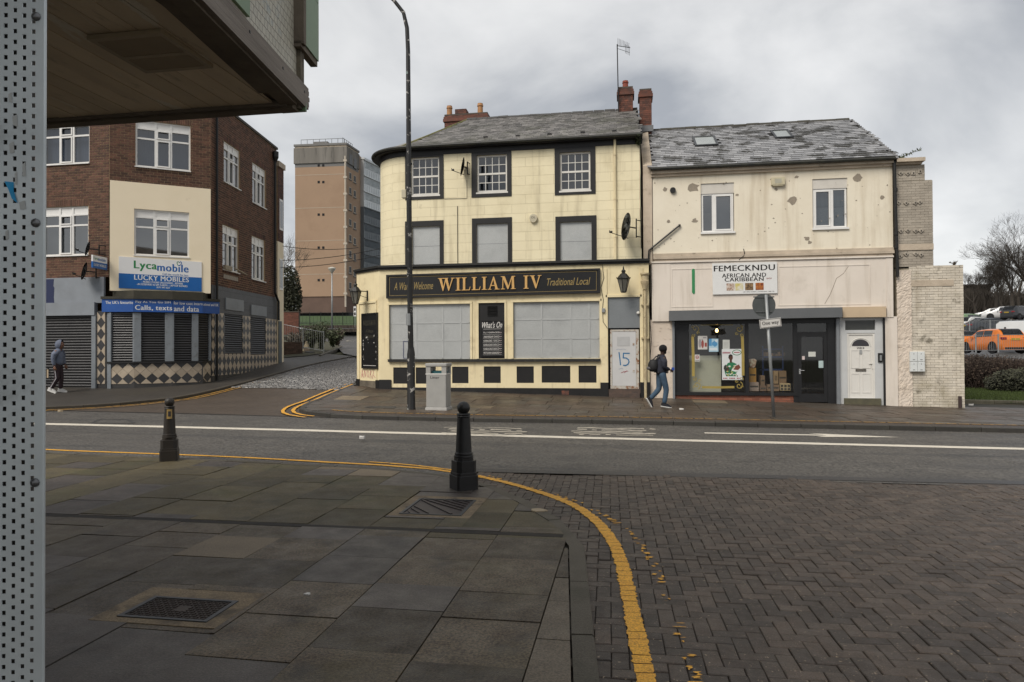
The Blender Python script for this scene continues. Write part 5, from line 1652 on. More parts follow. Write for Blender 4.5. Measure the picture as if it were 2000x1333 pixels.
# shop window, door, interior
SW = .03
M_bframe = mat('black_frame',(.011,.011,.012),(.015,.015,.016),scale=3,rough=.4)
u_ = lambda px: FS.at(px,700,SW)[0]
z_ = lambda px,py: FS.at(px,py,SW)[1]
ztop,zsill = z_(1450,630),z_(1450,767)
m2 = MB(FS.M)
m2.box(u_(1318),u_(1346),SW - .02,SW + .06,zsill - .1,ztop)
m2.box(u_(1455),u_(1462),SW - .03,SW + .06,zsill,ztop - .05); m2.box(u_(1549),u_(1557),SW - .03,SW + .06,zsill - .4,ztop - .05)
m2.box(u_(1318),u_(1634),SW - .05,SW + .08,ztop - .05,ztop + .14); m2.box(u_(1318),u_(1557),SW - .06,SW + .08,zsill - .09,zsill)
m2.box(u_(1616),u_(1634),SW - .02,SW + .06,gz - .1,ztop - .05)
sf_ = m2.build('shopfront_frame',M_bframe,shop)
for x0,x1 in ((1346,1455),(1462,1549)):
 p = MB(FS.M); p.add([(u_(x0),SW,zsill),(u_(x1),SW,zsill),(u_(x1),SW,ztop - .05),(u_(x0),SW,ztop - .05)],[(0,1,2,3)]); p.build('shop_window',glass('shop_glass',(.86,.88,.87),.05),sf_)
a,b = u_(1556.5),u_(1616)
zd0,zd1,zdt = gz - .02,z_(1586,652),ztop - .05
m2 = MB(FS.M)
for q in ((a,a + .13,zd0,zd1),(b - .11,b,zd0,zd1),(a + .13,b - .11,zd1 - .1,zd1),(a + .13,b - .11,zd0,z_(1586,770)),(a,b,zdt - .0,zdt + .02),(a,b,zd1 + .0,zd1 + .05)): m2.box(q[0],q[1],SW,SW + .07,q[2],q[3])
dj = m2.build('shop_door',M_bframe,shop)
p = MB(FS.M); p.add([(a + .13,SW + .04,z_(1586,770)),(b - .11,SW + .04,z_(1586,770)),(b - .11,SW + .04,zd1 - .1),(a + .13,SW + .04,zd1 - .1)],[(0,1,2,3)]); p.build('door_pane',glass('door_glass',(.72,.74,.73),.06),dj)
p = MB(FS.M); p.add([(a,SW + .04,zd1 + .05),(b,SW + .04,zd1 + .05),(b,SW + .04,zdt),(a,SW + .04,zdt)],[(0,1,2,3)]); p.build('transom_pane',MATS['door_glass'],dj)
p = MB(FS.M); hu,hz_ = FS.at(1562.5,726,0)
p.box(hu - .025,hu + .025,SW - .02,SW,hz_ - .08,hz_ + .08); p.tube([(hu,SW - .05,hz_ + .03),(hu + .12,SW - .05,hz_ + .03)],.012,6); p.build('door_handle',mat('chrome',(.6,.6,.6),rough=.25,metal=.8),dj)
for (x0,y0,x1,y1,c) in ((1579,687.5,1593,697,(.55,.56,.52)),(1566.5,696,1571.8,703,(.6,.5,.48)),(1599,705,1609,719,(.42,.52,.52))):
 q = FS.rect(x0,y0,x1,y1,SW + .03); p = MB(FS.M); p.box(q[0],q[1],SW + .033,SW + .037,q[2],q[3]); p.build('door_notice',plain('notice_%d' % x0,c,.7),dj)
# brick stall riser
zr0,zr1 = gz - .25,zsill - .09
m2 = MB(FS.M); m2.box(u_(1318),u_(1557),SW + .0,SW + .2,zr0,zr1 - .005); m2.build('stall_riser',mat('pale_mortar',(.30,.20,.15),(.24,.16,.12),scale=8,rough=.9),shop)
FSr = Frame(FS.M @ Vector((0,SW,0)),0)
M_riser = mat('riser_brick',(.24,.085,.05),(.18,.065,.04),scale=6,rough=.75,island=.22,bump=.002)
brick_courses(shop,FSr,u_(1318),u_(1556),zr1 - 6 * .075,zr1 - .005,(),M_riser,singles=200,proud=.012)
# the room behind
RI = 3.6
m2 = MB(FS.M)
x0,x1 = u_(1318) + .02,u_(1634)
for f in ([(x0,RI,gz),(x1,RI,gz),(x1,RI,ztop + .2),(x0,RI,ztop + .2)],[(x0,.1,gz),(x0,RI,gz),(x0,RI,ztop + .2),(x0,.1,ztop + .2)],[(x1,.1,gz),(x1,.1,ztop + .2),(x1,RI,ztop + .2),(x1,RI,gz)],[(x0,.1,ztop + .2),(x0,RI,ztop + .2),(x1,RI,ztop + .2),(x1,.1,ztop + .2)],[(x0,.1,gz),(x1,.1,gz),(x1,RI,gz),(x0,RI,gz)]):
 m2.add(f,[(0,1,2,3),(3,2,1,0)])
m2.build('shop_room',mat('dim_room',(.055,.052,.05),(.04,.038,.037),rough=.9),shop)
m2 = MB(FS.M); q = FS.rect(1350,695,1409,764,SW + .12); m2.box(q[0] - .1,q[1],SW + .2,SW + .23,zsill,q[3]); m2.build('window_backboard',mat('cream_backboard',(.46,.45,.36),(.41,.40,.32),scale=1.2,rough=.7),shop)
# goods inside
def carton(label,px0,px1,pyt,pyb,dep,c,tape=True,mark=None):
 q = FS.rect(px0,pyt,px1,pyb,dep)
 t = thing('cardboard_box',label,'box',FS.M @ Vector(((q[0] + q[1]) / 2,dep + .15,q[2])),0,'boxes inside the shop window')
 m = MB(FS.M); m.box(q[0],q[1],dep,dep + .35,q[2],q[3]); m.build('carton',mat('carton_%d' % px0,c,tuple(x * .8 for x in c),scale=5,rough=.8),t,bevel=.006)
 m = MB(FS.M)
 if mark == 'grid':
  for i in range(3):
   for j in range(2):
    u = q[0] + (q[1] - q[0]) * (i + .5) / 3; z = q[2] + (q[3] - q[2]) * (.25 + .42 * j); m.box(u - .035,u + .035,dep - .003,dep - .001,z - .035,z + .035)
 elif mark: lettering(m,mark,q[0] + .03,q[1] - .03,q[2] + .1,q[2] + .25,dep - .003,.02)
 else: m.box(q[0] + .02,q[1] - .02,dep - .003,dep - .001,(q[2] + q[3]) / 2 - .02,(q[2] + q[3]) / 2 + .03)
 m.build('print',plain('carton_print',(.05,.04,.03),.8),t)
zfl = 764.5
carton('tall mustard carton standing behind the middle shop mullion',1463,1477,719,747,.3,(.42,.22,.05))
carton('white and red carton below the tall mustard carton',1464,1482,747,zfl,.28,(.36,.27,.22))
carton('slim brown carton in the middle of the right shop window',1486,1494,734,754,.3,(.20,.13,.08))
carton('low brown box pile bottom centre of the right shop window',1484,1497,754,zfl,.3,(.18,.11,.07))
carton('upright brown carton with dark lettering behind the sign pole',1511,1520,725,750,.35,(.30,.20,.11),mark='ORO')
carton('wide brown carton right of the lettered carton',1521,1536,725,752,.4,(.22,.14,.08))
carton('flat brown carton on the floor behind the sign pole',1499,1522,752,zfl,.28,(.24,.15,.09))
carton('square tan carton printed with six dark symbols',1524,1544,749.5,763.5,.24,(.44,.33,.18),mark='grid')
bag = thing('snack_bag','glossy brown and white patterned bag on the mustard carton','bag',FS.M @ Vector((u_(1469),.4,1.0)))
q = FS.rect(1461.5,701,1478,719,.3)
m2 = MB(FS.M); m2.prism([(q[0],q[3] - .02),(q[0] + .05,q[2] + .02),(q[0] + .1,q[2]),(q[1] - .08,q[2]),(q[1] - .04,q[2] + .05),(q[1],q[3] - .05),(q[1] - .06,q[3]),(q[0] + .08,q[3] - .01)],.28,.5); m2.build('pouch',mat('patterned_bag',(.30,.14,.10),(.62,.55,.40),scale=14,rough=.3,detail=1),bag,bevel=.02)
sh = thing('blue_shelf','blue metal shelf with snacks inside the right shop window','shelf',FS.M @ Vector((u_(1510),1.1,gz)))
M_blue = plain('shelf_blue',(.03,.06,.20),.5)
q = FS.rect(1489,682,1530,764,1.1)
for px in (1490,1529):
 m2 = MB(FS.M); uu = FS.at(px,700,1.1)[0]; m2.box(uu - .02,uu + .02,1.1,1.14,gz,q[3] + .1); m2.build('upright',M_blue,sh)
for py in (683,698,723):
 m2 = MB(FS.M); zz = FS.at(1510,py,1.1)[1]; m2.box(q[0],q[1],1.1,1.5,zz - .02,zz + .03); m2.build('shelf_board',M_blue,sh)
m2 = MB(FS.M)
for k in range(9):
 uu = q[0] + .05 + k * .075; zz = FS.at(1510,697.5,1.1)[1] + .03; m2.box(uu,uu + .065,1.14,1.3,zz,zz + random.uniform(.06,.14))
tag(m2.build('packet',mat('packets',(.5,.3,.12),(.15,.05,.03),scale=9,rough=.4,island=.5),sh),kind='stuff')
bl = thing('hanging_bulb','glowing bare bulb hanging inside the left shop window','light bulb',FS.M @ Vector((FS.at(1400,646,.8)[0],.8,FS.at(1400,646,.8)[1])))
m2 = MB(); m2.lathe([(.005,-.06),(.03,-.05),(.045,-.01),(.035,.03),(.018,.06)],12); m2.build('bulb',mat('lit_bulb',(1,.7,.35),rough=.4,emit=((1.0,.55,.2),5.0)),bl,local=True,smooth=True)
m2 = MB(); m2.tube([(0,0,.06),(0,0,.5)],.008,5); m2.build('flex',M_iron,bl,local=True)
# posters and gilt scrolls on the glass
GY = SW - .006
def poster(label,x0,y0,x1,y1,paint):
 q = FS.rect(x0,y0,x1,y1,GY)
 t = thing('poster',label,'poster',FS.M @ Vector(((q[0] + q[1]) / 2,GY,q[2])))
 m = MB(FS.M); m.box(q[0],q[1],GY - .003,GY,q[2],q[3]); m.build('paper',plain('paper_%d' % x0,paint[0],.6),t)
 Q = lambda s,t_: (q[0] + (q[1] - q[0]) * s,q[2] + (q[3] - q[2]) * t_)
 for i,(mm,shapes) in enumerate(paint[1:]):
  m = MB(FS.M)
  for j,sh_ in enumerate(shapes):
   pts = [Q(*p) for p in sh_]
   m.add([(p[0],GY - .0035 - .0004 * i - .0001 * j,p[1]) for p in pts],[tuple(range(len(pts)))])
   a_ = sum(pts[k][0] * pts[(k + 1) % len(pts)][1] - pts[(k + 1) % len(pts)][0] * pts[k][1] for k in range(len(pts)))
   if a_ < 0: m.f[-1] = m.f[-1][::-1]
  m.build('print',mm,t)
 return t,q
def blob(cx,cy,rx,ry,n=12,w=0.0,s=0):
 return [(cx + rx * math.cos(2 * math.pi * k / n) * (1 + w * math.sin(3 * k + s)),cy + ry * math.sin(2 * math.pi * k / n) * (1 + w * math.cos(2 * k + s))) for k in range(n)]
def rc(a,b,c,d): return [(a,b),(c,b),(c,d),(a,d)]
INK = plain('ink',(.04,.035,.035),.7)
poster('small white poster with people in robes, left shop window',1363,656.5,1381.5,683,((.55,.53,.5),(plain('poster_red',(.28,.06,.05),.6),[blob(.5,.4,.14,.3),rc(.72,.2,.95,.5)]),(plain('poster_grey',(.28,.26,.27),.6),[blob(.22,.45,.16,.33),blob(.45,.72,.06,.06),rc(.55,.82,.9,.92)])))
poster('pale blue leaflet beside the white poster, left shop window',1384.5,662,1403,687.5,((.36,.52,.62),(plain('leaf_blue',(.08,.26,.48),.6),[rc(0,.45,.3,1),blob(.6,.6,.3,.2,w=.2)]),(plain('leaf_white',(.6,.65,.68),.6),[blob(.8,.85,.15,.1),rc(.05,.1,.9,.3)])))
poster('plain white notice at the top of the left shop window',1411.5,664,1425,682,((.52,.53,.50),(plain('faint_print',(.35,.35,.34),.7),[rc(.15,.1 + .09 * k,.85,.13 + .09 * k) for k in range(8)])))
poster('no smoking notice stuck low on the left shop window',1357,693,1366.5,706.5,((.55,.54,.52),(plain('notice_red',(.4,.05,.05),.6),[blob(.5,.62,.34,.26)]),(plain('notice_pale',(.55,.52,.5),.6),[blob(.5,.62,.22,.17)]),(INK,[rc(.25,.58,.75,.65),rc(.1,.12,.9,.18)])))
random.seed(5)
dots = [blob(.5 + random.uniform(-.27,.27),.24 + random.uniform(-.12,.22),.03,.022,6) for _ in range(60)]
poster('large white food poster of a person in patterned dress holding a dish',1410,682,1449.5,742.5,((.60,.62,.62),
 (plain('poster_green',(.02,.16,.07),.6),[blob(.74,.885,.23,.095,20),[(.16,.42),(.3,.55),(.5,.58),(.72,.52),(.8,.4),(.7,.12),(.2,.12),(.12,.3)]]),
 (plain('poster_white',(.62,.63,.62),.6),[blob(.74,.885,.195,.072,20)] + dots[:22]),
 (plain('poster_dress',(.03,.035,.03),.6),dots[22:44] + [[(.1,.45),(.2,.5),(.26,.3),(.18,.26),(.08,.36)]]),
 (plain('poster_gold',(.45,.40,.12),.6),dots[44:]),
 (plain('poster_skin',(.075,.03,.018),.6),[blob(.44,.72,.105,.085,14),[(.38,.56),(.5,.56),(.49,.68),(.40,.68)],[(.22,.40),(.3,.44),(.36,.32),(.28,.28)]]),
 (plain('poster_hair',(.012,.01,.01),.6),[[(.32,.72),(.34,.8),(.42,.83),(.52,.81),(.54,.76),(.47,.78),(.39,.76),(.36,.68)]]),
 (plain('poster_plate',(.6,.62,.6),.6),[[(.46,.3),(.6,.46),(.82,.52),(.96,.42),(.9,.33),(.7,.26)]]),
 (plain('poster_meat',(.16,.05,.03),.6),[[(.56,.33),(.68,.46),(.84,.5),(.92,.40),(.8,.32)]]),
 (plain('poster_redtext',(.32,.03,.06),.6),[rc(.03,.88,.42,.9),rc(.03,.855,.42,.865),rc(.6,.875,.88,.9)] + [rc(.06 + .075 * k,.035,.06 + .075 * k + .05,.07) for k in range(11) if k not in (3,8)])))
gs = thing('gilt_scrollwork','gold painted scroll border on the left shop window','window decoration',FS.M @ Vector((u_(1400),GY,zsill)))
M_gilt = mat('gilt_paint',(.33,.25,.07),(.27,.2,.05),scale=6,rough=.5)
wx = lambda x,y: FS.at(1340 + x / 6.667,620 + y / 6.667,GY)
def spiral(mb,cx,cy,r0,r1,a0,a1,w):
 n = 16
 pts = [wx(cx + (r0 + (r1 - r0) * k / n) * math.cos(a0 + (a1 - a0) * k / n),cy + (r0 + (r1 - r0) * k / n) * math.sin(a0 + (a1 - a0) * k / n)) for k in range(n + 1)]
 stroke(mb,pts,w,GY - .003)
for fx,fy,sx,sy in ((120,190,1,1),(690,190,-1,1),(140,850,1,-1),(690,850,-1,-1)):
 m = MB(FS.M)
 spiral(m,fx,fy - 40 * sy,6,52,0,7.5 * sx,.022); spiral(m,fx - 30 * sx,fy + 48 * sy,4,26,0,-7 * sx,.018); spiral(m,fx + 34 * sx,fy + 20 * sy,4,22,1,6 * sx,.016); spiral(m,fx - 35 * sx,fy - 60 * sy,4,22,1,6,.016)
 m.build('corner_scroll',M_gilt,gs)
for L in (((85,265),(92,500),(95,760)),((732,260),(740,500),(742,750)),((215,912),(400,914),(620,910)),((190,102),(400,100),(610,100))):
 m = MB(FS.M); stroke(m,[wx(*p) for p in L],.085 if L[0][0] < 150 or L[0][0] > 700 else (.07 if L[0][1] > 500 else .02),GY - .003); m.build('border',M_gilt,gs)
# ---- white door 282
M_door = mat('white_door',(.66,.64,.60),(.60,.58,.54),scale=2,rough=.4,dirt=((.4,.37,.32),4,.62,.8,.35))
M_surr = mat('grey_white_panel',(.50,.51,.51),(.45,.455,.455),scale=2,rough=.5)
a,b = FS.at(1640.5,700,.0)[0],FS.at(1726,700,.0)[0]
dl,dr_ = FS.at(1655,715,0)[0],FS.at(1709,715,0)[0]
zt_,zb_ = FS.at(1682,651,0)[1],FS.at(1682,778,0)[1]
ztr0,ztr1 = FS.at(1682,645,0)[1],FS.at(1682,626,0)[1]
m2 = MB(FS.M); hl = [(dl,dr_,zb_,zt_),(dl - .05,dr_ + .02,ztr0,ztr1)]
wall(m2,a,b,gz - .1,FS.at(1682,619,0)[1],hl,y=.0,reveal=.08); m2.build('door_surround',M_surr,shop)
m2 = MB(FS.M); m2.box(dl,dr_,.04,.09,zb_,zt_)
H = zt_ - zb_; W = dr_ - dl
def panel(s0,s1,t0,t1):
 u0,u1,z0,z1 = dl + W * s0,dl + W * s1,zb_ + H * t0,zb_ + H * t1
 for q in ((u0,u1,z0,z0 + .02),(u0,u1,z1 - .02,z1),(u0,u0 + .02,z0 + .02,z1 - .02),(u1 - .02,u1,z0 + .02,z1 - .02)): m2.box(q[0],q[1],.03,.04,q[2],q[3])
for s0,s1 in ((.14,.45),(.55,.86)): panel(s0,s1,.08,.38); panel(s0,s1,.46,.74)
for q in ((dl,dl + .05,zb_,zt_),(dr_ - .05,dr_,zb_,zt_),(dl + .05,dr_ - .05,zt_ - .05,zt_)): m2.box(q[0],q[1],.015,.0395,q[2],q[3])
wd = m2.build('front_door',M_door,shop)
fan = [(dl + W * (.5 + .31 * math.cos(t)),zb_ + H * .80 + W * .26 * math.sin(t)) for t in [math.pi * k / 12 for k in range(13)]]
m2 = MB(FS.M); m2.prism(fan,.034,.04); m2.build('fanlight',mat('fanlight_glass',(.02,.022,.025),(.03,.02,.025),scale=12,rough=.1,spec=.7),wd)
fan2 = [(dl + W * (.5 + .37 * math.cos(t)),zb_ + H * .795 + W * .32 * math.sin(t)) for t in [math.pi * k / 12 for k in range(13)]]
m2 = MB(FS.M)
for p,q in zip(fan2,fan2[1:]): m2.tube([(p[0],.036,p[1]),(q[0],.036,q[1])],.012,5)
m2.build('fanlight_bead',M_door,wd)
m2 = MB(FS.M); lettering(m2,'282',dl + W * .36,dl + W * .64,zb_ + H * .755,zb_ + H * .785,.037,.02); m2.build('house_number',INK,wd)
m2 = MB(FS.M); m2.box(dl + W * .45,dl + W * .55,.02,.04,zb_ + H * .68,zb_ + H * .745); m2.build('knocker',mat('chrome2',(.45,.45,.44),rough=.3,metal=.6),wd)
m2 = MB(FS.M); m2.box(dl + W * .31,dl + W * .69,.025,.04,zb_ + H * .41,zb_ + H * .45); m2.build('letter_slot',mat('brass_slot',(.10,.09,.08),(.2,.18,.15),scale=20,rough=.4,metal=.5),wd)
m2 = MB(FS.M); m2.tube([(dr_ - .06,.01,zb_ + H * .53),(dr_ - .17,.01,zb_ + H * .53)],.012,6); m2.box(dr_ - .08,dr_ - .05,.012,.016,zb_ + H * .45,zb_ + H * .56); m2.build('door_handle',M_door,wd)
m2 = MB(FS.M); m2.box(dl - .05,dr_ + .02,.06,.07,ztr0,ztr1); m2.build('transom_window',mat('dark_transom',(.03,.032,.03),(.05,.05,.045),scale=3,rough=.12,spec=.6),shop)
m2 = MB(FS.M); m2.box(a + .1,b - .1,-.06,.1,gz - .1,zb_ - .005); m2.build('door_step',mat('mossy_step',(.11,.10,.06),(.07,.065,.045),scale=5,rough=.85,bump=.006),shop)
m2 = MB(FS.M); m2.box(b - .02,b + .03,-.055,.02,gz - .1,FS.at(1727,622,0)[1]); m2.build('black_trim',M_black,shop)
ic = thing('intercom','small dark door intercom panel right of the white door','intercom',FS.M @ Vector((FS.at(1719.5,700)[0],0,1.25)))
q = FS.rect(1715,690,1724,708,-.02); m2 = MB(FS.M); m2.box(q[0],q[1],-.035,0,q[2],q[3]); m2.build('case',M_iron,ic,bevel=.006)
m2 = MB(FS.M); m2.box(q[0] + .04,q[1] - .03,-.04,-.036,q[2] + .05,q[3] - .06); m2.build('plate',M_galv,ic)
# sign
FSd = DS - .05
sg = thing('shop_sign','white FEMECKNDU sign with black letters and four food pictures','sign',FS.M @ Vector((FS.at(1455,575,FSd)[0],FSd,3.4)))
qf = qmap(FS,(1391,515.2),(1517.5,511.8),(1518.5,573),(1392.5,575.8),FSd)
m2 = MB(FS.M); qprism(m2,qf,0,1,0,1,FSd,DS); m2.build('board',mat('sign_white',(.66,.66,.65),(.62,.62,.61),rough=.4),sg)
m2 = MB(FS.M)
for wd_,s0,s1,t0,t1 in (('FEMECKNDU',.025,.965,.74,.925),('AFRICAN AND',.15,.83,.535,.665),('CARIBBEAN',.19,.79,.405,.53),('SHOP',.835,.915,.455,.5),('284 HIGH STREET, GATESHEAD, NE8 1EL',.47,.955,.045,.075)):
 k = MB(FS.M); qwords(k,qf,wd_,s0,s1,t0,t1,FSd - .003,.022 if t1 - t0 > .1 else .01); k.build('lettering',mat('sign_ink',(.016,.014,.013),rough=.5) if wd_ != 'SHOP' else plain('shop_red',(.25,.02,.02),.5),sg)
for i,(s0,c1,c2) in enumerate(((.215,(.22,.10,.05),(.62,.55,.48)),(.35,(.5,.42,.12),(.62,.6,.55)),(.505,(.32,.2,.09),(.06,.035,.02)),(.665,(.45,.16,.03),(.12,.02,.015)))):
 k = MB(FS.M); qquad(k,qf,s0,s0 + .125,.115,.345,FSd - .003); k.build('food_picture',mat('food_%d' % i,c1,c2,scale=16 if i != 1 else 9,rough=.5,detail=2),sg)
# alarm, vent, cable arm, drain pipe
alarm('yellowed rectangular alarm box between the upper windows of the peeling house',FS,1506.6,346.5,1533,363.5,'box',(mat('yellowed_box',(.52,.47,.33),(.42,.37,.25),scale=6,rough=.6),plain('worn_label',(.4,.38,.3),.6)))
m2 = MB(FS.M); u,z = FS.at(1314,372.6); m2.prism([(u + .09 * math.cos(t),z + .09 * math.sin(t)) for t in [2 * math.pi * k / 12 for k in range(12)]],-.07,0); m2.build('vent_pipe',M_black,shop)
m2 = MB(FS.M); p0,p1 = FS.at(1327,441),FS.at(1266,490)
m2.tube([(p1[0],-.06,p1[1] - .35),(p1[0] + .02,-.06,p1[1]),(p0[0],-.06,p0[1])],.03,6); m2.box(p0[0] - .03,p0[0] + .03,-.07,0,p0[1] - .03,p0[1] + .03); m2.build('cable_conduit',M_iron,shop)
m2 = MB(FS.M); u0_,u1_ = FS.at(1743.5,320)[0],FS.at(1750,540)[0]
uu = FS.at(1744,330)[0]
m2.tube([(uu,-.1,ZE2 + .05),(uu + .02,-.09,6),(uu + .06,-.09,3.75)],.05,8)
for z in (6.3,5.0,4.6): m2.lathe([(.065,z),(.065,z + .1)],8,(uu + .03,-.09,0))
m2.build('downpipe',M_iron,shop,smooth=True,autosmooth=40)
m2 = MB(FS.M); u,z = FS.at(1452,488); cable(m2,[(u,-.02,z + .02),(u + .02,-.07,z - .1),(u,-.1,z - .2),(u - .15,-.1,z - .33)],.012); m2.build('cable',M_iron,shop)
m2 = MB(FS.M)   # flaked patches where the render has come away
random.seed(77)
for px,py,s in ((1299,370,10),(1354,367,26),(1548,391,22),(1306,433,8),(1357,432,13),(1576,466,12),(1581,474,9),(1676,348,20),(1511,427,4),(1440,381,7),(1516,370,7),(1722,386,10),(1556,346,9)) + tuple((random.uniform(1275,1738),random.uniform(345,490),random.uniform(1.2,3.8)) for _ in range(60)):
 u,z = FS.at(px,py); r = s * .0155 / 2
 n = 11; m2.prism([(u + r * math.cos(2 * math.pi * k / n) * random.uniform(.55,1.15),z + r * .85 * math.sin(2 * math.pi * k / n) * random.uniform(.5,1.2)) for k in range(n)],-.004,.003)
tag(m2.build('flaked_patch',mat('bare_render',(.30,.255,.20),(.22,.19,.15),scale=12,rough=.95,bump=.006,bscale=25),shop),kind='stuff')

# ================================================================== painted brick stub of the vanished neighbour
stub = thing('painted_brick_wall','stepped remnant of a white painted brick wall right of the drainpipe','wall',(9,22.1,0))
M_pbrick = mat('painted_brick',(.60,.545,.46),(.50,.45,.37),scale=1.3,rough=.8,island=.10,bump=.005,bscale=30,dirt=[((.30,.26,.17),.8,.48,.66,.75),((.12,.105,.075),3.0,.58,.70,.75),((.32,.27,.2),1.0,.54,.7,.5,(3,3,.3))])
M_pmortar = mat('painted_mortar',(.34,.30,.235),(.2,.17,.125),scale=5,rough=.95)
Fw = Frame((0,22.12,0),0)
s_ = lambda px,py: Fw.at(px,py)
uA,uB,uC = s_(1751,600)[0],s_(1822,430)[0],s_(1882.5,650)[0]
zstep,ztop_ = s_(1850,520)[1],s_(1790,322)[1]
zmid = s_(1790,485)[1]
m2 = MB(Fw.M)
m2.box(uA,uB - .02,.0,.9,zstep - .05,s_(1810,352)[1]); m2.box(uA,uC,.0,.45,-.5,zstep); m2.box(uA,s_(1806,340)[0],.0,.9,s_(1810,352)[1],ztop_)
m2.build('backing',M_pmortar,stub)
brick_courses(stub,Fw,uA + .35,uC,-.45,zstep,(),M_pbrick,bw=.235,bh=.078,j=.007,proud=.013,singles=300,jit=.007)
M_pb2 = mat('dirty_painted_brick',(.36,.32,.265),(.29,.255,.21),scale=1.5,rough=.85,island=.10,bump=.006,bscale=25,dirt=((.13,.115,.09),2,.58,.74,.5))
brick_courses(stub,Fw,uA,uB,zstep,s_(1810,352)[1],(),M_pb2,bw=.235,bh=.078,j=.006,proud=.012,jit=.004)
brick_courses(stub,Fw,uA,s_(1806,340)[0],s_(1810,352)[1],ztop_,(),M_pb2,bw=.235,bh=.078,j=.006,proud=.012,jit=.004)
m2 = MB(Fw.M); a,b = s_(1747,315)[0],s_(1802,315)[0]
m2.box(a,b,-.2,.3,ztop_ + .06,ztop_ + .17); m2.box(a,b - .05,-.1,.3,ztop_,ztop_ + .059); m2.build('cornice_stub',M_grime,stub)
m2 = MB(Fw.M); m2.box(uA + .02,uB,-.035,0,zmid - .06,zmid + .12); m2.box(uA + .02,s_(1862,555)[0],-.03,0,s_(1800,560)[1],s_(1800,548)[1]); m2.build('ledge',M_grime,stub)
random.seed(9)
for k in range(26):        # rough render strip at the left
 pass
m2 = MB(Fw.M); nz_ = 110
vs,fs = [],[]
for i in range(nz_ + 1):
 for j in range(11):
  vs.append((uA + .4 * j / 10 + random.uniform(-.01,.01),-.03 - random.uniform(0,.012) - .03 * abs(noise.noise(Vector((i * .16,j * .35,2)))),-.4 + (zstep - .1 + .4) * i / nz_))
for i in range(nz_):
 for j in range(10): fs.append((i * 11 + j,i * 11 + j + 1,i * 11 + j + 12,i * 11 + j + 11))
m2.add(vs,fs); m2.build('rough_render',mat('rough_pink_render',(.62,.54,.46),(.52,.44,.36),scale=3,rough=.9,bump=.012,bscale=18,dirt=((.09,.09,.05),1.5,.66,.8,.6)),stub)
pm = MB(); pm.cbox(-.055,.055,-.03,.0,-.055,.055,.008); pme = pm.mesh('anchor_plate',MATS['dirty_painted_brick'])
for px,py,r in ((1758,339.6,45),(1772,339.6,45),(1783,339,5),(1796,335.6,0),(1754,396.6,40),(1769,397.5,45),(1787,397,30),(1795.5,395.5,50),(1758.5,451.7,45),(1772,451,40),(1787.5,451.7,45),(1798,451.5,45),(1757,501,60),(1769,497,45),(1787.5,496.5,40),(1798,498,50)):
 u,z = s_(px,py); o = link('anchor_plate',pme,stub,Fw.M @ Vector((u,-.013,z)) - world_loc(stub)); o.rotation_euler = (0,R_(r),0)
 k = MB(); k.box(-.014,.014,-.05,-.028,-.014,.014); kk = k.build('bolt',M_iron,o,local=True)
m2 = MB(Fw.M); u = s_(1872.8,780)[0]; m2.tube([(u,-.07,-.3),(u,-.07,s_(1873,774)[1])],.05,8); m2.build('pipe_stub',mat('rusty_pipe',(.045,.028,.026),rough=.6),stub)
lbx = thing('letter_boxes','bank of four white metal letter boxes on the painted brick wall','letter boxes',Fw.M @ Vector((s_(1791,710)[0],0,1.0)))
q = Fw.rect(1777,687,1806,726.5,-.1)
for i in range(2):
 for j in range(2):
  u0,u1 = q[0] + (q[1] - q[0]) * i / 2,q[0] + (q[1] - q[0]) * (i + 1) / 2; z0,z1 = q[2] + (q[3] - q[2]) * j / 2,q[2] + (q[3] - q[2]) * (j + 1) / 2
  m = MB(Fw.M); m.cbox(u0 + .004,u1 - .004,-.13,-.01,z0 + .004,z1 - .004,.008); bx_ = m.build('letter_box',mat('box_white',(.62,.64,.63),(.56,.58,.575),rough=.45),lbx)
  m = MB(Fw.M); m.box(u0 + .07,u1 - .07,-.133,-.131,z0 + .05,z0 + .065); m.box((u0 + u1) / 2 - .01,(u0 + u1) / 2 + .01,-.134,-.131,z1 - .08,z1 - .06); m.build('slot',INK,bx_)

# ================================================================== BRICK CORNER BUILDING ON THE LEFT
P1 = Vector((-17.49,20.8,0)); AB,AC = R_(35.5),R_(98)
FA,FB = Frame(P1,0.0),Frame(P1,AB)
LB = FB.at(412,470)[0]
P2 = FB.M @ Vector((LB,0,0))
FC = Frame(P2,AC)
LC = FC.at(540,500)[0]
cb = thing('brick_corner_building','three storey dark brick corner building with shuttered phone shop','building',(P1.x,P1.y,.3))
M_brk = mat('dark_brick',(.11,.047,.029),(.062,.032,.023),scale=5,rough=.8,island=.42,bump=.003,bscale=60,dirt=((.03,.022,.018),1.1,.55,.75,.5))
M_brkm = mat('buff_mortar',(.33,.235,.14),(.25,.18,.11),scale=6,rough=.95)
M_cpanel = mat('cream_panel',(.78,.68,.51),(.74,.64,.47),scale=1.2,rough=.75,bump=.0015,bscale=25,dirt=((.38,.30,.2),2.2,.64,.8,.4))
M_gpaint = mat('grey_paint',(.22,.24,.265),(.185,.20,.22),scale=2,rough=.6,dirt=((.13,.13,.14),2.5,.58,.75,.5))
M_gpost = mat('grey_post',(.20,.22,.24),(.16,.175,.19),scale=3,rough=.5,metal=.1,dirt=((.09,.08,.07),6,.58,.72,.5))
M_shut = mat('shutter_slat',(.040,.040,.042),(.055,.054,.055),scale=1.6,rough=.4,metal=.5,dirt=((.10,.10,.10),1.3,.6,.8,.35))
M_tile_d = mat('dark_tile',(.045,.044,.046),(.035,.034,.036),scale=4,rough=.35,island=.18,bump=.001)
M_tile_c = mat('cream_tile',(.42,.35,.27),(.34,.28,.21),scale=5,rough=.4,island=.14,dirt=((.15,.11,.08),7,.6,.75,.6))
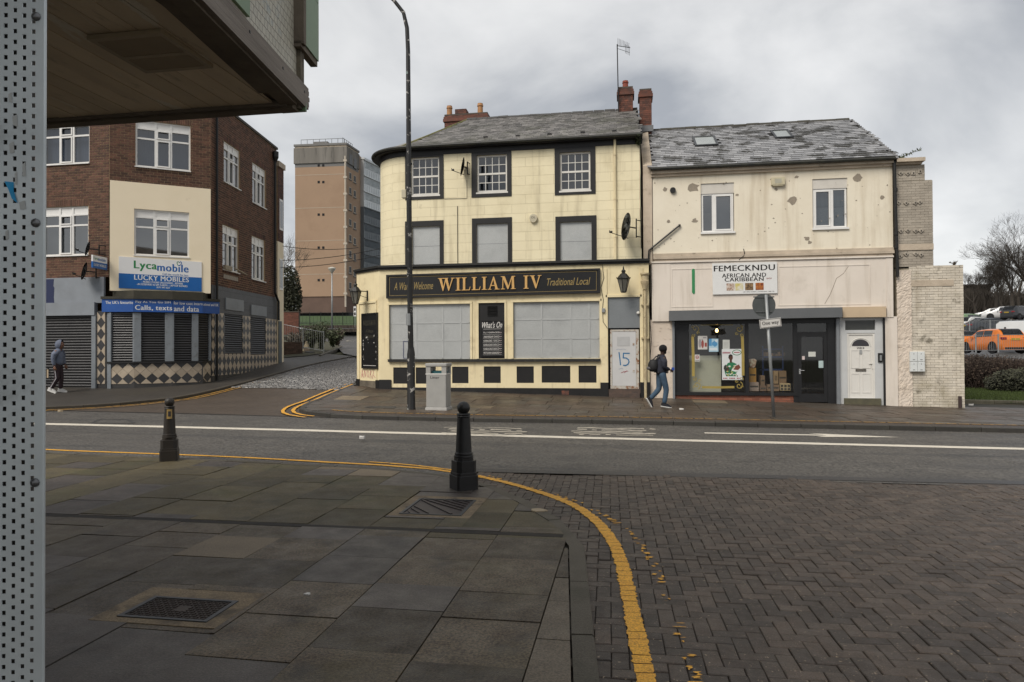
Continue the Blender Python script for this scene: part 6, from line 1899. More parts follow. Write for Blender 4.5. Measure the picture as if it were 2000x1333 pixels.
M_slatetile = mat('slate_tile',(.075,.076,.082),(.06,.061,.066),scale=2,rough=.5,brick=dict(w=.42,h=.3,m=.006,c=(.03,.03,.03),v=.85,d=.8,a=.8,rot=(math.pi / 2,0,R_(98))))
ZT = 10.95
zA = lambda px,py,d=0: FA.at(px,py,d)[1]
zB = lambda px,py,d=0: FB.at(px,py,d)[1]
zC = lambda px,py,d=0: FC.at(px,py,d)[1]
A_w = [FA.rect(83,232,174.6,321),FA.rect(83,404,172.5,499.5)]
B_w = [FB.rect(264.5,240,372,330),FB.rect(262,412,369.5,501)]
A_w2 = [(h[0] - 3.2,h[1] - 3.2,h[2],h[3]) for h in A_w]
C_w = [FC.rect(437,285,468.5,363),FC.rect(493,325,519,402),FC.rect(434.5,444,466,530),FC.rect(491.5,465,517.5,548)]
def fixh(hs):      # openings with true vertical size taken at the middle of each
 return hs
zAf = zA(150,543)
m2 = MB(FA.M); wall(m2,-7.5,0,zAf,ZT,A_w + A_w2,y=.0,reveal=.12);
m2.M = FB.M; zPt,zPb = zB(314,363),zB(314,571)
wall(m2,0,LB,zPt,ZT,[B_w[0]],y=.0,reveal=.12)
m2.M = FC.M; zCb = 4.05
wall(m2,0,LC,zCb,ZT,C_w,y=.0,reveal=.12)
m2.M = None
ex = [FA.M @ Vector((-7.5,0,0)),P1,P2,FC.M @ Vector((LC,0,0)),FC.M @ Vector((LC,9,0)),Vector((-25,30.2,0))]
m2.add([(p.x,p.y,ZT - .3) for p in ex],[tuple(range(6))])
m2.add([(ex[3].x,ex[3].y,0),(ex[4].x,ex[4].y,0),(ex[4].x,ex[4].y,ZT),(ex[3].x,ex[3].y,ZT)],[(0,1,2,3)])
m2.add([(ex[0].x,ex[0].y,0),(ex[5].x,ex[5].y,0),(ex[5].x,ex[5].y,ZT),(ex[0].x,ex[0].y,ZT)],[(3,2,1,0)])
m2.build('mortar_backing',M_brkm,cb)
BH = .088
def soldiers(hs,z0):
 up = lambda z: z0 + math.ceil((z - z0) / BH - .01) * BH
 dn = lambda z: z0 + math.floor((z - z0) / BH + .01) * BH
 return [(h[0] - .02,h[1] + .02,h[3],up(h[3] + .17)) for h in hs] + [(h[0],h[1],dn(h[2] - .06),h[2]) for h in hs]
brick_courses(cb,FA,-7.5,0,zAf,ZT,A_w + A_w2,M_brk,singles=100,soldier=soldiers(A_w + A_w2,zAf),bh=BH,j=.017)
brick_courses(cb,FB,0,LB,zPt,ZT,[B_w[0]],M_brk,singles=100,soldier=soldiers([B_w[0]],zPt),bh=BH,j=.017)
brick_courses(cb,FC,0,LC,zCb,ZT - .1,C_w,M_brk,singles=100,soldier=soldiers(C_w,zCb),bh=BH,j=.017)
# stone coping
m2 = MB(FC.M); m2.box(-.06,LC + .05,-.06,.3,ZT - .1,ZT); m2.M = FB.M; m2.box(-.03,LB + .03,-.06,.3,ZT - .1,ZT - .002); m2.M = FA.M; m2.box(-7.5,.03,-.06,.3,ZT - .1,ZT - .004); m2.build('coping',mat('dark_coping',(.07,.06,.05),rough=.8),cb)
# cream rendered panel on the chamfer
m2 = MB(FB.M); wall(m2,.02,LB - .01,zPb,zPt + .03,[B_w[1]],y=-.03,reveal=.15)
m2.add([(.02,-.03,zPt + .03),(LB - .01,-.03,zPt + .03),(LB - .01,.01,zPt + .03),(.02,.01,zPt + .03)],[(0,1,2,3)])
m2.build('rendered_panel',M_cpanel,cb)
def big_window(Fm,hole,mid=(.36,.64),y=0.05,dark=True,vent=True):
 a,b,c,d = hole
 f = MB(Fm.M); t = .055
 H,W = d - c,b - a
 zt1,zt2 = d - H * .17,d - H * .385
 f.box(a,b,y,y + .07,c,c + t); f.box(a,b,y,y + .07,d - t,d); f.box(a,a + t,y + .001,y + .07,c + t,d - t); f.box(b - t,b,y + .001,y + .07,c + t,d - t)
 for m in mid: f.box(a + W * m - .035,a + W * m + .035,y - .004,y + .066,c + t,d - t)
 f.box(a + t,b - t,y - .002,y + .064,zt1 - .03,zt1 + .03); f.box(a + t,b - t,y - .002,y + .064,zt2 - .03,zt2 + .03)
 if vent:
  l,r = a + W * mid[0] + .035,a + W * mid[1] - .035
  for z0,z1 in ((c + t,zt2 - .03),(zt2 + .03,zt1 - .03)):
   for q in ((l,r,z0,z0 + .04),(l,r,z1 - .04,z1),(l,l + .04,z0 + .04,z1 - .04),(r - .04,r,z0 + .04,z1 - .04)): f.box(q[0],q[1],y - .03,y - .004,q[2],q[3])
   f.box(l + .06,r - .06,y - .04,y - .03,z1 - .03,z1 - .015)
 f.box(a - .02,b + .02,-.06,y + .02,c - .035,c - .001)
 o = f.build('window',M_upvc,cb)
 cols = [a + t,a + W * mid[0],a + W * mid[1],b - t]
 for l,r in zip(cols,cols[1:]):
  p = MB(Fm.M); p.box(l,r,y + .02,y + .03,zt1,d - t); p.build('top_panel',M_upvc,o)
  for z0,z1 in ((c + t,zt2),(zt2,zt1)):
   p = MB(Fm.M); p.add([(l,y + .04,z0),(r,y + .04,z0),(r,y + .04,z1),(l,y + .04,z1)],[(0,1,2,3)]); p.build('pane',M_glass2 if dark else M_glass,o)
 p = MB(Fm.M); p.box(a,b,y + .2,y + .21,c,d); p.build('blind',M_curtain if not dark else mat('dim_blind',(.07,.075,.08),(.05,.053,.058),scale=2,rough=.9),o)
big_window(FA,A_w[0],dark=False); big_window(FA,A_w[1]); big_window(FB,B_w[0],dark=False); big_window(FB,B_w[1],y=.02)
for h in A_w2: big_window(FA,h)
for h in C_w: big_window(FC,h)
# downpipes
m2 = MB(FC.M); u = FC.at(424,500,-.08)[0]
m2.tube([(u,-.08,ZT - .1),(u,-.08,.55)],.045,8); m2.build('downpipe',M_iron,cb)
m2 = MB(FC.M); u = FC.at(537.5,400,-.1)[0]
zz = zC(539,575)
m2.tube([(u,-.1,zC(536,310)),(u,-.1,zz),(u + .35,-.12,zz - .35),(u + .35,-.12,zz - 1.2)],.055,8); m2.lathe([(.06,zC(536,310) - .2),(.14,zC(536,310)),(.14,zC(536,310) + .25)],8,(u,-.12,0)); m2.build('downpipe',M_iron,cb)
# ---- ground floor, street side
m2 = MB(FA.M); m2.box(-7.5,FA.at(206,560)[0],-.08,.0,zA(150,593),zAf); m2.build('fascia_panel',M_gpaint,cb)
m2 = MB(FA.M); q = FA.rect(60,546,106,593,-.085)
m2.prism([(q[0] - 2,q[2]),(q[1],q[2]),(q[1] - .02,q[2] + .2),(q[1],q[3] - .3),(q[1] - .04,q[3] - .25),(q[1] - .02,q[3]),(q[0] - 2,q[3])],-.085,-.08); m2.build('navy_patch',mat('navy_paint',(.012,.018,.06),(.015,.022,.07),rough=.55),cb)
m2 = MB(FA.M); m2.box(-7.5,FA.at(191,600)[0],-.16,.0,zA(140,617),zA(140,592)); m2.build('shutter_lintel',M_gpaint,cb)
zs0,zs1 = .22,zA(140,616)
uS = FA.at(184,690)[0]
m2 = MB(FA.M); m2.box(uS,FA.at(192,690)[0],-.13,.0,.1,zs1); m2.build('shutter_post',M_gpost,cb)
def roller(Fm,parent,path,z0,z1,pitch=.085,m=None,name='roller_shutter'):
 """shutter of single slats along a straight run (u0,d0)-(u1,d1)"""
 (u0,d0),(u1,d1) = path
 t = Vector((u1 - u0,d1 - d0)); L = t.length; a = math.atan2(t.y,t.x)
 Mx = Fm.M @ Matrix.Translation((u0,d0,0)) @ Matrix.Rotation(a,4,'Z')
 b = MB(Mx); b.box(0,L,.03,.05,z0,z1); o = b.build(name,m or M_shut,parent)
 s = MB(); n = 5
 prof = [(.028 - .034 * math.sin(math.pi * (k / n)) ** .8,pitch * k / n) for k in range(n + 1)]
 for (y0,za),(y1,zb2) in zip(prof,prof[1:]): s.add([(0,y0,za),(L,y0,za),(L,y1,zb2),(0,y1,zb2)],[(0,1,2,3)])
 me = s.mesh('slat',m or M_shut); wl0 = world_loc(o)
 k = 0; e = Fm.ang + a
 while z0 + (k + 1) * pitch <= z1 + .02:
  p = Mx @ Vector((0,0,z0 + k * pitch)) - wl0
  link('slat',me,o,p,(0,0,e)); k += 1
 return o
roller(FA,cb,((-4.6,-.05),(uS,-.05)),zs0,zs1,.095)
# bowed shop window
BOW = [(207,.0),(216,-.12),(262,-.38),(337,-.42),(396,-.24),(411,.02)]
def bow(px,e=0.0):
 d = interp(px,BOW) + e
 return FB.at(px,660,d)[0],d
def bow_pts(x0,x1,e=0.0):
 xs = [x0] + [p[0] for p in BOW if x0 < p[0] < x1] + [x1]
 return [bow(x,e) for x in xs]
def wall_along(mb,pts,z0,z1,th=.06):
 for (a,b),(c,d) in zip(pts,pts[1:]):
  t = Vector((c - a,d - b)).normalized(); n = Vector((-t.y,t.x)) * th
  mb.slab([(a,b),(c,d),(c + n.x,d + n.y),(a + n.x,b + n.y)],z1,z0)
zw0,zw1 = zB(314,706,-.4),zB(314,612,-.4)
zr_ = zB(314,750,-.4)
for x0,x1 in ((216,259),(275,322),(339.5,375),(387,410)):
 p,q = bow(x0),bow(x1); roller(FB,cb,(p,q),zw0,zw1,.085)
for x0,x1 in ((209,216.5),(259,275.5),(322,340),(375,387.5),(409.5,412)):
 m2 = MB(FB.M); wall_along(m2,bow_pts(x0,x1,-.06),zw0 - .02 if x0 > 210 else .1,zw1,.12); m2.build('shutter_post',M_gpost,cb)
m2 = MB(FB.M); wall_along(m2,bow_pts(208,411.5,-.1),zw0 - .06,zw0 - .0,.25); m2.build('window_sill',M_black,cb)
# tiles
def poly_clip_rect(p,s0,s1,z0,z1):
 return clip_poly(p,[(s0,z0),(s1,z0),(s1,z1),(s0,z1)])
def diamonds(parent,mapf,s0,s1,z0,z1,wx_,hz_,colour,phase=0.0,holes=(),thick=.012,gap=.006):
 rows = int((z1 - z0) / (hz_ / 2)) + 2; cells = list(wall_cells(s0,s1,z0,z1,holes))
 for r in range(rows):
  zc = z1 - r * hz_ / 2
  c = s0 + phase * wx_ + (wx_ / 2 if r % 2 else 0) - wx_
  while c < s1 + wx_:
   d = [(c,zc - hz_ / 2 + gap),(c + wx_ / 2 - gap,zc),(c,zc + hz_ / 2 - gap),(c - wx_ / 2 + gap,zc)]
   c += wx_
   for a,b,e,h in cells:
    p = poly_clip_rect(d,a + .002,b - .002,e + .002,h - .002)
    if len(p) < 3 or abs(area(p)) < .003: continue
    mb = MB()
    f = [mapf(q[0],q[1],-thick) for q in p]; g = [mapf(q[0],q[1],0) for q in p]; n = len(p)
    mb.add(f + g,[tuple(range(n))] + [(i,n + i,n + (i + 1) % n,(i + 1) % n) for i in range(n)])
    mb.build('tile',M_tile_d if colour(r) else M_tile_c,parent)
# stall riser under the bow
bp_ = bow_pts(216,411,-.02)
cum = [0]
for (a,b),(c,d) in zip(bp_,bp_[1:]): cum.append(cum[-1] + math.hypot(c - a,d - b))
def bow_map(s,z,th):
 s = min(max(s,0),cum[-1] - 1e-6)
 k = max(i for i in range(len(cum) - 1) if cum[i] <= s)
 t = (s - cum[k]) / (cum[k + 1] - cum[k])
 (a,b),(c,d) = bp_[k],bp_[k + 1]
 tt = Vector((c - a,d - b)).normalized(); n = Vector((-tt.y,tt.x))
 return FB.M @ Vector((a + (c - a) * t - n.x * -th,b + (d - b) * t - n.y * -th,z))
zrt,zrb = zw0 - .06,zB(314,749,-.4)
m2 = MB(FB.M); wall_along(m2,bp_,zrb - 1.0,zrt,.2); riser = m2.build('stall_riser',mat('plinth_slate',(.03,.03,.031),(.045,.042,.04),scale=3,rough=.6),cb)
diamonds(riser,bow_map,0,cum[-1],zrb,zrt,cum[-1] / 9.0,(zrt - zrb) / 2 * 1.0,lambda r: r in (0,3),phase=.08)
# tile column at the corner of the street side
ca0,ca1 = FA.at(192.5,690)[0],FA.at(208,690)[0]
m2 = MB(FA.M); m2.box(ca0,ca1 + .05,-.06,.0,.1,zA(200,608)); col_ = m2.build('tiled_pier',MATS['plinth_slate'],cb)
diamonds(col_,lambda s,z,th: FA.M @ Vector((s,-.06 + th,z)),ca0,ca1,zA(200,750),zA(200,609),(ca1 - ca0),.385,lambda r: r % 2 == 0,phase=.5)
# fascia sign: four flat facets round the bow
fs_ = thing('shop_fascia_sign','blue bowed sign reading Calls, texts and data over the shutters','sign',FB.M @ Vector((1.6,-.5,3.2)))
FX = [(198.5,-.08),(261,-.50),(337,-.55),(396.5,-.36),(429,.02)]
M_sblue = mat('sign_blue',(.020,.085,.31),(.017,.072,.27),scale=2,rough=.4)
M_swhite = mat('letter_white',(.70,.70,.69),rough=.5)
ft,fb_ = zB(330,586,-.55),zB(330,610.5,-.55)
words = [[('The UK\'s favourite',.12,.98,.62,.86)],[('Pay As You Go SIM',.05,.95,.66,.88),('Calls, texts',.04,.985,.10,.54)],[('for low cost intern',.04,.985,.64,.88),('and data',.05,.86,.10,.52)],[('ational and UK',.03,.92,.62,.84)]]
for (x0,d0),(x1,d1),wds in zip(FX,FX[1:],words):
 a,b = Vector((FB.at(x0,600,d0)[0],d0)),Vector((FB.at(x1,600,d1)[0],d1))
 Lf = (b - a).length; ag = math.atan2(b.y - a.y,b.x - a.x)
 Ff = Frame(FB.M @ Vector((a.x,a.y,0)),FB.ang + ag)
 m2 = MB(Ff.M); m2.box(.004,Lf - .004,0,.05,fb_,ft); pn = m2.build('panel',M_sblue,fs_)
 m2 = MB(Ff.M); hh = ft - fb_
 for wd_,s0,s1,t0,t1 in wds: lettering(m2,wd_,Lf * s0,Lf * s1,fb_ + hh * t0,fb_ + hh * t1,-.003,.022)
 m2.build('lettering',M_swhite,pn)
m2 = MB(FB.M)
tp = [(FB.at(x,580,d)[0],d) for x,d in [(197,.0)] + [(x,d - .06) for x,d in FX[1:4]] + [(430,.0)]]
tp[0] = (tp[0][0],-.1); tp[-1] = (tp[-1][0],.0)
m2.slab(tp + [(LB + .1,.4),(.0,.4)],ft + .09,ft + .005); m2.slab(tp[1:4] + [(LB - .1,.1),(.1,.1)],ft + .3,ft + .09)
m2.build('canopy',mat('mossy_canopy',(.035,.033,.026),(.055,.05,.035),scale=3,rough=.85,bump=.006),cb)
# ---- side street ground floor
gC = lambda u: T(*(FC.M @ Vector((u,0,0))).xy)
c_sh = [FC.rect(438.7,607,473.5,691),FC.rect(488.6,617,518.5,693)]
zs_band = 3.15
m2 = MB(FC.M); wall(m2,0,LC,zs_band - .1,zCb,(),y=-.02); m2.build('slate_band',M_slatetile,cb)
hC = [(c_sh[0][0],c_sh[0][1],c_sh[0][2],c_sh[0][3] + .45),(c_sh[1][0],c_sh[1][1],c_sh[1][2],c_sh[1][3] + .42)]
m2 = MB(FC.M); wall(m2,0,LC,0,zs_band,hC,y=.0,reveal=.08); lower = m2.build('lower_wall',MATS['plinth_slate'],cb)
zlo = .72
diamonds(lower,lambda s,z,th: FC.M @ Vector((s,th,z)),.05,LC,zlo,zs_band - .1,.36,.40,lambda r: r % 2 == 1,holes=hC,phase=.3)
for h0,h in zip(c_sh,hC):
 m2 = MB(FC.M); m2.box(h[0],h[1],-.06,.06,h0[3],h[3]); m2.build('shutter_box',M_gpaint,cb)
 roller(FC,cb,((h[0] + .02,.0),(h[1] - .02,.0)),h[2],h0[3],.085)
m2 = MB(FC.M); m2.box(.0,LC + .1,-.05,.0,0,zlo); m2.build('plinth',mat('dark_plinth',(.035,.032,.03),(.05,.046,.04),scale=3,rough=.7),cb)
# name plate and little things on the brick
q = FC.rect(437,536,465,550,-.02); m2 = MB(FC.M); m2.box(q[0],q[1],-.02,0,q[2] + .06,q[3] - .06); m2.build('street_name_plate',mat('old_plate',(.34,.30,.26),(.2,.18,.15),scale=16,rough=.7),cb)
m2 = MB(FC.M); u,z = FC.at(446,527); m2.box(u - .5,u + .1,-.12,-.02,z - .05,z + .12); m2.tube([(u + .3,-.1,z + .1),(u + 1.0,-.3,z - .1)],.03,6); m2.build('broken_bracket',mat('broken_plastic',(.35,.3,.22),(.2,.17,.13),scale=9,rough=.7),cb)
# ---- signs
LS = -.06
ls = thing('phone_shop_sign','white and blue Lycamobile LUCKY MOBILES board on the cream panel','sign',FB.M @ Vector((1.5,LS,4.0)))
ql = qmap(FB,(232,501),(394,512.3),(394,570),(232,563),LS)
M_lblue,M_lgreen = mat('deep_blue',(.006,.10,.34),(.005,.09,.31),rough=.35),plain('logo_green',(.02,.20,.06),.4)
m2 = MB(FB.M); qprism(m2,ql,0,1,.47,1,LS,-.03); m2.build('white_panel',mat('board_white',(.68,.68,.68),(.64,.64,.64),rough=.35),ls)
m2 = MB(FB.M); qprism(m2,ql,0,1,0,.47,LS + .0005,-.03); m2.build('blue_panel',M_lblue,ls)
for wd_,s0,s1,t0,t1,mm,bd in (('Lyca',.178,.445,.575,.90,M_lgreen,.03),('mobile',.455,.832,.615,.865,M_lblue,.03),('Call the world for less',.515,.832,.49,.555,M_lblue,.015),('LUCKY MOBILES',.18,.838,.29,.45,M_swhite,.022),('- MOBILE PHONE UNLOCKING - REPAIRS',.265,.765,.205,.265,M_swhite,.025),('- ACCESSORIES & SIM CARDS - LAPTOP REPAIRS',.2,.82,.125,.185,M_swhite,.025),('0191 447 4225',.445,.605,.05,.105,M_swhite,.02)):
 k = MB(FB.M); qwords(k,ql,wd_,s0,s1,t0,t1,LS - .003,bd); k.build('lettering',mm,ls)
k = MB(FB.M); hp = [(.705,.83),(.692,.90),(.694,.945),(.71,.96),(.72,.93),(.735,.965),(.748,.94),(.745,.89),(.725,.83)]
stroke(k,[ql(*p) for p in hp[:5]],.02,LS - .0032); k.build('heart_mark',M_lgreen,ls)
k = MB(FB.M); stroke(k,[ql(*p) for p in hp[4:]],.02,LS - .0034); k.build('heart_mark',M_lblue,ls)
hsF = Frame(FA.M @ Vector((FA.at(209.5,510,-.06)[0],-.06,0)),0)
pa,pb = at_depth(181.3,512,22.6),FA.M @ Vector((FA.at(209.5,510,-.06)[0],-.06,4.2))
hs = thing('projecting_sign','small white and blue projecting sign above the grey fascia at the building corner','sign',(pb.x,pb.y,4.2))
dv_ = Vector((pb.x - pa.x,pb.y - pa.y,0)); Fh = Frame((pa.x,pa.y,0),math.atan2(dv_.y,dv_.x)); Lh = dv_.length
qh = lambda s,t: (Lh * s,Fh.at(195,525.5)[1] * (1 - t) + Fh.at(195,501)[1] * t)
for nm,t0,t1,mm in (('white_panel',.5,1,MATS['board_white']),('blue_panel',0,.5,M_lblue)):
 m2 = MB(Fh.M); qprism(m2,qh,0,1,t0,t1,0,.05); m2.build(nm,mm,hs)
for wd_,s0,s1,t0,t1,mm in (('Lyca',.07,.36,.62,.88,M_lgreen),('mobile',.37,.88,.62,.88,M_lblue),('LUCKY MOBILES',.08,.92,.16,.36,M_swhite)):
 k = MB(Fh.M); qwords(k,qh,wd_,s0,s1,t0,t1,-.003,.03); k.build('lettering',mm,hs)
for px,py,dd,lab in ((176,487,.5,'dark satellite dish beside the lower left window of the brick building'),(170,531,.62,'dark satellite dish under the small projecting sign')):
 u,z = FA.at(px,py,-.35); dish(lab,FA.M @ Vector((u,-.4,z)),dd,(-.55,-.8,.2),.02,.4,mat('black_dish',(.018,.018,.019),rough=.45),(.3,.4,0))
# ---- next building up the side street
nb = thing('rear_annex_building','narrow strip of brick and cream annex behind the dark brick corner building','building',FC.M @ Vector((LC + .5,0,1)))
LN = FC.at(553.5,500,-.05)[0]
mz1,mz0 = zC(547,330),zC(547,474)
NX = Frame(FC.M @ Vector((LC + .03,-.05,0)),AC); Ln = LN - LC
m2 = MB(NX.M); m2.box(0,Ln,0,6,.5,mz0); m2.build('rendered_wall',M_cpanel,nb)
m2 = MB(NX.M); m2.box(0,Ln - .01,.01,6,mz0,mz1); m2.build('mortar_backing',M_brkm,nb)
brick_courses(nb,NX,0,Ln - .005,mz0,mz1,(),M_brk,singles=0)
m2 = MB(NX.M); m2.box(-.03,Ln + .05,-.08,.3,mz1,mz1 + .25); m2.build('coping',M_grime,nb)
for py0,py1 in ((390,450),(506,567)):
 q = (Ln * .25,Ln * .8,zC(546,py1),zC(546,py0)); m2 = MB(NX.M); m2.box(q[0],q[1],-.03,0,q[2],q[3]); w = m2.build('window_frame',M_upvc,nb)
 m2 = MB(NX.M); m2.box(q[0] + .06,q[1] - .06,-.035,-.03,q[2] + .1,q[3] - .1); m2.build('pane',mat('dull_pane',(.10,.11,.12),rough=.12,spec=.7),w)
m2 = MB(NX.M); m2.box(Ln * .05,Ln * .55,-.04,0,.8,zC(546,628)); m2.build('grey_door',mat('door_grey',(.06,.075,.08),rough=.5),nb)

# ================================================================== NEAR BUILDING: overhanging upper floor on the left
S0 = Vector((-2.25,4.415,0)); AN = R_(97.2); LNB = 7.5
FN = Frame(S0 - Vector((math.cos(AN),math.sin(AN),0)) * LNB,AN)
ob = thing('overhanging_building','jettied old building with dark boarded soffit and peeling mosaic wall overhead','building',(-4,1,0))
ZS = 3.35
M_board = mat('soffit_board',(.70,.585,.43),(.60,.49,.36),scale=2.2,rough=.75,bump=.002,bscale=20,island=.12,stretch=(4,1,1),
              dirt=[((.72,.67,.57),1.1,.60,.635,.8),((.2,.165,.12),3,.60,.72,.5)])
M_beam = mat('weathered_timber',(.27,.235,.20),(.15,.125,.105),scale=3,rough=.8,bump=.004,bscale=14,stretch=(1,.35,6),dirt=((.36,.32,.27),5,.6,.7,.6))
M_dkbeam = mat('dark_edge_beam',(.17,.14,.105),(.10,.08,.06),scale=5,rough=.85,bump=.004,bscale=15)
# boards run along the building
x = -2.39; k = 0
far_y = 4.36
while x > -8.5:
 w = .152
 m = MB()
 x1,x0 = x - .004,x - w + .004
 xr = lambda xx,y: xx
 h = random.uniform(-.002,.003)
 m.add([(x0,far_y,ZS + h),(x1,far_y,ZS + h),(x1 + .0,-3,ZS + h),(x0,-3,ZS + h),(x0,far_y,ZS + .02),(x1,far_y,ZS + .02),(x1,-3,ZS + .02),(x0,-3,ZS + .02)],[(0,3,2,1)][::1] + [(0,1,5,4),(1,2,6,5),(3,0,4,7)])
 m.build('soffit_board',M_board,ob); x -= w
# tapered boards towards the slanting street side
for k in range(6):
 m = MB(); xa = -2.39 + .152 * k; xb = xa + .152
 ya = [far_y,far_y]
 ln = lambda xx: 4.36 - max(0,(xx + 2.39)) / math.tan(R_(7.2))
 pts = [(xa + .004,min(far_y,ln(xa))),(xb - .004,min(far_y,ln(xb))),(xb - .004,-3),(xa + .004,-3)]
 m.add([(p[0],p[1],ZS + .001 * k) for p in pts],[(0,3,2,1)]); m.build('soffit_board',M_board,ob)
m = MB(); m.slab([(-8.5,-3),(-1.2,-3),(-2.29,4.36),(-8.5,4.36)],ZS + .06,ZS + .03); m.add([(-8.5,-3,ZS + .025),(-1.2,-3,ZS + .025),(-2.29,4.36,ZS + .025),(-8.5,4.36,ZS + .025)],[(3,2,1,0)]); m.build('soffit_backing',M_dkbeam,ob)
m = MB(); m.box(-8.6,-2.25,4.36,4.45,ZS - .035,ZS + .35); m.build('front_beam',M_dkbeam,ob)
m = MB(); m.box(-8.6,-2.29,4.34,4.365,ZS - .02,ZS + .02); m.build('front_bead',M_beam,ob)
m = MB(FN.M); m.box(0,LNB - .05,-.02,.09,ZS - .015,ZS + .03); m.box(0,LNB - .25,.10,.16,ZS - .006,ZS + .02); m.build('edge_beam',M_dkbeam,ob)
m = MB(FN.M); m.box(0,LNB + .09,-.055,-.021,ZS + .0,ZS + .15)
for i,z in enumerate((.02,.06,.1)): m.box(LNB + .09,LNB + .10 + .012 * (i % 2),-.055,-.021,ZS + z,ZS + z + .03)
m.build('fascia_plank',M_beam,ob)
m = MB(FN.M)
for u in (4.2,5.1,5.9,6.6,7.1,7.5):
 m.box(u,u + .014,-.058,-.055,ZS + .09,ZS + .104)
tag(m.build('nail',M_iron,ob),kind='stuff')
# mosaic wall above
M_mos = mat('mosaic',(.52,.49,.40),(.45,.42,.34),scale=3,rough=.45,dirt=[((.16,.28,.36),2.0,.56,.66,.8),((.42,.30,.15),1.6,.6,.72,.6),((.12,.10,.08),4,.72,.78,.8)],
   brick=dict(w=.052,h=.052,m=.0022,c=(.16,.14,.11),v=.9,d=.5,rot=(math.pi / 2,0,R_(97.2))))
m = MB(FN.M); m.add([(0,.0,ZS + .15),(LNB,.0,ZS + .15),(LNB,.0,8),(0,.0,8)],[(0,1,2,3)]); m.build('mosaic_wall',M_mos,ob)
m = MB(); m.box(-8.6,-2.29,4.30,4.40,ZS + .3,8); m.build('front_wall',M_grime,ob)
m = MB(FN.M); m.box(LNB - .0,LNB + .07,-.03,.08,ZS - .02,8); m.build('corner_post',mat('rotten_post',(.20,.17,.12),(.05,.04,.03),scale=9,rough=.9,bump=.01),ob)
M_green = mat('green_panel',(.17,.25,.14),(.14,.21,.12),scale=2,rough=.45,dirt=((.3,.33,.22),5,.64,.76,.5))
zg = at_depth(583,82,4.72).z
for z0,z1 in ((zg,zg + .42),(zg + .425,zg + .9),(zg + .905,zg + 2)):
 m = MB(FN.M); m.box(LNB - .0,LNB + .30,-.06,-.01,z0,z1); m.build('green_panel',M_green,ob)
m = MB(FN.M); m.box(LNB - .05,LNB - .001,-.07,.0,zg - .02,zg + 2); m.box(LNB - .05,LNB + .3,-.05,-.0,zg - .04,zg - .001); m.build('panel_frame',M_dkbeam,ob)
ug,zg2 = FN.at(473,12,-.01)
m = MB(FN.M); m.box(ug - .55,FN.at(485,15,-.01)[0],-.02,.0,FN.at(480,28,-.01)[1],6); m.build('green_panel',M_green,ob)
m = MB(); m.box(-2.38,-2.2,4.45,4.47,ZS - .03,ZS + .03); m.build('green_trim',M_green,ob)
# shop wall under the overhang (behind the metal panel)
m = MB(); m.box(-8.5,-4.75,-3,4.25,0,ZS); m.build('shop_wall',mat('dark_shop_wall',(.06,.055,.05),rough=.8),ob)
# vent grille
vt = thing('vent_grille','brown double louvred vent set in the dark soffit','vent',(-2.63,3.45,ZS - .01))
x0,x1,y0,y1 = -2.85,-2.405,3.225,3.685
M_vent = mat('vent_brown',(.40,.32,.22),(.33,.27,.19),rough=.6)
m = MB()
ymid = (y0 + y1) / 2 + .02
for r in ((x0,x1,y0,y0 + .035),(x0,x1,y1 - .035,y1),(x0,x0 + .03,y0 + .035,y1 - .035),(x1 - .03,x1,y0 + .035,y1 - .035),(x0 + .03,x1 - .03,ymid - .015,ymid + .015)): m.box(r[0],r[1],r[2],r[3],ZS - .025,ZS - .002)
m.build('frame',M_vent,vt)
for ya,yb in ((y0 + .035,ymid - .015),(ymid + .015,y1 - .035)):
 m = MB(); m.box(x0 + .03,x1 - .03,ya,yb,ZS - .008,ZS - .003); p = m.build('dark_back',M_dark,vt)
 s = MB(); s.box(-.003,.003,ya,yb,-.012,.006); me = s.mesh('blade',M_vent)
 for k in range(24):
  link('blade',me,vt,(x0 + .04 + k * (x1 - x0 - .08) / 23 - vt.location.x,-vt.location.y,ZS - .014 - vt.location.z),(0,.5,0))
# ---- perforated steel panel close to the camera
PZ = 1.3
pr = at_depth(86,666,PZ);
ppl = Frame((pr.x,pr.y,0),CAM_YAW + R_(4))
pp = thing('perforated_panel','tall galvanised perforated steel panel at the left edge','panel',(pr.x - .3,pr.y,0))
cw,vp = 17.3 / F_PX * PZ,20.8 / F_PX * PZ
M_pp = mat('galvanised_panel',(.56,.60,.61),(.46,.495,.51),scale=7,rough=.48,metal=.45,spec=.5,dirt=[((.62,.64,.64),5,.64,.72,.5),((.22,.22,.21),3.5,.62,.74,.6)])
m = MB(ppl.M); edge = .0125
NC = 13
hs_ = .0042
top_z = 2.75
nr = int(top_z / vp)
for c in range(NC):
 u1 = -edge - c * cw; u0 = u1 - cw; uc = (u0 + u1) / 2
 so = vp / 2 if c % 2 else 0
 for r in range(nr):
  z0 = r * vp + so; z1 = z0 + vp; zc_ = (z0 + z1) / 2 + random.uniform(-.0003,.0003)
  hw,hh = hs_ * .86,hs_
  m.add([(u0,0,z0),(u1,0,z0),(u1,0,z1),(u0,0,z1),(uc - hw,0,zc_ - hh),(uc + hw,0,zc_ - hh),(uc + hw,0,zc_ + hh),(uc - hw,0,zc_ + hh),
               (uc - hw,.002,zc_ - hh),(uc + hw,.002,zc_ - hh),(uc + hw,.002,zc_ + hh),(uc - hw,.002,zc_ + hh)],
              [(0,1,5,4),(1,2,6,5),(2,3,7,6),(3,0,4,7),(4,5,9,8),(5,6,10,9),(6,7,11,10),(7,4,8,11)])
 if so: m.add([(u0,0,0),(u1,0,0),(u1,0,so),(u0,0,so)],[(0,1,2,3)])
m.add([(-edge,0,0),(-.002,0,0),(-.002,0,top_z),(-edge,0,top_z)],[(0,1,2,3)])
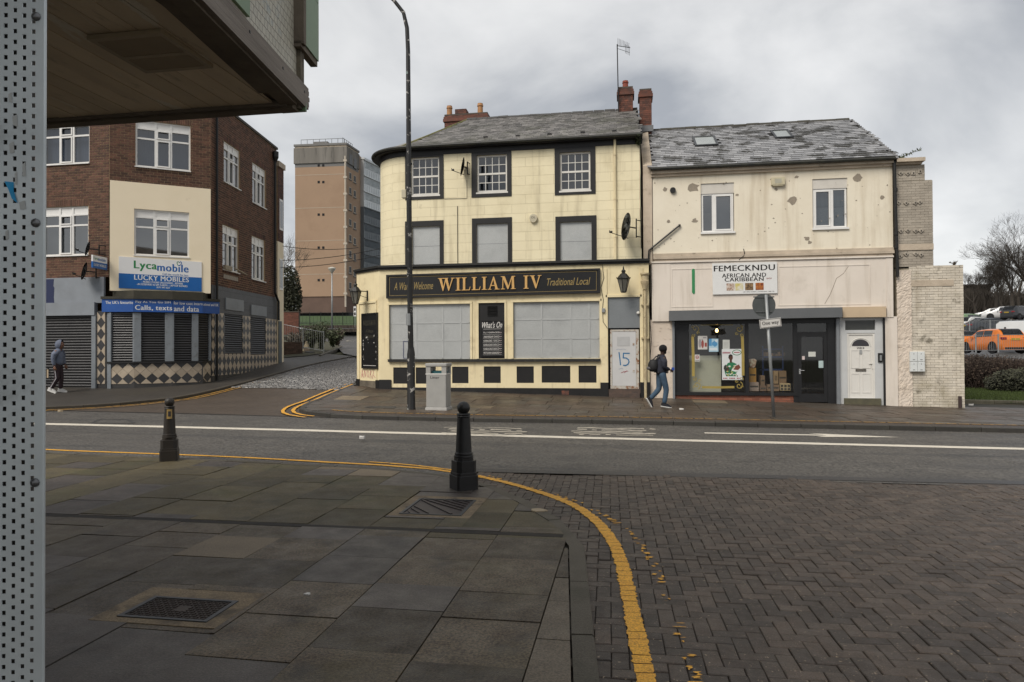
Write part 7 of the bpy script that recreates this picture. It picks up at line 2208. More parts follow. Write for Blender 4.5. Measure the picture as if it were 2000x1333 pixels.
m.add([(-.002,0,0),(0,.002,0),(0,.002,top_z),(-.002,0,top_z)],[(0,1,2,3)]); m.add([(0,.002,0),(0,.006,0),(0,.006,top_z),(0,.002,top_z)],[(0,1,2,3)])
ul = -edge - NC * cw
m.add([(-1.0,0,0),(ul,0,0),(ul,0,top_z),(-1.0,0,top_z)],[(0,1,2,3)])
m.build('sheet',M_pp,pp)
m = MB(ppl.M); m.box(-1.0,-.045,.03,.045,0,top_z); m.build('backing',mat('panel_back',(.03,.028,.025),(.05,.045,.04),rough=.8),pp)
for px,py in ((71,33),(70,436),(68.5,943)):
 u,z = ppl.at(px,py); m = MB(ppl.M @ Matrix.Translation((u,0,z)) @ Matrix.Rotation(math.pi / 2,4,'X'))
 m.lathe([(.0085,0),(.0085,.002),(.006,.0045),(.002,.006)],12); m.build('screw',mat('screw_zinc',(.16,.16,.165),rough=.35,metal=.7),pp,smooth=True,autosmooth=50)
u,z = ppl.at(22,372); m = MB(ppl.M); m.add([(u - .012,-.001,z + .017),(u + .005,-.001,z + .015),(u + .006,-.0025,z - .002),(u + .013,-.003,z - .025),(u + .002,-.002,z - .016),(u - .004,-.001,z)],[(0,5,4,3,2,1)]); m.build('blue_scrap',plain('blue_tape',(.02,.28,.55),.5),pp)
m = MB(ppl.M); random.seed(3)
for px,py in ((18,200),(26,245),(30,360),(45,345),(40,410),(12,470),(20,300)):
 u,z = ppl.at(px,py); w,h = random.uniform(.004,.012),random.uniform(.008,.028)
 m.add([(u,-.0008,z),(u + w,-.0008,z + random.uniform(-.004,.004)),(u + w * .8,-.0008,z + h),(u - w * .2,-.0008,z + h * .8)],[(0,1,2,3)])
tag(m.build('paper_scrap',plain('torn_paper',(.42,.43,.42),.7),pp),kind='stuff')

# ================================================================== FAR BUILDINGS
def bare_tree(name,label,base,height,spread,seed,group,m,depth=6,lean=(0,0),trunk_r=None,trunk_h=.28,nb=3):
 rnd = random.Random(seed)
 t = thing(name,label,'tree',base,0,group)
 tr,cr = MB(),MB()
 def grow(p,d,L,r,k):
  n = 3 if k > 1 else 2
  pts,rs = [p],[r]
  q,dd = p.copy(),d.copy()
  for i in range(n):
   dd = (dd + Vector((rnd.uniform(-.16,.16),rnd.uniform(-.16,.16),rnd.uniform(-.03,.12)))).normalized()
   q = q + dd * (L / n); pts.append(q.copy()); rs.append(max(r * (1 - .42 * (i + 1) / n),.006))
  (tr if k >= depth - 1 else cr).tube(pts,rs,6 if k >= depth - 1 else (4 if k > 2 else 3),cap=False)
  if k == 0: return
  c = nb if k < depth else nb + 1
  for i in range(c):
   a = rnd.uniform(0,6.28); s = rnd.uniform(.35,.95) * spread
   side = Vector((math.cos(a),math.sin(a),0)); side = (side - dd * side.dot(dd)).normalized()
   nd = (dd + side * s + Vector((0,0,.12))).normalized()
   f = rnd.uniform(.45,1.0) if k < depth else rnd.uniform(.75,1.0)
   j = min(n,max(1,int(round(f * n))))
   grow(pts[j],nd,L * rnd.uniform(.62,.82),rs[j] * rnd.uniform(.55,.75),k - 1)
 grow(Vector((0,0,-.3)),Vector((lean[0],lean[1],1)).normalized(),height * trunk_h,trunk_r or height * .022,depth)
 tr.build('trunk',m,t,local=True,smooth=True); cr.build('crown',m,t,local=True)
 return t
M_bark = mat('bark',(.05,.041,.032),(.035,.029,.023),scale=6,rough=.9)
M_bark2 = mat('bark_grey',(.085,.07,.055),(.06,.05,.04),scale=6,rough=.9)
M_ivy = mat('ivy_leaf',(.022,.024,.012),(.04,.04,.02),scale=2,rough=.7,island=.4)
def leaf_mass(mb,c,r,n,s,seed,m=0,flat=1.0):
 rnd = random.Random(seed)
 for _ in range(n):
  v = Vector((rnd.gauss(0,1),rnd.gauss(0,1),rnd.gauss(0,1))).normalized() * (rnd.random() ** .4)
  p = Vector((c[0] + v.x * r[0],c[1] + v.y * r[1],c[2] + v.z * r[2]))
  a = Vector((rnd.uniform(-1,1),rnd.uniform(-1,1),rnd.uniform(-1,1))).normalized(); b = a.orthogonal().normalized(); k = s * rnd.uniform(.6,1.4)
  mb.add([p - a * k,p + b * k * .6,p + a * k,p - b * k * .6],[(0,1,2,3)],m)

# ---- brown tower block
TD = 120.0
tz = lambda py: at_depth(630,py,TD).z
t0 = at_depth(578.5,600,TD); t1 = at_depth(676,600,TD * .992)
angT = math.atan2(t1.y - t0.y,t1.x - t0.x)
FT = Frame((t0.x,t0.y,0),angT); LT = (t1 - t0).xy.length
FT2 = Frame((t1.x,t1.y,0),angT + R_(84)); LT2 = FT2.at(698.5,500)[0]
tw = thing('tower_block','tall brown rendered tower block with grey stained top band','building',(t0.x,t0.y,tz(612)))
M_tbrown = mat('tower_render',(.33,.225,.15),(.30,.205,.137),scale=.15,rough=.85,bump=.01,bscale=3,dirt=[((.22,.14,.09),.25,.5,.75,.4)])
M_tgrey = mat('tower_concrete',(.20,.185,.165),(.13,.12,.105),scale=.3,rough=.85,stretch=(2.2,2.2,.25),dirt=((.07,.066,.06),.8,.52,.66,.7))
M_tband = mat('tower_band',(.17,.165,.16),(.15,.145,.14),scale=.4,rough=.8)
M_tbrick = mat('tower_base_brick',(.13,.085,.065),(.10,.065,.05),scale=.5,rough=.85)
M_tpale = mat('pale_trim',(.50,.44,.36),rough=.7)
zt0,ztop_t,zb1,zb2_,zbr = tz(612),tz(286),tz(320),tz(327),tz(580)
def both(mb,z0,z1,pr=0.0,back=False):
 mb.M = FT.M; mb.box(-pr,LT + pr,-pr,2,z0,z1)
 mb.M = FT2.M; mb.box(-pr + .01,LT2 + pr,-pr,2,z0 + .001,z1 - .001)
for nm,z0,z1,pr,mm in (('brick_base',zt0,zbr,.0,M_tbrick),('rendered_wall',zbr,zb2_,.12,M_tbrown),('grey_band',zb2_,zb1,.13,M_tband),('concrete_top',zb1,tz(289.5),.30,M_tgrey),('parapet',tz(289.5),ztop_t,.15,M_grime),('roof_edge',ztop_t,ztop_t + .35,.3,M_tband)):
 m = MB(); both(m,z0,z1,pr); m.build(nm,mm,tw)
m = MB(FT.M); m.box(0,LT,1.9,12,zt0,ztop_t + .2); m.build('core',M_tbrown,tw)
for py in (323.5,356,419.5,484,547.5):
 for px in (622.4,631.4):
  u,z = FT.at(px,py,-.15); m = MB(FT.M); m.box(u - .2,u + .2,-.16,-.1,z - .2,z + .2); m.build('vent_window',M_dark,tw)
m = MB(FT.M)
for py in (342,406.5,470.5,536): z = FT.at(625,py)[1]; m.box(-.1,LT - .1,-.14,-.1,z - .03,z + .03)
m.build('render_joint',M_tpale,tw)
for i in range(8):
 for px,dy in ((684,0),(692.8,6)):
  py = 343 + 30.9 * i + dy + (2 if i == 0 else 0)
  u,z = FT2.at(px,py,-.15); w = .52
  m = MB(FT2.M); m.box(u - w,u + w,-.17,-.1,z - .55,z + .7); o = m.build('window',M_tpale,tw)
  m = MB(FT2.M); m.box(u - w + .12,u + w - .12,-.19,-.165,z - .42,z + .6); m.build('pane',mat('tower_pane',(.03,.032,.035),rough=.5,spec=.3),o)
  m = MB(FT2.M); m.box(u - w - .1,u + w + .1,-.25,-.1,z - .7,z - .56); m.build('sill',M_tband,o)
for px,py in ((685,312),(694,320)):
 u,z = FT2.at(px,py,-.3); m = MB(FT2.M); m.box(u - .6,u + .6,-.33,-.2,z - .9,z + .9); m.build('top_window',mat('tower_pane2',(.07,.07,.07),rough=.4),tw)
m = MB(FT.M); m.tube([(LT + .02,-.3,ztop_t - 2),(LT + .02,-.3,zt0 + 1)],.16,6)
for i in range(9): z = ztop_t - 3 - i * 2.9; m.box(LT - .3,LT + .3,-.45,-.1,z,z + .35)
m.build('downpipe',M_tpale,tw)
m = MB(FT.M)
zr0 = ztop_t + .35
for k in range(8): m.tube([(.6 + (LT - 1.2) * k / 7,.8,zr0),(.6 + (LT - 1.2) * k / 7,.8,zr0 + 1.1)],.05,4)
m.tube([(.6,.8,zr0 + 1.1),(LT - .6,.8,zr0 + 1.1)],.05,4)
m.M = FT2.M
for k in range(6): m.tube([(.4 + (LT2 - .8) * k / 5,.8,zr0),(.4 + (LT2 - .8) * k / 5,.8,zr0 + 1.1)],.05,4)
m.tube([(.4,.8,zr0 + 1.1),(LT2 - .4,.8,zr0 + 1.1)],.05,4)
m.build('roof_railing',M_galv,tw)
m = MB(FT.M); m.box(LT * .28,LT * .57,1.5,4,zr0,zr0 + .9); m.build('roof_plant',M_tband,tw)
m = MB(FT.M); m.box(.3,LT + 1.5,.5,1.5,zt0 - 2.5,zt0); m.build('undercroft',M_dark,tw)
# ---- glazed office block behind the pub
g0 = at_depth(698.8,500,127); g1 = at_depth(711.5,500,127)
gb = thing('glazed_office_block','silver and blue glazed office block between the tower and the pub','building',(g0.x,g0.y,8))
FG = Frame((g0.x,g0.y,0),angT); LG = (g1 - g0).xy.length
FG2 = Frame((FG.M @ Vector((LG,0,0))),angT + R_(76));
LG2 = FG2.at(747,500)[0]
M_silver,M_slateblue = mat('silver_cladding',(.55,.565,.565),(.48,.495,.495),scale=.3,rough=.35,metal=.5),mat('blue_grey_cladding',(.13,.145,.155),(.11,.123,.133),scale=.3,rough=.45,metal=.2)
M_gsil,M_gblu = mat('silver_glass',(.78,.80,.80),(.5,.53,.54),scale=.8,rough=.22,metal=.75),mat('blue_glass',(.22,.25,.27),(.34,.37,.39),scale=.8,rough=.2,metal=.6)
zg0,zg1,zg2_ = 6.0,FG.at(705,404)[1],FG.at(705,312)[1]
for nm,z0,z1,mm in (('lower_cladding',zg0,zg1,M_slateblue),('upper_cladding',zg1,zg2_,M_silver)):
 m = MB(FG.M); m.box(0,LG,0,3,z0,z1); m.M = FG2.M; m.box(.05,LG2,.1,3,z0 + .01,z1 - .01); m.build(nm,mm,gb)
fl = (zg2_ - zg1) / 3
nf = int((zg2_ - zg0) / fl)
for i in range(nf):
 z1 = zg2_ - i * fl; z0 = z1 - fl
 up = i < 3
 m = MB(FG.M); m.box(.15,LG - .15,-.06,.0,z0 + .12,z1 - .12); m.build('cladding_panel',M_silver if up else M_slateblue,gb)
 for half in (0,1):
  a,b = (z0 + .15,z0 + fl * .42) if half == 0 else (z0 + fl * .5,z1 - .25)
  nw = 22
  mm = MB(FG2.M)
  for k in range(nw):
   u0 = .4 + (LG2 - .6) * k / nw; u1 = u0 + (LG2 - .6) / nw
   if half == 0 and k % 3 == 1: continue
   mm.box(u0 + .12,u1 - .12,-.02 if half else .06,.1,a,b)
  o = mm.build('glazing_band',M_gsil if up else M_gblu,gb); tag(o,kind='stuff')
 m = MB(FG2.M); m.box(.1,LG2,-.12,.1,z1 - .12,z1 + .04); m.build('floor_band',M_silver if up else M_slateblue,gb)
m = MB(FG2.M); m.box(LG2 * .55,LG2 + 6,2,8,zg2_ - 2,FG2.at(740,335)[1]); m.build('roof_plant',M_tband,gb)
m = MB(FG.M); m.box(-.1,LG + .15,-.15,3,zg2_,zg2_ + .35); m.M = FG2.M; m.box(0,LG2,-.15,3,zg2_ + .001,zg2_ + .34); m.build('roof_edge',M_silver,gb)

# ---- the slope in front of the tower: lawn, railings, low wall, red wall, lamp
YL = 62.0
def at_far(px,py,D): return at_depth(px,py,D)
lawn_a,lawn_b = at_depth(583,636,64),at_depth(720,640,64)
mb = MB()
p = [at_depth(583,637,63),at_depth(730,641,63),at_depth(730,617.5,108),at_depth(575,617.5,108)]
mb.add([tuple(q) for q in p],[(0,1,2,3)]); tag(mb.build('lawn',mat('lawn',(.034,.066,.012),(.024,.048,.010),scale=.7,rough=.9,bump=.03,bscale=8,fine=12)),kind='structure')
lw = thing('low_wall','long low dark stone wall below the tower lawn','wall',at_depth(640,641,62))
a,b = at_depth(583,643,62),at_depth(712,643.5,62)
Fl = Frame((a.x,a.y,0),math.atan2(b.y - a.y,b.x - a.x)); Ll = (b - a).xy.length
hz0,hz1 = a.z - .3,Fl.at(640,635.5)[1]
m = MB(Fl.M)
nst = 40
for r in range(2):
 for k in range(nst):
  u = Ll * k / nst + (.2 if r else 0); m.box(u + .01,u + Ll / nst - .02,-.02 + random.uniform(0,.02),.3,hz0 + r * (hz1 - hz0) / 2 + .01,hz0 + (r + 1) * (hz1 - hz0) / 2 - .01)
o = m.build('stone',mat('dark_stone',(.07,.055,.045),(.045,.038,.032),scale=2,rough=.9,island=.3),lw); tag(o,kind='stuff')
def railing(label,pts,h,post_every,bar_gap,m,cat='railing',r=.012,name='railing',postr=.03,group=None):
 """upright bar railing along 3-d points"""
 t = thing(name,label,cat,pts[0],0,group)
 for i,(a,b) in enumerate(zip(pts,pts[1:])):
  a,b = Vector(a),Vector(b); L = (b - a).length; n = max(1,int(L / bar_gap)); np_ = max(1,round(L / post_every))
  mb = MB()
  mb.tube([a + Vector((0,0,h)),b + Vector((0,0,h))],r * 1.6,5); mb.tube([a + Vector((0,0,.12)),b + Vector((0,0,.12))],r * 1.6,5)
  mb.build('rail',m,t)
  for k in range(np_ + (1 if i == len(pts) - 2 else 0)):
   mb = MB(); p = a.lerp(b,k / np_); mb.tube([p,p + Vector((0,0,h + .06))],postr,6); mb.build('post',m,t)
  mb = MB()
  for k in range(n + 1):
   p = a.lerp(b,k / n); mb.tube([p + Vector((0,0,.12)),p + Vector((0,0,h))],r,3,cap=False)
  tag(mb.build('bar',m,t),kind='stuff')
 return t
M_dgreen = mat('dark_green_rail',(.010,.014,.010),rough=.6)
zf_ = Fl.M @ Vector((0,0,hz1))
railing('dark railings along the tower lawn above the low stone wall',[Fl.M @ Vector((0,.1,hz1)),Fl.M @ Vector((Ll * .5,.1,hz1)),Fl.M @ Vector((Ll,.1,hz1))],1.15,1.15,.30,M_dgreen,r=.010)
rw = thing('red_brick_wall','red brick garden wall left of the tower lawn','wall',at_depth(570,640,60))
a,b = at_depth(545,643,60),at_depth(583.5,642,60); Fr_ = Frame((a.x,a.y,0),math.atan2(b.y - a.y,b.x - a.x)); Lr = (b - a).xy.length
m = MB(Fr_.M); m.box(0,Lr,.02,.35,a.z - .5,Fr_.at(570,610)[1]); m.build('mortar_core',M_dkmortar,rw)
brick_courses(rw,Fr_,0,Lr,a.z - .5,Fr_.at(570,610)[1],(),mat('garden_brick',(.15,.06,.04),(.11,.045,.03),scale=3,rough=.85,island=.25),proud=.015)
m = MB(Fr_.M); m.box(-.03,Lr + .03,-.04,.39,Fr_.at(570,610)[1],Fr_.at(570,608.5)[1]); m.build('coping',M_dkmortar,rw)
lamp2 = thing('street_lamp','slim grey street lamp with bowl lantern in front of the tower','street lamp',at_depth(648.5,641,60))
hl = at_depth(648.5,528,60).z - lamp2.location.z
m = MB(); m.tube([(0,0,-.5),(0,0,hl - .2)],[.09,.05],8); m.build('pole',M_galv,lamp2,local=True,smooth=True)
m = MB(); m.lathe([(.05,hl - .3),(.1,hl - .2),(.32,hl + .1),(.34,hl + .16),(.3,hl + .2),(.1,hl + .27)],12); m.build('lantern',mat('lamp_bowl',(.5,.48,.42),rough=.3),lamp2,local=True,smooth=True)
ns = thing('notice_sign','small white notice on the dark railings by the pub corner','sign',at_depth(693.5,640,61.5))
m = MB(); m.tube([(0,0,0),(0,0,1.9)],.025,6); m.build('post',M_galv,ns,local=True)
m = MB(); m.box(-.12,.12,-.05,-.03,1.0,1.9) ; m.build('plate',M_swhite,ns,local=True)
m = MB(); m.box(-.08,.08,-.056,-.051,1.5,1.75); m.box(-.08,.08,-.056,-.051,1.1,1.35); m.build('marking',INK,ns,local=True)
# road markings up the hill
def far_mark(pxs,w=.14):
 paint_path('white_line',gl(pxs,.0),w,M_white_worn,lambda x,y: T(x,y) + .03,seg=1.0,gap=.05,jit=.01)
far_mark([(553,653),(600,649),(632,645),(652,643.5)]); far_mark([(640,654),(652,652)]); far_mark([(664,651),(676,650)]); far_mark([(683,650),(693,648)])
def ring_mark():
 c = G(705,666.5,0)
 paint_path('white_line',[(c.x + 1.0 * math.cos(t),c.y + 1.4 * math.sin(t)) for t in [R_(90) + R_(180) * k / 10 for k in range(11)]],.12,M_white_worn,lambda x,y: T(x,y) + .03,seg=.4,gap=.01,jit=.01)
ring_mark()
# ---- side street verge: railing, brick retaining wall, shrubs, rubble
rr_ = [G(548,689,0) + Vector((0,0,.45)),G(592,690,0) + Vector((0,0,.2)),G(632,690,0)]
hgt = 1.15
railing('grey galvanised railing along the overgrown verge up the side street',[tuple(p) for p in rr_],hgt,2.0,.11,M_galv,r=.009,postr=.03)
a,b = G(545,695,0),G(591,692,0)
bw_ = thing('brick_retaining_wall','low brown brick retaining wall under the grey railing','wall',a)
Fv = Frame((a.x,a.y,0),math.atan2(b.y - a.y,b.x - a.x)); Lv = (b - a).xy.length
m = MB(Fv.M); m.box(0,Lv,.02,.3,a.z - .5,Fv.at(570,668)[1]); m.build('mortar_core',M_dkmortar,bw_)
brick_courses(bw_,Fv,0,Lv,a.z - .5,Fv.at(570,668)[1],(),mat('verge_brick',(.085,.05,.035),(.06,.038,.028),scale=3,rough=.85,island=.3),proud=.012)
M_leaf = mat('shrub_leaf',(.045,.06,.025),(.07,.08,.035),scale=3,rough=.6,island=.4)
M_leaf_dry = mat('dry_leaf',(.10,.08,.055),(.07,.055,.04),scale=3,rough=.8,island=.4)
def shrub(label,base,h,w,n,seed,lm,group=None,ls=.05,cat='shrub',name='shrub'):
 rnd = random.Random(seed)
 t = thing(name,label,cat,base,0,group)
 st,lf = MB(),MB()
 for _ in range(n):
  a = rnd.uniform(0,6.28); out = rnd.uniform(.1,1) * w; hh = h * rnd.uniform(.5,1)
  pts = [Vector((0,0,0))]
  for i in range(1,5):
   f = i / 4; pts.append(Vector((math.cos(a) * out * f ** 1.4 + rnd.uniform(-.03,.03),math.sin(a) * out * f ** 1.4,hh * (f - .12 * f * f))))
  st.tube(pts,[.012,.01,.008,.006,.004],4,cap=False)
  for i in range(1,5):
   for _k in range(7):
    p = pts[i - 1].lerp(pts[i],rnd.random()); d = Vector((rnd.uniform(-1,1),rnd.uniform(-1,1),rnd.uniform(-.5,.8))).normalized(); s = ls * rnd.uniform(.7,1.6); b = d.orthogonal().normalized()
    lf.add([p,p + d * s * .6 + b * s * .25,p + d * s * 1.3,p + d * s * .6 - b * s * .25],[(0,1,2,3)])
 st.build('stem',M_bark2,t,local=True); lf.build('foliage',lm,t,local=True)
for i,(px,py,h,w,lm,lab) in enumerate(((604,688,1.25,.7,M_leaf,'leafy green buddleia pushing through the side street railing'),(622,689,1.55,.8,M_leaf,'tallest green buddleia left of the side street railing end'),(645,684,1.15,.8,M_leaf,'green buddleia just beyond the railing end post'),(655,681,.9,.5,M_leaf_dry,'dry twiggy brown shrub at the end of the verge'),(568,682,.8,.9,M_leaf_dry,'dry brown weeds behind the left of the railing'),(586,685,.7,.7,M_leaf_dry,'dry brown weeds in the middle of the railing'))):
 shrub(lab,G(px,py,0) + Vector((0,.3,.25)),h * 1.1,w,42,40 + i,lm,ls=.10,group='verge shrubs')
mb = MB(); random.seed(12)
vb = thing('verge',None,None,(0,0,0)); vb['kind'] = 'structure'
sheet('verge_soil',gl([(548,700),(600,696),(640,690),(662,682),(668,677),(640,674),(600,672),(548,668)],0),.03,mat('verge_soil',(.05,.05,.025),(.035,.03,.02),scale=1.5,rough=.95,bump=.03,bscale=6),kind=None,step=1).parent = vb
paint = offset_path(gl([(633,691),(650,684),(668,677)],0),0)
kerb_stones(vb,gl([(628,694),(650,685),(669,677)],.05),.14,.9,rise=.06,m=M_kerb)
for i,(px,py,L,w,c,lab) in enumerate(((594,688,1.0,.25,(.30,.24,.15),'pale broken plank leaning in the verge rubble'),(600,690,.8,.3,(.10,.075,.05),'brown rotten board lying in the verge rubble'),(610,691,.6,.3,(.045,.045,.045),'dark slab lying in the verge rubble'))):
 p = G(px,py,0); t = thing('rubble_plank',lab,'rubble',(p.x,p.y,p.z),R_(100 + 20 * i)); m = MB(Matrix.Rotation(-.6 + .25 * i,4,'Y')); m.box(0,L,-w / 2,w / 2,.02,.07); m.build('plank',mat('plank_%d' % i,c,rough=.85),t,local=True)
# ---- tree and dark ivy behind the annex
bt = at_depth(560,655,75); bt.z = T(bt.x,bt.y)
bare_tree('bare_tree','bare grey twigged tree left of the tower block',at_depth(557,640,72),11.5,.8,3,None,M_bark2,depth=6,trunk_h=.3)
iv = thing('ivy_hedge','dark ivy covered bush against the left side of the tower','bush',at_depth(566,640,70))
mb = MB(); leaf_mass(mb,(0,0,3.1),(1.25,1.2,3.3),3800,.13,8); leaf_mass(mb,(-1.2,0,2.2),(1.2,1.2,2.6),2200,.13,9); mb.build('foliage',M_ivy,iv,local=True)
mb = MB(); mb.tube([(0,0,-.5),(0,0,4)],[.2,.06],6); mb.build('stem',M_bark,iv,local=True)
# ---- wires over the side street
def wire(label,a,b,sag):
 t = thing('overhead_cable',label,'cable',a); m = MB(); a,b = Vector(a),Vector(b)
 m.tube([a.lerp(b,k / 14) - Vector((0,0,sag * 4 * (k / 14) * (1 - k / 14))) for k in range(15)],.014,4); m.build('wire',M_iron,t)
e0 = FC.M @ Vector((LC + .6,-.05,0))
D0 = (CAM_R.transposed() @ (e0 - CAM_POS)).z * -1
for (y0,x1,y1,lab) in ((481,700,484,'topmost thin overhead wire crossing the side street'),(509,742,486,'middle overhead wire crossing the side street'),(523,742,499,'lowest thick overhead wire crossing the side street')):
 wire(lab,at_depth(552,y0,D0),at_depth(x1,y1,D0 - 1),.12)

# ================================================================== CAR PARK ON THE RIGHT
GX = lambda px,py: G(px,py,0)
M_grass = mat('grass',(.05,.075,.016),(.04,.055,.014),scale=2,rough=.9,island=.3)
lawn_px = [(1870,787),(2010,789),(2010,762),(1870,757)]
gp_ = gl(lawn_px,0)
gp_ = [(9.9,gp_[0][1]),(26,gp_[1][1]),(26,33.4),(9.9,33.4)]
sheet('lawn',gp_,.02,M_grass,step=1.0)
mb = MB(); rnd = random.Random(2)
for _ in range(30000):
 x,y = rnd.uniform(9.9,19),rnd.uniform(gp_[0][1] + .05,33)
 z = T(x,y) + .02; h = rnd.uniform(.04,.12); a = rnd.uniform(0,6.28); w = .009
 mb.add([(x - w * math.cos(a),y - w * math.sin(a),z),(x + w * math.cos(a),y + w * math.sin(a),z),(x + rnd.uniform(-.03,.03),y + rnd.uniform(-.03,.03),z + h)],[(0,1,2)])
tag(mb.build('grass',M_grass),kind='stuff')
ks = thing('lawn_edging',None,None,(0,0,0)); ks['kind'] = 'structure'
kerb_stones(ks,[(9.9,gp_[0][1] - .02),(18,gp_[1][1] - .02)],.15,.9,rise=.1,m=mat('edging_stone',(.10,.09,.065),(.07,.065,.045),scale=4,rough=.8,island=.2))
# old stone gate piers in the shade
for px,py,w,h,lab in ((1888,758,.35,1.05,'weathered stone pier beside the painted brick wall end'),(1898,758,.25,.8,'narrow leaning stone pier in front of the brown hedge')):
 p = GX(px,py); t = thing('stone_pier',lab,'stone pier',p); m = MB(); m.box(-w / 2,w / 2,-.15,.2,-.2,h); m.box(-w / 2 - .04,w / 2 + .04,-.19,.24,h,h + .12); m.build('shaft',mat('pier_stone',(.13,.115,.09),(.07,.06,.05),scale=3,rough=.9,bump=.012,bscale=9),t,local=True,bevel=.02)
# brown winter hedge: one continuous mass of twigs and dead leaves
hd = thing('winter_hedge','long brown leafless hedge below the car park railing','hedge',GX(1950,755))
mb,ml = MB(),MB(); rnd = random.Random(6)
hp0,hp1 = at_depth(1872,757,29.6),at_depth(2070,757,29.2)
dirh = (hp1 - hp0).xy.normalized(); Lh_ = (hp1 - hp0).xy.length
for _ in range(4200):
 s = rnd.uniform(-.5,Lh_ + 1); dpt = rnd.uniform(-.2,2.8)
 x,y = hp0.x + dirh.x * s - dirh.y * dpt,hp0.y + dirh.y * s + dirh.x * dpt
 z = T(x,y); top = 1.2 + .12 * math.sin(s * 1.3)
 p0 = Vector((x,y,z - .1)); hgt_ = (top - z) * rnd.uniform(.6,1.08)
 pts = [p0]
 for i in range(3): pts.append(pts[-1] + Vector((rnd.uniform(-.22,.22),rnd.uniform(-.22,.22),hgt_ / 3)))
 mb.tube(pts,[.014,.011,.008,.005],3,cap=False)
 for i in range(4):
  p = pts[1].lerp(pts[3],rnd.random()); d = Vector((rnd.uniform(-1,1),rnd.uniform(-1,1),rnd.uniform(-.3,1))).normalized() * rnd.uniform(.05,.16); b = d.orthogonal().normalized() * .035
  ml.add([p,p + d * .5 + b,p + d,p + d * .5 - b],[(0,1,2,3)])
mb.build('twigs',mat('hedge_twig',(.04,.026,.02),(.025,.017,.014),scale=2,rough=.9),hd); ml.build('dead_leaves',mat('hedge_leaf',(.05,.03,.021),(.032,.025,.014),scale=2,rough=.85,island=.4),hd)
hb = thing('clipped_hedge','dark clipped hedge block at the right edge by the lawn','hedge',at_depth(1980,765,27.5))
mb = MB(); leaf_mass(mb,(.6,.4,.35),(1.5,.8,.6),5200,.05,3); leaf_mass(mb,(2.2,.5,.3),(1.6,.8,.55),3600,.05,4); mb.build('foliage',M_ivy,hb,local=True)
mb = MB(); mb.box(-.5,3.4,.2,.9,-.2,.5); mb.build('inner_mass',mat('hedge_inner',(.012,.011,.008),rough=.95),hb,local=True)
sheet('car_park',[(9,36.2),(60,36.2),(60,66),(9,66)],.03,M_far_tarmac,step=2.0)
sheet('upper_car_park',[(9,66),(90,66),(90,120),(9,120)],.03,M_far_tarmac,step=3.0)
r0 = [at_depth(1870,690,36),at_depth(1906,689.5,36),at_depth(1950,689,36),at_depth(2010,688,36),at_depth(2070,687,36)]
railing('grey railing along the front of the car park',[tuple(p) for p in r0],.92,1.3,.11,M_galv,r=.008,postr=.04)
r1 = [at_depth(1865,655,56),at_depth(1894,654,56),at_depth(1934,653,56),at_depth(1975,652,56),at_depth(2040,651,56)]
railing('second grey railing behind the orange car',[tuple(p) for p in r1],1.1,1.7,.12,M_galv,r=.009,postr=.045)
# bare trees
tg = 'bare trees behind the car park'
for i,(px,py,D,h,sd_,lab) in enumerate(((2012,618,84,18.5,11,'largest bare tree reaching up at the right edge'),(1978,622,84,15,23,'spreading bare tree in the middle behind the parked cars'),(1945,622,90,13,35,'bare tree left of the middle one behind the dark saloon'),(1906,622,93,10.5,47,'small bare tree next to the painted brick wall'),(2050,622,80,14,59,'bare tree just inside the right edge by the van'),(1925,620,98,11.5,61,'dark bare tree third from the painted wall'),(1962,620,97,12.5,67,'dark bare tree right behind the far white car'),(1992,620,96,14,73,'dark bare tree behind the far black car'))):
 p = at_depth(px,py,D); bare_tree('bare_tree',lab,(p.x,p.y,p.z),h,.95,sd_,tg,M_bark,depth=7,trunk_h=.23)
wd_ = MB(); rnd = random.Random(4)
w0,w1 = at_depth(1860,622,112),at_depth(2120,622,112)
for _ in range(8000):
 s = rnd.random(); p = w0.lerp(w1,s) + Vector((rnd.uniform(-1,1),rnd.uniform(-4,4),-1)); H_ = 7.0 * rnd.uniform(.5,1.05)
 a = Vector((rnd.uniform(-.5,.5),rnd.uniform(-.5,.5),1)).normalized()
 q = p + Vector((0,0,rnd.uniform(0,H_ * .6))); wd_.tube([q,q + a * rnd.uniform(.8,2.2),q + a * rnd.uniform(2.2,3) + Vector((rnd.uniform(-.6,.6),0,0))],[.05,.035,.015],3,cap=False)
tag(wd_.build('distant_wood',M_bark,None),'dark mass of leafless woodland behind the car park','woodland',kind='stuff')
dk = thing('dark_shed','long low dark building behind the bare trees','building',at_depth(1930,622,118))
a,b = at_depth(1850,622,118),at_depth(1936,622,118); Fd = Frame((a.x,a.y,0),math.atan2(b.y - a.y,b.x - a.x)); Ld = (b - a).xy.length
zd_ = Fd.at(1905,556)[1]
m = MB(Fd.M); m.box(-20,Ld,0,8,a.z - 3,zd_ - .3); m.build('wall',mat('shed_wall',(.028,.024,.022),(.02,.018,.017),scale=.6,rough=.9),dk)
m = MB(Fd.M); m.box(-20,Ld + .3,-.3,8.3,zd_ - .3,zd_); m.build('roof',mat('shed_roof',(.02,.018,.017),rough=.8),dk)
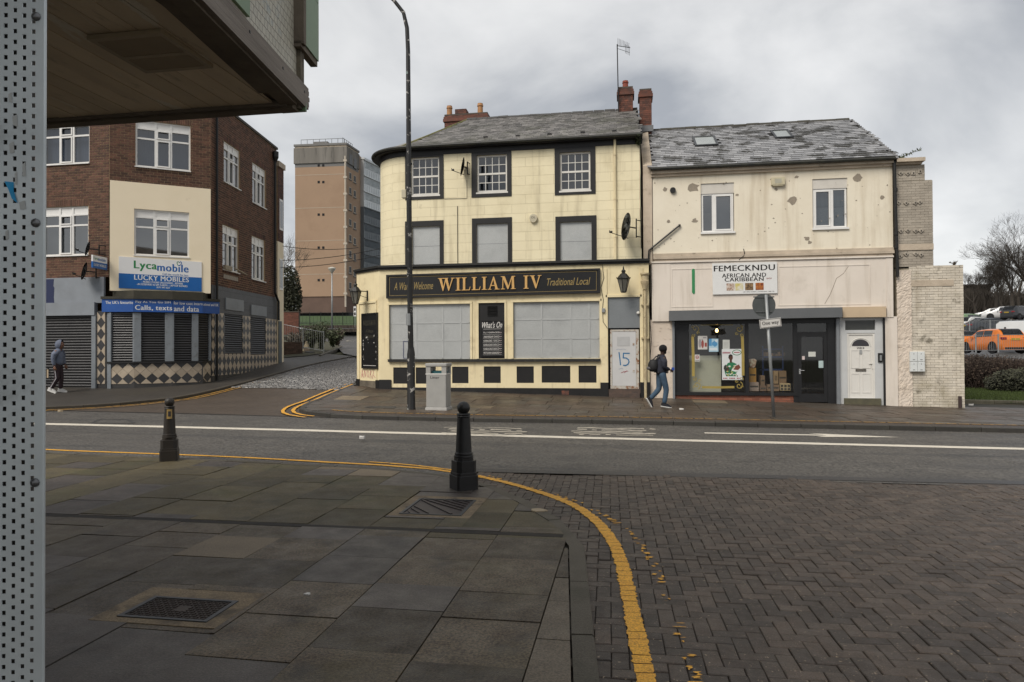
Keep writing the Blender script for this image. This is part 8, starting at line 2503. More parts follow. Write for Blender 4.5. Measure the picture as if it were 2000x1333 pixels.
# roof-top weeds on the wall stub
shrub('leafy sprig growing from the top of the stepped wall stub',Fw.M @ Vector((s_(1762,306)[0],.1,ztop_ + .12)),.3,.55,9,71,M_leaf,ls=.05,cat='plant',name='wall_plant')
sp_ = thing('wall_plant','long leafy buddleia twig leaning right above the broken cornice','plant',Fw.M @ Vector((s_(1752,308)[0],.0,ztop_ + .15)))
m,l = MB(),MB(); rnd = random.Random(8)
e = Vector((s_(1800,288)[0] - s_(1752,308)[0],0,s_(1800,288)[1] - s_(1752,308)[1]))
pts = [Vector((0,0,0)),e * .3 + Vector((0,0,.05)),e * .6 + Vector((0,0,.06)),e]
m.tube(pts,[.014,.01,.008,.004],4)
for k in range(70):
 f = rnd.random(); p = e * f + Vector((0,0,.05)); d = Vector((rnd.uniform(-1,1),rnd.uniform(-1,1),rnd.uniform(-.6,1))).normalized() * .09; b = d.orthogonal().normalized() * .022
 l.add([p,p + d * .5 + b,p + d,p + d * .5 - b],[(0,1,2,3)])
m.build('stem',M_bark,sp_,local=True); l.build('foliage',M_leaf,sp_,local=True)
shrub('small weed on top of the lower painted brick wall',Fw.M @ Vector((s_(1868,520)[0],.15,zstep)),.18,.2,8,72,M_leaf_dry,ls=.03,cat='plant',name='wall_plant')
shrub('small green fern growing from the eaves corner between pub and shop house',FP.M @ Vector((FP.at(1247,282)[0],-.1,FP.at(1247,285)[1])),.3,.25,14,73,M_leaf,ls=.05,cat='plant',name='wall_plant')

# ================================================================== STREET FURNITURE
M_post = mat('post_black',(.012,.012,.012),(.018,.017,.016),scale=9,rough=.4,dirt=[((.42,.40,.37),6,.60,.63,.85),((.06,.16,.15),3,.66,.69,.7)])
lb_ = G(804,800,0); D0 = (CAM_R.transposed() @ (lb_ - CAM_POS)).z * -1
lamp = thing('street_lamp','tall black paint-flecked street lamp post in front of the pub','street lamp',lb_)
L3 = lambda x,y: at_depth(x,y,D0) - lb_
m = MB(); m.lathe([(.115,-.1),(.115,.03),(.108,.05),(.105,L3(802,692).z),(.075,L3(801,678).z)],14,tuple(L3(803,740) * Vector((1,1,0)))); m.build('base_column',M_post,lamp,local=True,smooth=True,autosmooth=40)
m = MB(); m.tube([L3(803,715),L3(802.5,690),L3(801,600),L3(799,400),L3(797,100),L3(795,55),L3(788,25),L3(770,2),L3(745,-22),L3(700,-42)],[.076,.075,.073,.070,.058,.055,.05,.046,.042,.04],12); m.build('column',M_post,lamp,local=True,smooth=True)
h = L3(690,-44); m = MB(Matrix.Translation(h) @ Matrix.Rotation(.25,4,'Y')); m.box(-.75,.1,-.14,.14,-.04,.1); m.build('lantern',M_galv,lamp,local=True,bevel=.04)
for y0,y1,r in ((319,322,.078),(613,636,.084),(535,538,.079),(385,390,.078)):
 m = MB(); c = L3(799.5,y1); m.lathe([(r,0),(r,L3(799,y0).z - c.z)],12,tuple(c)); m.build('band',M_galv if r > .08 else M_post,lamp,local=True)
m = MB(); c = L3(790,378); m.box(c.x - .09,c.x + .03,-.07,.07,c.z - .11,c.z + .11); m.build('bracket_box',M_box,lamp,local=True,bevel=.01)

bb = G(857,800,0)
M_bin = mat('bin_grey',(.33,.325,.31),(.29,.285,.27),scale=4,rough=.55,dirt=[((.08,.07,.06),6,.70,.74,.8),((.45,.44,.42),3,.64,.75,.4)])
bn = thing('litter_bin','square pale grey litter bin standing beside the lamp post','litter bin',bb)
HB_ = 1.22; a,d = .27,.26
m = MB(); m.box(-a,a,-d,d,.06,.95); m.build('body',M_bin,bn,local=True,bevel=.03)
m = MB(); m.box(-a - .02,a + .02,-d - .02,d + .02,-.05,.07); m.build('plinth',mat('bin_base',(.42,.41,.39),rough=.6),bn,local=True,bevel=.015)
m = MB(); m.box(-a - .02,a + .02,-d - .02,d + .02,1.13,HB_); m.build('lid',M_bin,bn,local=True,bevel=.025)
for sx in (-1,1):
 for sy in (-1,1): m = MB(); m.box(*sorted((sx * a,sx * (a - .12))),*sorted((sy * d,sy * (d - .12))),.94,1.13); m.build('corner_post',M_bin,bn,local=True)
m = MB(); m.box(-a - .008,a + .008,-d - .008,d + .008,.925,.955); m.build('trim_band',mat('bin_trim',(.6,.59,.56),rough=.5),bn,local=True)
m = MB(); m.box(-a + .05,a - .05,-d + .1,d - .1,.95,1.02); m.build('bin_bag',plain('bag_teal',(.03,.12,.14),.4),bn,local=True)
m = MB(); lettering(m,'Litter',-.15,.09,.82,.885,-d - .002,.02); m.build('lettering',INK,bn,local=True)

M_boll = mat('bollard_black',(.010,.010,.0105),(.016,.015,.015),scale=8,rough=.38,bump=.0015,bscale=30,dirt=((.07,.055,.03),4,.68,.74,.5))
M_boll2 = mat('bollard_worn',(.028,.022,.017),(.02,.017,.014),scale=8,rough=.5,bump=.002,bscale=30)
def bollard(label,p,H,mm,rz):
 t = thing('bollard',label,'bollard',p,rz,'cast iron bollards on the near kerb')
 s = H / 1.03; c = .022
 def octb(mb,w,z0,z1,c):
  P = [(-w + c,-w),(w - c,-w),(w,-w + c),(w,w - c),(w - c,w),(-w + c,w),(-w,w - c),(-w,-w + c)]
  mb.slab([(x * s,y * s) for x,y in P],z1 * s,z0 * s)
 m = MB(); octb(m,.135,-.15,.17,.02); octb(m,.128,.17,.205,.03); octb(m,.125,.205,.34,.045); octb(m,.10,.34,.375,.04); m.build('base',mm,t,local=True,bevel=.006)
 m = MB(); m.lathe([(r * s,z * s) for r,z in ((.112,.37),(.116,.385),(.112,.40),(.104,.402),(.108,.415),(.104,.43),(.096,.435),(.076,.84),(.076,.845),(.083,.855),(.076,.865),(.083,.88),(.076,.89),(.062,.893))],20); m.build('shaft',mm,t,local=True,smooth=True,autosmooth=35)
 m = MB(); m.lathe([(.0775 * s * math.cos(a_),(.955 + .0765 * math.sin(a_)) * s) for a_ in [R_(-52 + 142 * k / 12) for k in range(12)]] + [(.002,1.0315 * s)],20); m.build('ball',mm,t,local=True,smooth=True)
 return t
b1 = G(906,955,0)
bollard('glossy black bollard on the corner of the near kerb',b1,1.03,M_boll,R_(38))
b2 = G(331,899,0); D2 = (CAM_R.transposed() @ (b2 - CAM_POS)).z * -1
t2 = bollard('worn brown-black bollard with a torn gold sticker further left',b2,(at_depth(331,777,D2) - b2).z,M_boll2,R_(28))
m = MB(Matrix.Rotation(CAM_YAW + .45 - R_(28),4,'Z'));
for s0,s1,mm,nm,e in ((.0,1,plain('sticker_gold',(.36,.24,.08),.5),'sticker',.0),(.25,.75,INK,'sticker_print',.001)):
 k = MB(m.M); n = 6; z0,z1 = (.62,.76) if not e else (.655,.73)
 for i in range(n):
  q = [R_(-115 + 50 * (s0 + (s1 - s0) * j / n)) for j in (i,i + 1)]
  rr = lambda z: .0965 - .0475 * (z - .435) + .0015 + e
  k.add([(rr(z0) * math.cos(q[0]),rr(z0) * math.sin(q[0]),z0),(rr(z0) * math.cos(q[1]),rr(z0) * math.sin(q[1]),z0),(rr(z1) * math.cos(q[1]),rr(z1) * math.sin(q[1]),z1),(rr(z1) * math.cos(q[0]),rr(z1) * math.sin(q[0]),z1)],[(0,1,2,3)])
 k.build(nm,mm,t2,local=True)

ob_ = G(1511,815,0); D1 = (CAM_R.transposed() @ (ob_ - CAM_POS)).z * -1
ow = thing('one_way_sign','leaning grey pole with round sign seen from behind and a One way plate','sign',ob_)
S3 = lambda x,y,e=0: at_depth(x,y,D1 - e) - ob_
m = MB(); m.tube([S3(1512,822),S3(1496,576)],.038,10); m.build('pole',M_galv,ow,local=True,smooth=True)
yq = Matrix.Rotation(CAM_YAW,4,'Z')
c = S3(1492,596.5,-.06)
m = MB(Matrix.Translation(c) @ yq); r = .285; m.prism([(r * math.cos(2 * math.pi * k / 28),r * math.sin(2 * math.pi * k / 28)) for k in range(28)],-.003,.003); m.build('disc',mat('sign_back_grey',(.075,.082,.08),(.06,.066,.065),scale=5,rough=.5),ow,local=True)
m = MB(Matrix.Translation(c) @ yq);
for z in (.2,-.16): m.box(-.26 if z > 0 else -.2,.25 if z > 0 else .2,-.02,-.0035,z - .015,z + .015)
m.build('channel',mat('sign_channel',(.09,.095,.095),rough=.5),ow,local=True)
Mp = Matrix.Translation(S3(1504.5,631.5,.06)) @ yq @ Matrix.Rotation(-.115,4,'Y')
m = MB(Mp); m.box(-.262,.262,-.008,0,-.108,.108); m.build('plate',mat('plate_white',(.58,.56,.53),(.5,.48,.45),scale=5,rough=.5),ow,local=True,bevel=.003)
m = MB(Mp);
for q in ((-.25,.25,.088,.098),(-.25,.25,-.098,-.088),(-.25,-.24,-.088,.088),(.24,.25,-.088,.088)): m.box(q[0],q[1],-.0105,-.0085,q[2],q[3])
lettering(m,'One way',-.2,.2,-.06,.055,-.0105,.02); m.build('lettering',INK,ow,local=True)
# scraps of litter
for i,(px,py,lab) in enumerate(((118,804,'tan scrap of litter in the gutter at the far left'),(707,856,'white scrap of litter on the road near the white line'),(1896,791.5,'white litter scrap by the lawn edging'),(1928,784,'white litter scrap lying on the lawn'),(1332,800.5,'white paper scrap on the slabs behind the walking man'),(600,1161,'pale flattened gum spot on the near slabs'),(1051,997,'pale chipped corner of slab by the bend of the kerb'))):
 p = G(px,py,.004 if i > 4 else .0); s = .07 if i < 5 else .022
 if i == 6: s = .09
 t = thing('litter_scrap',lab,'litter',p); rnd = random.Random(i); n = 7
 m = MB(); m.slab([(s * math.cos(6.28 * k / n) * rnd.uniform(.6,1.2),s * .8 * math.sin(6.28 * k / n) * rnd.uniform(.6,1.2)) for k in range(n)],lambda x,y: (.02 + .3 * abs(x) if i < 5 else .006),-.01); m.build('scrap',plain('scrap_%d' % i,((.6,.58,.55) if i not in (0,6) else (.34,.27,.18)),.7),t,local=True)

# ================================================================== PEOPLE
def skin(pts,edges,sub=2):
 """pts: (x,y,z,r[,r2]); a continuous skinned surface along the edges"""
 me = bpy.data.meshes.new('s'); me.from_pydata([p[:3] for p in pts],edges,[])
 o = bpy.data.objects.new('s',me); COL.objects.link(o)
 o.modifiers.new('k','SKIN'); sm = o.modifiers.new('b','SUBSURF'); sm.levels = sub
 for v,p in zip(me.skin_vertices[0].data,pts): v.radius = (p[3],p[4] if len(p) > 4 else p[3])
 seen = set()
 for i in range(len(pts)):
  if i in seen: continue
  me.skin_vertices[0].data[i].use_root = True; st = [i]
  while st:
   k = st.pop(); seen.add(k); st += [b if a == k else a for a,b in edges if k in (a,b) and (b if a == k else a) not in seen]
 dg = bpy.context.evaluated_depsgraph_get(); dg.update()
 r = bpy.data.meshes.new_from_object(o.evaluated_get(dg)); bpy.data.objects.remove(o)
 return r
def skinned(name,pts,edges,m,parent,sub=2):
 me = skin(pts,edges,sub); me.materials.clear(); me.materials.append(m)
 for p in me.polygons: p.use_smooth = True
 me.name = name
 return link(name,me,parent)
def chain(*ids): return list(zip(ids,ids[1:]))
def person(label,pos,rz,J,skin_m,top_m,leg_m,shoe_m,sole_m):
 """J: joints in body space, +x forward, +y left"""
 t = thing('person',label,'person',pos,rz)
 g = lambda k,r,r2=None: (*J[k],r,r2 or r)
 # one continuous body
 names = ['pelvis','chest','neck','headc','lsh','lel','lwr','rsh','rel','rwr','lhip','lkn','lan','ltoe','rhip','rkn','ran','rtoe']
 R = dict(pelvis=.11,chest=.085,neck=.055,headc=.075,lsh=.035,lel=.035,lwr=.03,rsh=.035,rel=.035,rwr=.03,lhip=.075,lkn=.052,lan=.03,ltoe=.012,rhip=.075,rkn=.052,ran=.03,rtoe=.012)
 ix = {n: i for i,n in enumerate(names)}
 E = []
 for c in (('pelvis','chest','neck','headc'),('chest','lsh','lel','lwr'),('chest','rsh','rel','rwr'),('pelvis','lhip','lkn','lan','ltoe'),('pelvis','rhip','rkn','ran','rtoe')): E += chain(*[ix[n] for n in c])
 skinned('body',[g(n,R[n]) for n in names],E,skin_m,t)
 # head with face
 h = Vector(J['headc']); m = MB(Matrix.Translation(h) @ Matrix.Rotation(J.get('turn',0),4,'Z'))
 vs,fs = [],[]
 for i in range(11):
  a = math.pi * i / 10
  for k in range(14):
   b = 2 * math.pi * k / 14; x,y,z = .098 * math.sin(a) * math.cos(b),.075 * math.sin(a) * math.sin(b),.12 * math.cos(a)
   if x > 0 and z < -.03: x *= 1 - .15 * (-z - .03) / .09; y *= 1 - .3 * (-z - .03) / .09
   vs.append((x,y,z))
 for i in range(10):
  for k in range(14): fs.append((i * 14 + k,(i + 1) * 14 + k,(i + 1) * 14 + (k + 1) % 14,i * 14 + (k + 1) % 14))
 m.add(vs,fs); m.add([(.09,-.012,-.03),(.09,.012,-.03),(.092,0,.015),(.118,0,-.03)],[(0,3,2),(1,2,3),(0,1,3)])
 for s in (-1,1): m.box(-.02,.015,*sorted((s * .07,s * .085)),-.03,.03)
 hd_ = m.build('head',skin_m,t,local=True,smooth=True)
 e = MB(m.M)
 for s in (-1,1): e.box(.086,.094,s * .03 - .012,s * .03 + .012,.002,.014)
 e.box(.088,.096,-.022,.022,-.062,-.054); e.build('face_feature',plain('eye_dark',(.012,.008,.007),.5),hd_,local=True)
 # clothes follow the body
 cn = ['pelvis','waist','chest','collar','lsh','lel','lcuff','rsh','rel','rcuff']
 K = dict(J); pv,ch = Vector(J['pelvis']),Vector(J['chest'])
 K['waist'] = tuple(pv.lerp(ch,.45)); K['collar'] = tuple(ch.lerp(Vector(J['neck']),.75)); K['pelvis'] = (pv.x,pv.y,pv.z - .05)
 for s in 'lr': K[s + 'cuff'] = tuple(Vector(J[s + 'el']).lerp(Vector(J[s + 'wr']),.93))
 CR = dict(pelvis=(.2,.18),waist=(.185,.17),chest=(.185,.17),collar=(.095,.10),lsh=(.108,.108),lel=(.07,.07),lcuff=(.05,.05),rsh=(.108,.108),rel=(.07,.07),rcuff=(.05,.05))
 ci = {n: i for i,n in enumerate(cn)}
 cn += ['lin','rin']; ci = {n: i for i,n in enumerate(cn)}
 for s in 'lr': K[s + 'in'] = tuple(ch.lerp(Vector(J[s + 'sh']),.35) + Vector((0,0,.05))); CR[s + 'in'] = (.125,.125)
 E = chain(*[ci[n] for n in ('pelvis','waist','chest','collar')]) + chain(*[ci[n] for n in ('lin','lsh','lel','lcuff')]) + chain(*[ci[n] for n in ('rin','rsh','rel','rcuff')])
 skinned('jacket',[(*K[n],*CR[n]) for n in cn],E,top_m,t)
 for s in 'lr': K[s + 'hem'] = tuple(Vector(J[s + 'kn']).lerp(Vector(J[s + 'an']),.96))
 for s in 'lr': K[s + 'top'] = tuple(pv.lerp(Vector(J[s + 'hip']),.7) + Vector((0,0,.1)))
 ln = ['ltop','rtop','lhip','lkn','lhem','rhip','rkn','rhem']; LR = dict(ltop=.115,rtop=.115,lhip=.105,lkn=.082,lhem=.066,rhip=.105,rkn=.082,rhem=.066); li = {n: i for i,n in enumerate(ln)}
 skinned('trousers',[(*K[n],LR[n]) for n in ln],chain(*[li[n] for n in ('ltop','lhip','lkn','lhem')]) + chain(*[li[n] for n in ('rtop','rhip','rkn','rhem')]),leg_m,t)
 for s in 'lr':
  a,b = Vector(J[s + 'an']),Vector(J[s + 'toe']); d = (b - a); f = Vector((d.x,d.y,d.z)).normalized()
  q = Matrix.Translation(a) @ f.to_track_quat('X','Z').to_matrix().to_4x4(); L = d.length + .06
  m = MB(q); m.add([(-.07,-.038,-.045),(L * .5,-.045,-.045),(L,-.03,-.045),(L,.03,-.045),(L * .5,.045,-.045),(-.07,.038,-.045),(-.07,-.034,.05),(L * .35,-.036,.045),(L * .95,-.024,-.01),(L * .95,.024,-.01),(L * .35,.036,.045),(-.07,.034,.05)],[(0,6,7,1),(1,7,8,2),(2,8,9,3),(3,9,10,4),(4,10,11,5),(5,11,6,0),(6,11,10,7),(7,10,9,8)]); sh_ = m.build('shoe',shoe_m,t,local=True)
  m = MB(q); m.prism([(-.075,-.07),(L + .01,-.07),(L + .005,-.043),(-.075,-.043)],-.045,.045); m.build('sole',sole_m,sh_,local=True)
  # hand: palm, four bent fingers, thumb
  w,el = Vector(J[s + 'wr']),Vector(J[s + 'el']); d = (w - el).normalized(); q = Matrix.Translation(w) @ d.to_track_quat('X','Y').to_matrix().to_4x4()
  P,E = [(0,0,0,.026,.02),(.055,0,0,.04,.016)],[(0,1)]
  for i in range(4):
   y = -.03 + .02 * i; l = (.028,.034,.032,.024)[i]; b = len(P); P += [(.09,y,0,.011),(.09 + l,y,-.014,.010),(.09 + l * 1.5,y,-.04,.009)]; E += [(1,b),(b,b + 1),(b + 1,b + 2)]
  b = len(P); sg_ = 1 if s == 'l' else -1; P += [(.04,.045 * sg_,-.01,.012),(.075,.055 * sg_,-.03,.010)]; E += [(1,b),(b,b + 1)]
  o = skinned('hand',P,E,skin_m,t,1); o.matrix_local = q
 return t
SK1,SK2 = mat('dark_skin',(.045,.022,.014),(.035,.017,.011),rough=.5),mat('tan_skin',(.20,.10,.065),(.16,.08,.05),rough=.5)
P1_ = G(1291,796.5,0)
J1 = dict(pelvis=(0,0,.93),chest=(.035,0,1.29),neck=(.05,0,1.47),headc=(.075,0,1.615),lsh=(.03,.17,1.40),lel=(-.05,.22,1.14),lwr=(.16,.17,1.03),rsh=(.05,-.17,1.40),rel=(.0,-.23,1.13),rwr=(.22,-.15,1.05),
          lhip=(0,.09,.90),lkn=(-.02,.09,.5),lan=(-.30,.10,.22),ltoe=(-.21,.10,.065),rhip=(.02,-.09,.90),rkn=(.13,-.09,.5),ran=(.05,-.10,.09),rtoe=(.2,-.11,.065),turn=.1)
navy = mat('navy_jacket',(.012,.014,.024),(.018,.02,.032),scale=9,rough=.8,bump=.006,bscale=14)
jean = mat('blue_jeans',(.03,.06,.10),(.05,.085,.13),scale=7,rough=.85,bump=.004,bscale=20)
pa_ = person('man in navy jacket, jeans and black beanie walking past the pub door with a backpack',P1_,CAM_YAW + R_(8),J1,SK1,navy,jean,plain('dark_shoe',(.015,.015,.02),.7),plain('white_sole',(.62,.61,.58),.6))
m = MB(Matrix.Translation((.07,0,1.63))); vs = [(.103,-.045),(.11,-.01),(.112,.03),(.10,.075),(.07,.105),(.03,.122),(.002,.126)]; m.lathe(vs,16); m.build('beanie',mat('black_knit',(.008,.008,.009),rough=.95,bump=.004,bscale=60),pa_,local=True,smooth=True)
m = MB(); m.lathe([(.03,0),(.055,.03),(.05,.08),(.03,.1)],10,(.115,0,1.49)); m.build('beard',plain('beard_black',(.008,.007,.006),.9),pa_,local=True,smooth=True)
bp = thing('backpack',"grey and black backpack on the walking man's back",'backpack',P1_ + Vector((-.2,0,1.1)),CAM_YAW + R_(8))
skinned('bag_body',[(.0,-.02,-.12,.18,.16),(-.02,-.02,.08,.18,.16),(.02,-.02,.26,.13,.13)],chain(0,1,2),plain('bag_black',(.012,.012,.013),.7),bp)
skinned('front_pocket',[(-.085,-.02,-.07,.12,.14),(-.09,-.02,.07,.11,.13)],chain(0,1),plain('bag_grey',(.09,.085,.085),.7),bp)
m = MB()
for s in (-1,1): m.tube([(.04,s * .10,.24),(.13,s * .12,.33),(.25,s * .12,.30),(.33,s * .13,.14),(.26,s * .17,-.04),(.08,s * .16,-.12)],.02,8)
m.build('strap',plain('strap_grey',(.06,.058,.058),.7),bp,local=True)
ph_ = thing('phone','small blue phone held by the walking man','phone',P1_ + Matrix.Rotation(CAM_YAW + R_(8),3,'Z') @ Vector((.31,-.12,1.07)),CAM_YAW)
m = MB(); m.box(-.035,.035,-.03,.03,-.03,.05); m.build('case',plain('phone_blue',(.02,.07,.35),.4),ph_,local=True,bevel=.008)
P2_ = G(113,767.5,0)
J2 = dict(pelvis=(0,0,.92),chest=(.03,0,1.27),neck=(.05,0,1.43),headc=(.085,0,1.56),lsh=(.03,.19,1.38),lel=(.02,.26,1.12),lwr=(.09,.26,.90),rsh=(.03,-.19,1.38),rel=(-.02,-.27,1.11),rwr=(.03,-.26,.87),
          lhip=(0,.09,.89),lkn=(.05,.10,.48),lan=(.02,.11,.09),ltoe=(.17,.13,.065),rhip=(0,-.09,.89),rkn=(.04,-.10,.48),ran=(-.16,-.11,.12),rtoe=(-.02,-.13,.065),turn=-.1)
hood = mat('blue_grey_jacket',(.12,.14,.19),(.09,.105,.15),scale=8,rough=.75,bump=.008,bscale=12)
trk = mat('maroon_trackpants',(.022,.012,.016),(.03,.016,.02),scale=8,rough=.8,bump=.004,bscale=15)
pb_ = person('person in blue-grey hooded jacket and striped track pants by the roller shutter',P2_,CAM_YAW + R_(6),J2,SK2,hood,trk,plain('white_shoe',(.5,.49,.47),.6),plain('white_sole2',(.55,.54,.52),.6))
hm = MB(Matrix.Translation((.06,0,1.57)) @ Matrix.Rotation(.25,4,'Y')); vs,fs = [],[]
for i in range(9):
 a = math.pi * i / 8
 for k in range(13):
  b = R_(62) + R_(236) * k / 12; vs.append((.15 * math.sin(a) * math.cos(b) - .0,.125 * math.sin(a) * math.sin(b),.165 * math.cos(a) + .005))
for i in range(8):
 for k in range(12): fs.append((i * 13 + k,(i + 1) * 13 + k,(i + 1) * 13 + k + 1,i * 13 + k + 1))
hm.add(vs,fs); hm.add([(p[0] * .93,p[1] * .93,p[2] * .95) for p in vs],[f[::-1] for f in fs]); hm.build('hood',hood,pb_,local=True,smooth=True)
m = MB()
for s,e in (('r',-1),('l',1)):
 pts = [Vector(J2[s + 'hip']),Vector(J2[s + 'hip']).lerp(Vector(J2[s + 'kn']),.5),Vector(J2[s + 'kn']),Vector(J2[s + 'kn']).lerp(Vector(J2[s + 'an']),.5),Vector(J2[s + 'an'])]
 rr = [.112,.098,.082,.074,.066]
 m.tube([p + Vector((.0,e * r,0)) for p,r in zip(pts,rr)],.012,5)
m.build('white_stripe',plain('stripe_white',(.5,.48,.5),.7),pb_,local=True)
bg_ = thing('string_bag','dark string bag with a cream label carried by the hooded person','bag',P2_ + Vector((-.17,-.2,.35)),CAM_YAW)
m = MB()
for k in range(8): a = 6.28 * k / 8; m.tube([(0,0,.5),(.07 * math.cos(a),.07 * math.sin(a),.3),(.1 * math.cos(a),.1 * math.sin(a),.1),(.03 * math.cos(a),.03 * math.sin(a),-.05)],.005,4)
m.build('netting',M_iron,bg_,local=True)
m = MB(); m.box(.02,.07,-.1,-.09,.15,.42); m.build('label_card',plain('card_tan',(.42,.33,.22),.7),bg_,local=True)

# ================================================================== CARS
M_tyre,M_rim,M_cglass = plain('tyre',(.010,.010,.011),.8),mat('dark_rim',(.05,.05,.055),rough=.35,metal=.6),mat('car_glass',(.012,.014,.016),(.02,.022,.024),rough=.06,spec=.8)
def car(label,pos,rz,col,L,W,H,top,belt,glass_x,metal=.0,plate=True,roofw=.80,pitch=0.0):
 """top: profile (x,z) rear to front; belt: waist line; glass_x: side window span"""
 t = thing('parked_car',label,'car',pos,rz,'cars in the car park'); t.rotation_euler = (0,pitch,rz)
 P = mat('paint_%d' % int(col[0] * 1000 + col[2] * 77),col,tuple(x * .92 for x in col),rough=.3,coat=.6,metal=metal)
 xs = [-L / 2 + L * i / 26 for i in range(27)]
 m = MB(); rows = []
 wf = lambda x: W / 2 * (1 - .16 * max(0,abs(x) / (L / 2) - .72) / .28)
 tz_,bz_ = (lambda x: interp(x,top)),(lambda x: interp(x,belt))
 def sec(x):
  w,zt,zb = wf(x),tz_(x),min(bz_(x),tz_(x) - .02); c = min(1,max(0,(zt - zb - .02) / .35)); rw = w * (.93 + (roofw - .93) * c)
  return [(x,w * .9,.2),(x,w * .99,.36),(x,w,.55),(x,w * .95,zb),(x,rw,zt - .05 * c - .01),(x,rw * .7,zt),(x,0,zt + .012)]
 S = [sec(x) for x in xs]; n = 7
 for s in S: rows.append(s + [(p[0],-p[1],p[2]) for p in s[-2::-1]])
 k = 13; vs = [p for r in rows for p in r]; fs = [(i * k + j,i * k + j + 1,(i + 1) * k + j + 1,(i + 1) * k + j) for i in range(26) for j in range(k - 1)]
 fs += [tuple(range(k)),tuple(range(26 * k + k - 1,26 * k - 1,-1))]
 m.add(vs,fs); m.build('body',P,t,local=True,smooth=True,autosmooth=32)
 for s in (1,-1):
  for a,b in glass_x:
   g = MB(); q = [a + (b - a) * i / 6 for i in range(7)]; lo,hi = [],[]
   for x in q:
    z = sec(x); e = .006; A,B = Vector(z[3]),Vector(z[4]); lo.append(A.lerp(B,.1) + Vector((0,e,0))); hi.append(A.lerp(B,.9) + Vector((0,e,0)))
   V = [(p.x,p.y * s,p.z) for p in lo + hi]; F_ = [(i,i + 1,i + 8,i + 7) for i in range(6)]
   g.add(V,F_ + [f[::-1] for f in F_]); g.build('side_window',M_cglass,t,local=True)
  for x in (-L * .31,L * .31):
   g = MB(Matrix.Translation((x,s * (W / 2 - .1),.31)) @ Matrix.Rotation(math.pi / 2,4,'X')); g.lathe([(.31,-.11),(.325,-.06),(.325,.06),(.31,.11)],20); wh = g.build('wheel',M_tyre,t,local=True)
   g = MB(Matrix.Translation((x,s * (W / 2 + .012),.31)) @ Matrix.Rotation(math.pi / 2,4,'X')); g.lathe([(.2,-.006),(.2,.006)],16)
   for i in range(5): a = 6.28 * i / 5; g.tube([(0,0,-.012 * s),(.2 * math.cos(a),.2 * math.sin(a),-.012 * s)],.022,4)
   g.build('rim',M_rim,wh,local=True)
   g = MB(Matrix.Translation((x,s * (W / 2 - .012),.34)) @ Matrix.Rotation(math.pi / 2,4,'X')); g.lathe([(.385,-.014),(.385,.014)],20); g.build('wheel_arch',M_tyre,t,local=True)
  g = MB(); g.box(L * .13,L * .13 + .12,*sorted((s * (W / 2 - .02),s * (W / 2 + .12))),bz_(L * .13) - .02,bz_(L * .13) + .12); g.build('mirror',P,t,local=True,bevel=.02)
  g = MB(); zt = bz_(-L / 2); g.box(-L / 2 - .025,-L / 2 + .22,*sorted((s * W * .30,s * (W * .435))),zt - .16,zt - .03); g.build('tail_light',plain('tail_red',(.25,.012,.015),.25),t,local=True,bevel=.015)
 xr = [x for x in xs if x < -L * .28 and tz_(x) - bz_(x) > .0]
 x0,x1 = next(x for x in xs if tz_(x) - bz_(x) > .03),next(x for x in xs if tz_(x) > H - .06)
 g = MB()
 for i in range(5):
  a,b = x0 + (x1 - x0) * i / 5,x0 + (x1 - x0) * (i + 1) / 5; A,B = sec(a),sec(b); wa,wb = A[5][1] * 1.22,B[5][1] * 1.22
  q = [(a - .008,-wa,tz_(a) + .0),(a - .008,wa,tz_(a)),(b - .008,wb,tz_(b)),(b - .008,-wb,tz_(b))]; g.add([(p[0],p[1],p[2] + .012) for p in q],[(0,1,2,3),(3,2,1,0)])
 g.build('rear_window',M_cglass,t,local=True)
 g = MB(); g.box(-L / 2 - .03,-L / 2 + .1,-W * .36,W * .36,.25,.36); g.build('bumper_insert',M_tyre,t,local=True)
 if plate:
  zt = bz_(-L / 2) - .2; g = MB(); g.box(-L / 2 - .032,-L / 2 - .01,-.26,.26,zt,zt + .11); o = g.build('number_plate',plain('plate_yellow',(.62,.42,.02),.5),t,local=True)
  g = MB()
  for i in range(7): g.box(-L / 2 - .034,-L / 2 - .0325,-.22 + .062 * i + (.03 if i > 3 else 0),-.18 + .062 * i + (.03 if i > 3 else 0),zt + .03,zt + .085)
  g.build('plate_marks',INK,o,local=True)
 return t
def prof_hatch(L,H): return [(-L * .5,.82),(-L * .485,.95),(-L * .40,H - .10),(-L * .34,H - .02),(-L * .1,H),(L * .08,H - .04),(L * .26,1.0),(L * .45,.86),(L * .5,.62)],[(-L * .5,.99),(0,.96),(L * .25,.91),(L * .5,.6)]
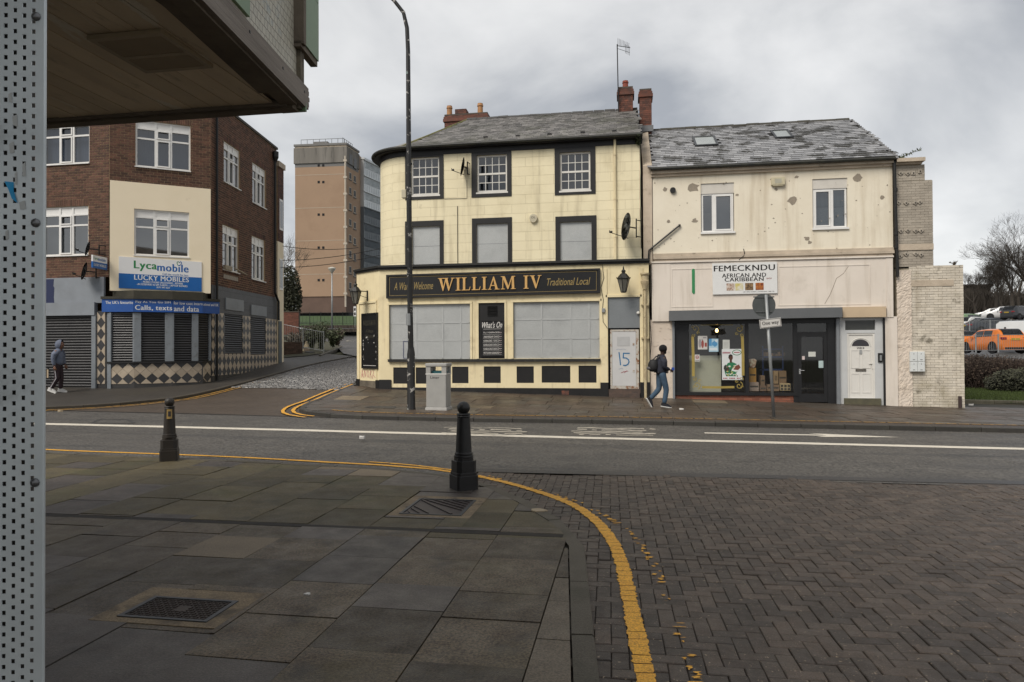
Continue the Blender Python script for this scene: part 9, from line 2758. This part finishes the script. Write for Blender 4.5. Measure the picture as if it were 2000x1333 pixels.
def prof_saloon(L,H): return [(-L * .5,.8),(-L * .48,.98),(-L * .36,1.02),(-L * .2,H - .04),(-L * .02,H),(L * .08,H - .03),(L * .24,.98),(L * .45,.86),(L * .5,.6)],[(-L * .5,.95),(0,.93),(L * .25,.9),(L * .5,.6)]
def prof_van(L,H): return [(-L * .5,H - .2),(-L * .49,H - .04),(-L * .3,H),(L * .2,H - .02),(L * .34,1.15),(L * .46,1.0),(L * .5,.7)],[(-L * .5,1.05),(L * .3,1.0),(L * .5,.65)]
def park(label,px,py,D,rot,col,kind,L,W,H,gx,**k):
 p = at_depth(px,py,D); tp,bl_ = kind(L,H)
 return car(label,p,CAM_YAW + R_(rot),col,L,W,H,tp,bl_,[(L * a,L * b) for a,b in gx],**k)
HW,SWN = ((-.28,-.09),(-.08,.12)),((-.26,-.1),(-.09,.12))
oc = park('bright orange hatchback parked behind the front railing',1939,690,42.5,88,(.62,.16,.012),prof_hatch,4.05,1.74,1.49,HW)
m = MB(); m.box(-1.2,-1.08,-.02,.02,1.49,1.58); m.build('roof_aerial',M_cglass,oc,local=True)
park('second orange car mostly hidden behind the painted brick wall',1862,689,46,88,(.60,.17,.02),prof_hatch,4.05,1.74,1.45,HW)
park('dark grey saloon behind the second railing',1934,654,60,2,(.035,.04,.047),prof_saloon,4.8,1.84,1.46,SWN,metal=.5)
park('white hatchback between the grey saloon and the green car',1903,652,62,25,(.55,.55,.54),prof_hatch,4.2,1.78,1.5,HW)
park('pale green car behind the white hatchback',1893,645,68,20,(.16,.26,.12),prof_hatch,4.2,1.78,1.6,HW)
park('white van at the right edge behind the orange car',2024,677,48,-35,(.58,.59,.59),prof_van,4.6,1.85,1.82,((.12,.27),),roofw=.88,plate=False)
park('white car far up the slope under the trees',1959,624,82,150,(.5,.5,.5),prof_hatch,4.3,1.8,1.55,HW,plate=False)
park('black estate car far up the slope at the right edge',1992,625,80,20,(.02,.021,.024),prof_hatch,4.5,1.82,1.6,HW)
park('small white car roof just visible far left of the far white car',1938,625,86,150,(.52,.52,.52),prof_hatch,4.0,1.7,1.45,HW,plate=False)
SC.render.film_transparent = False
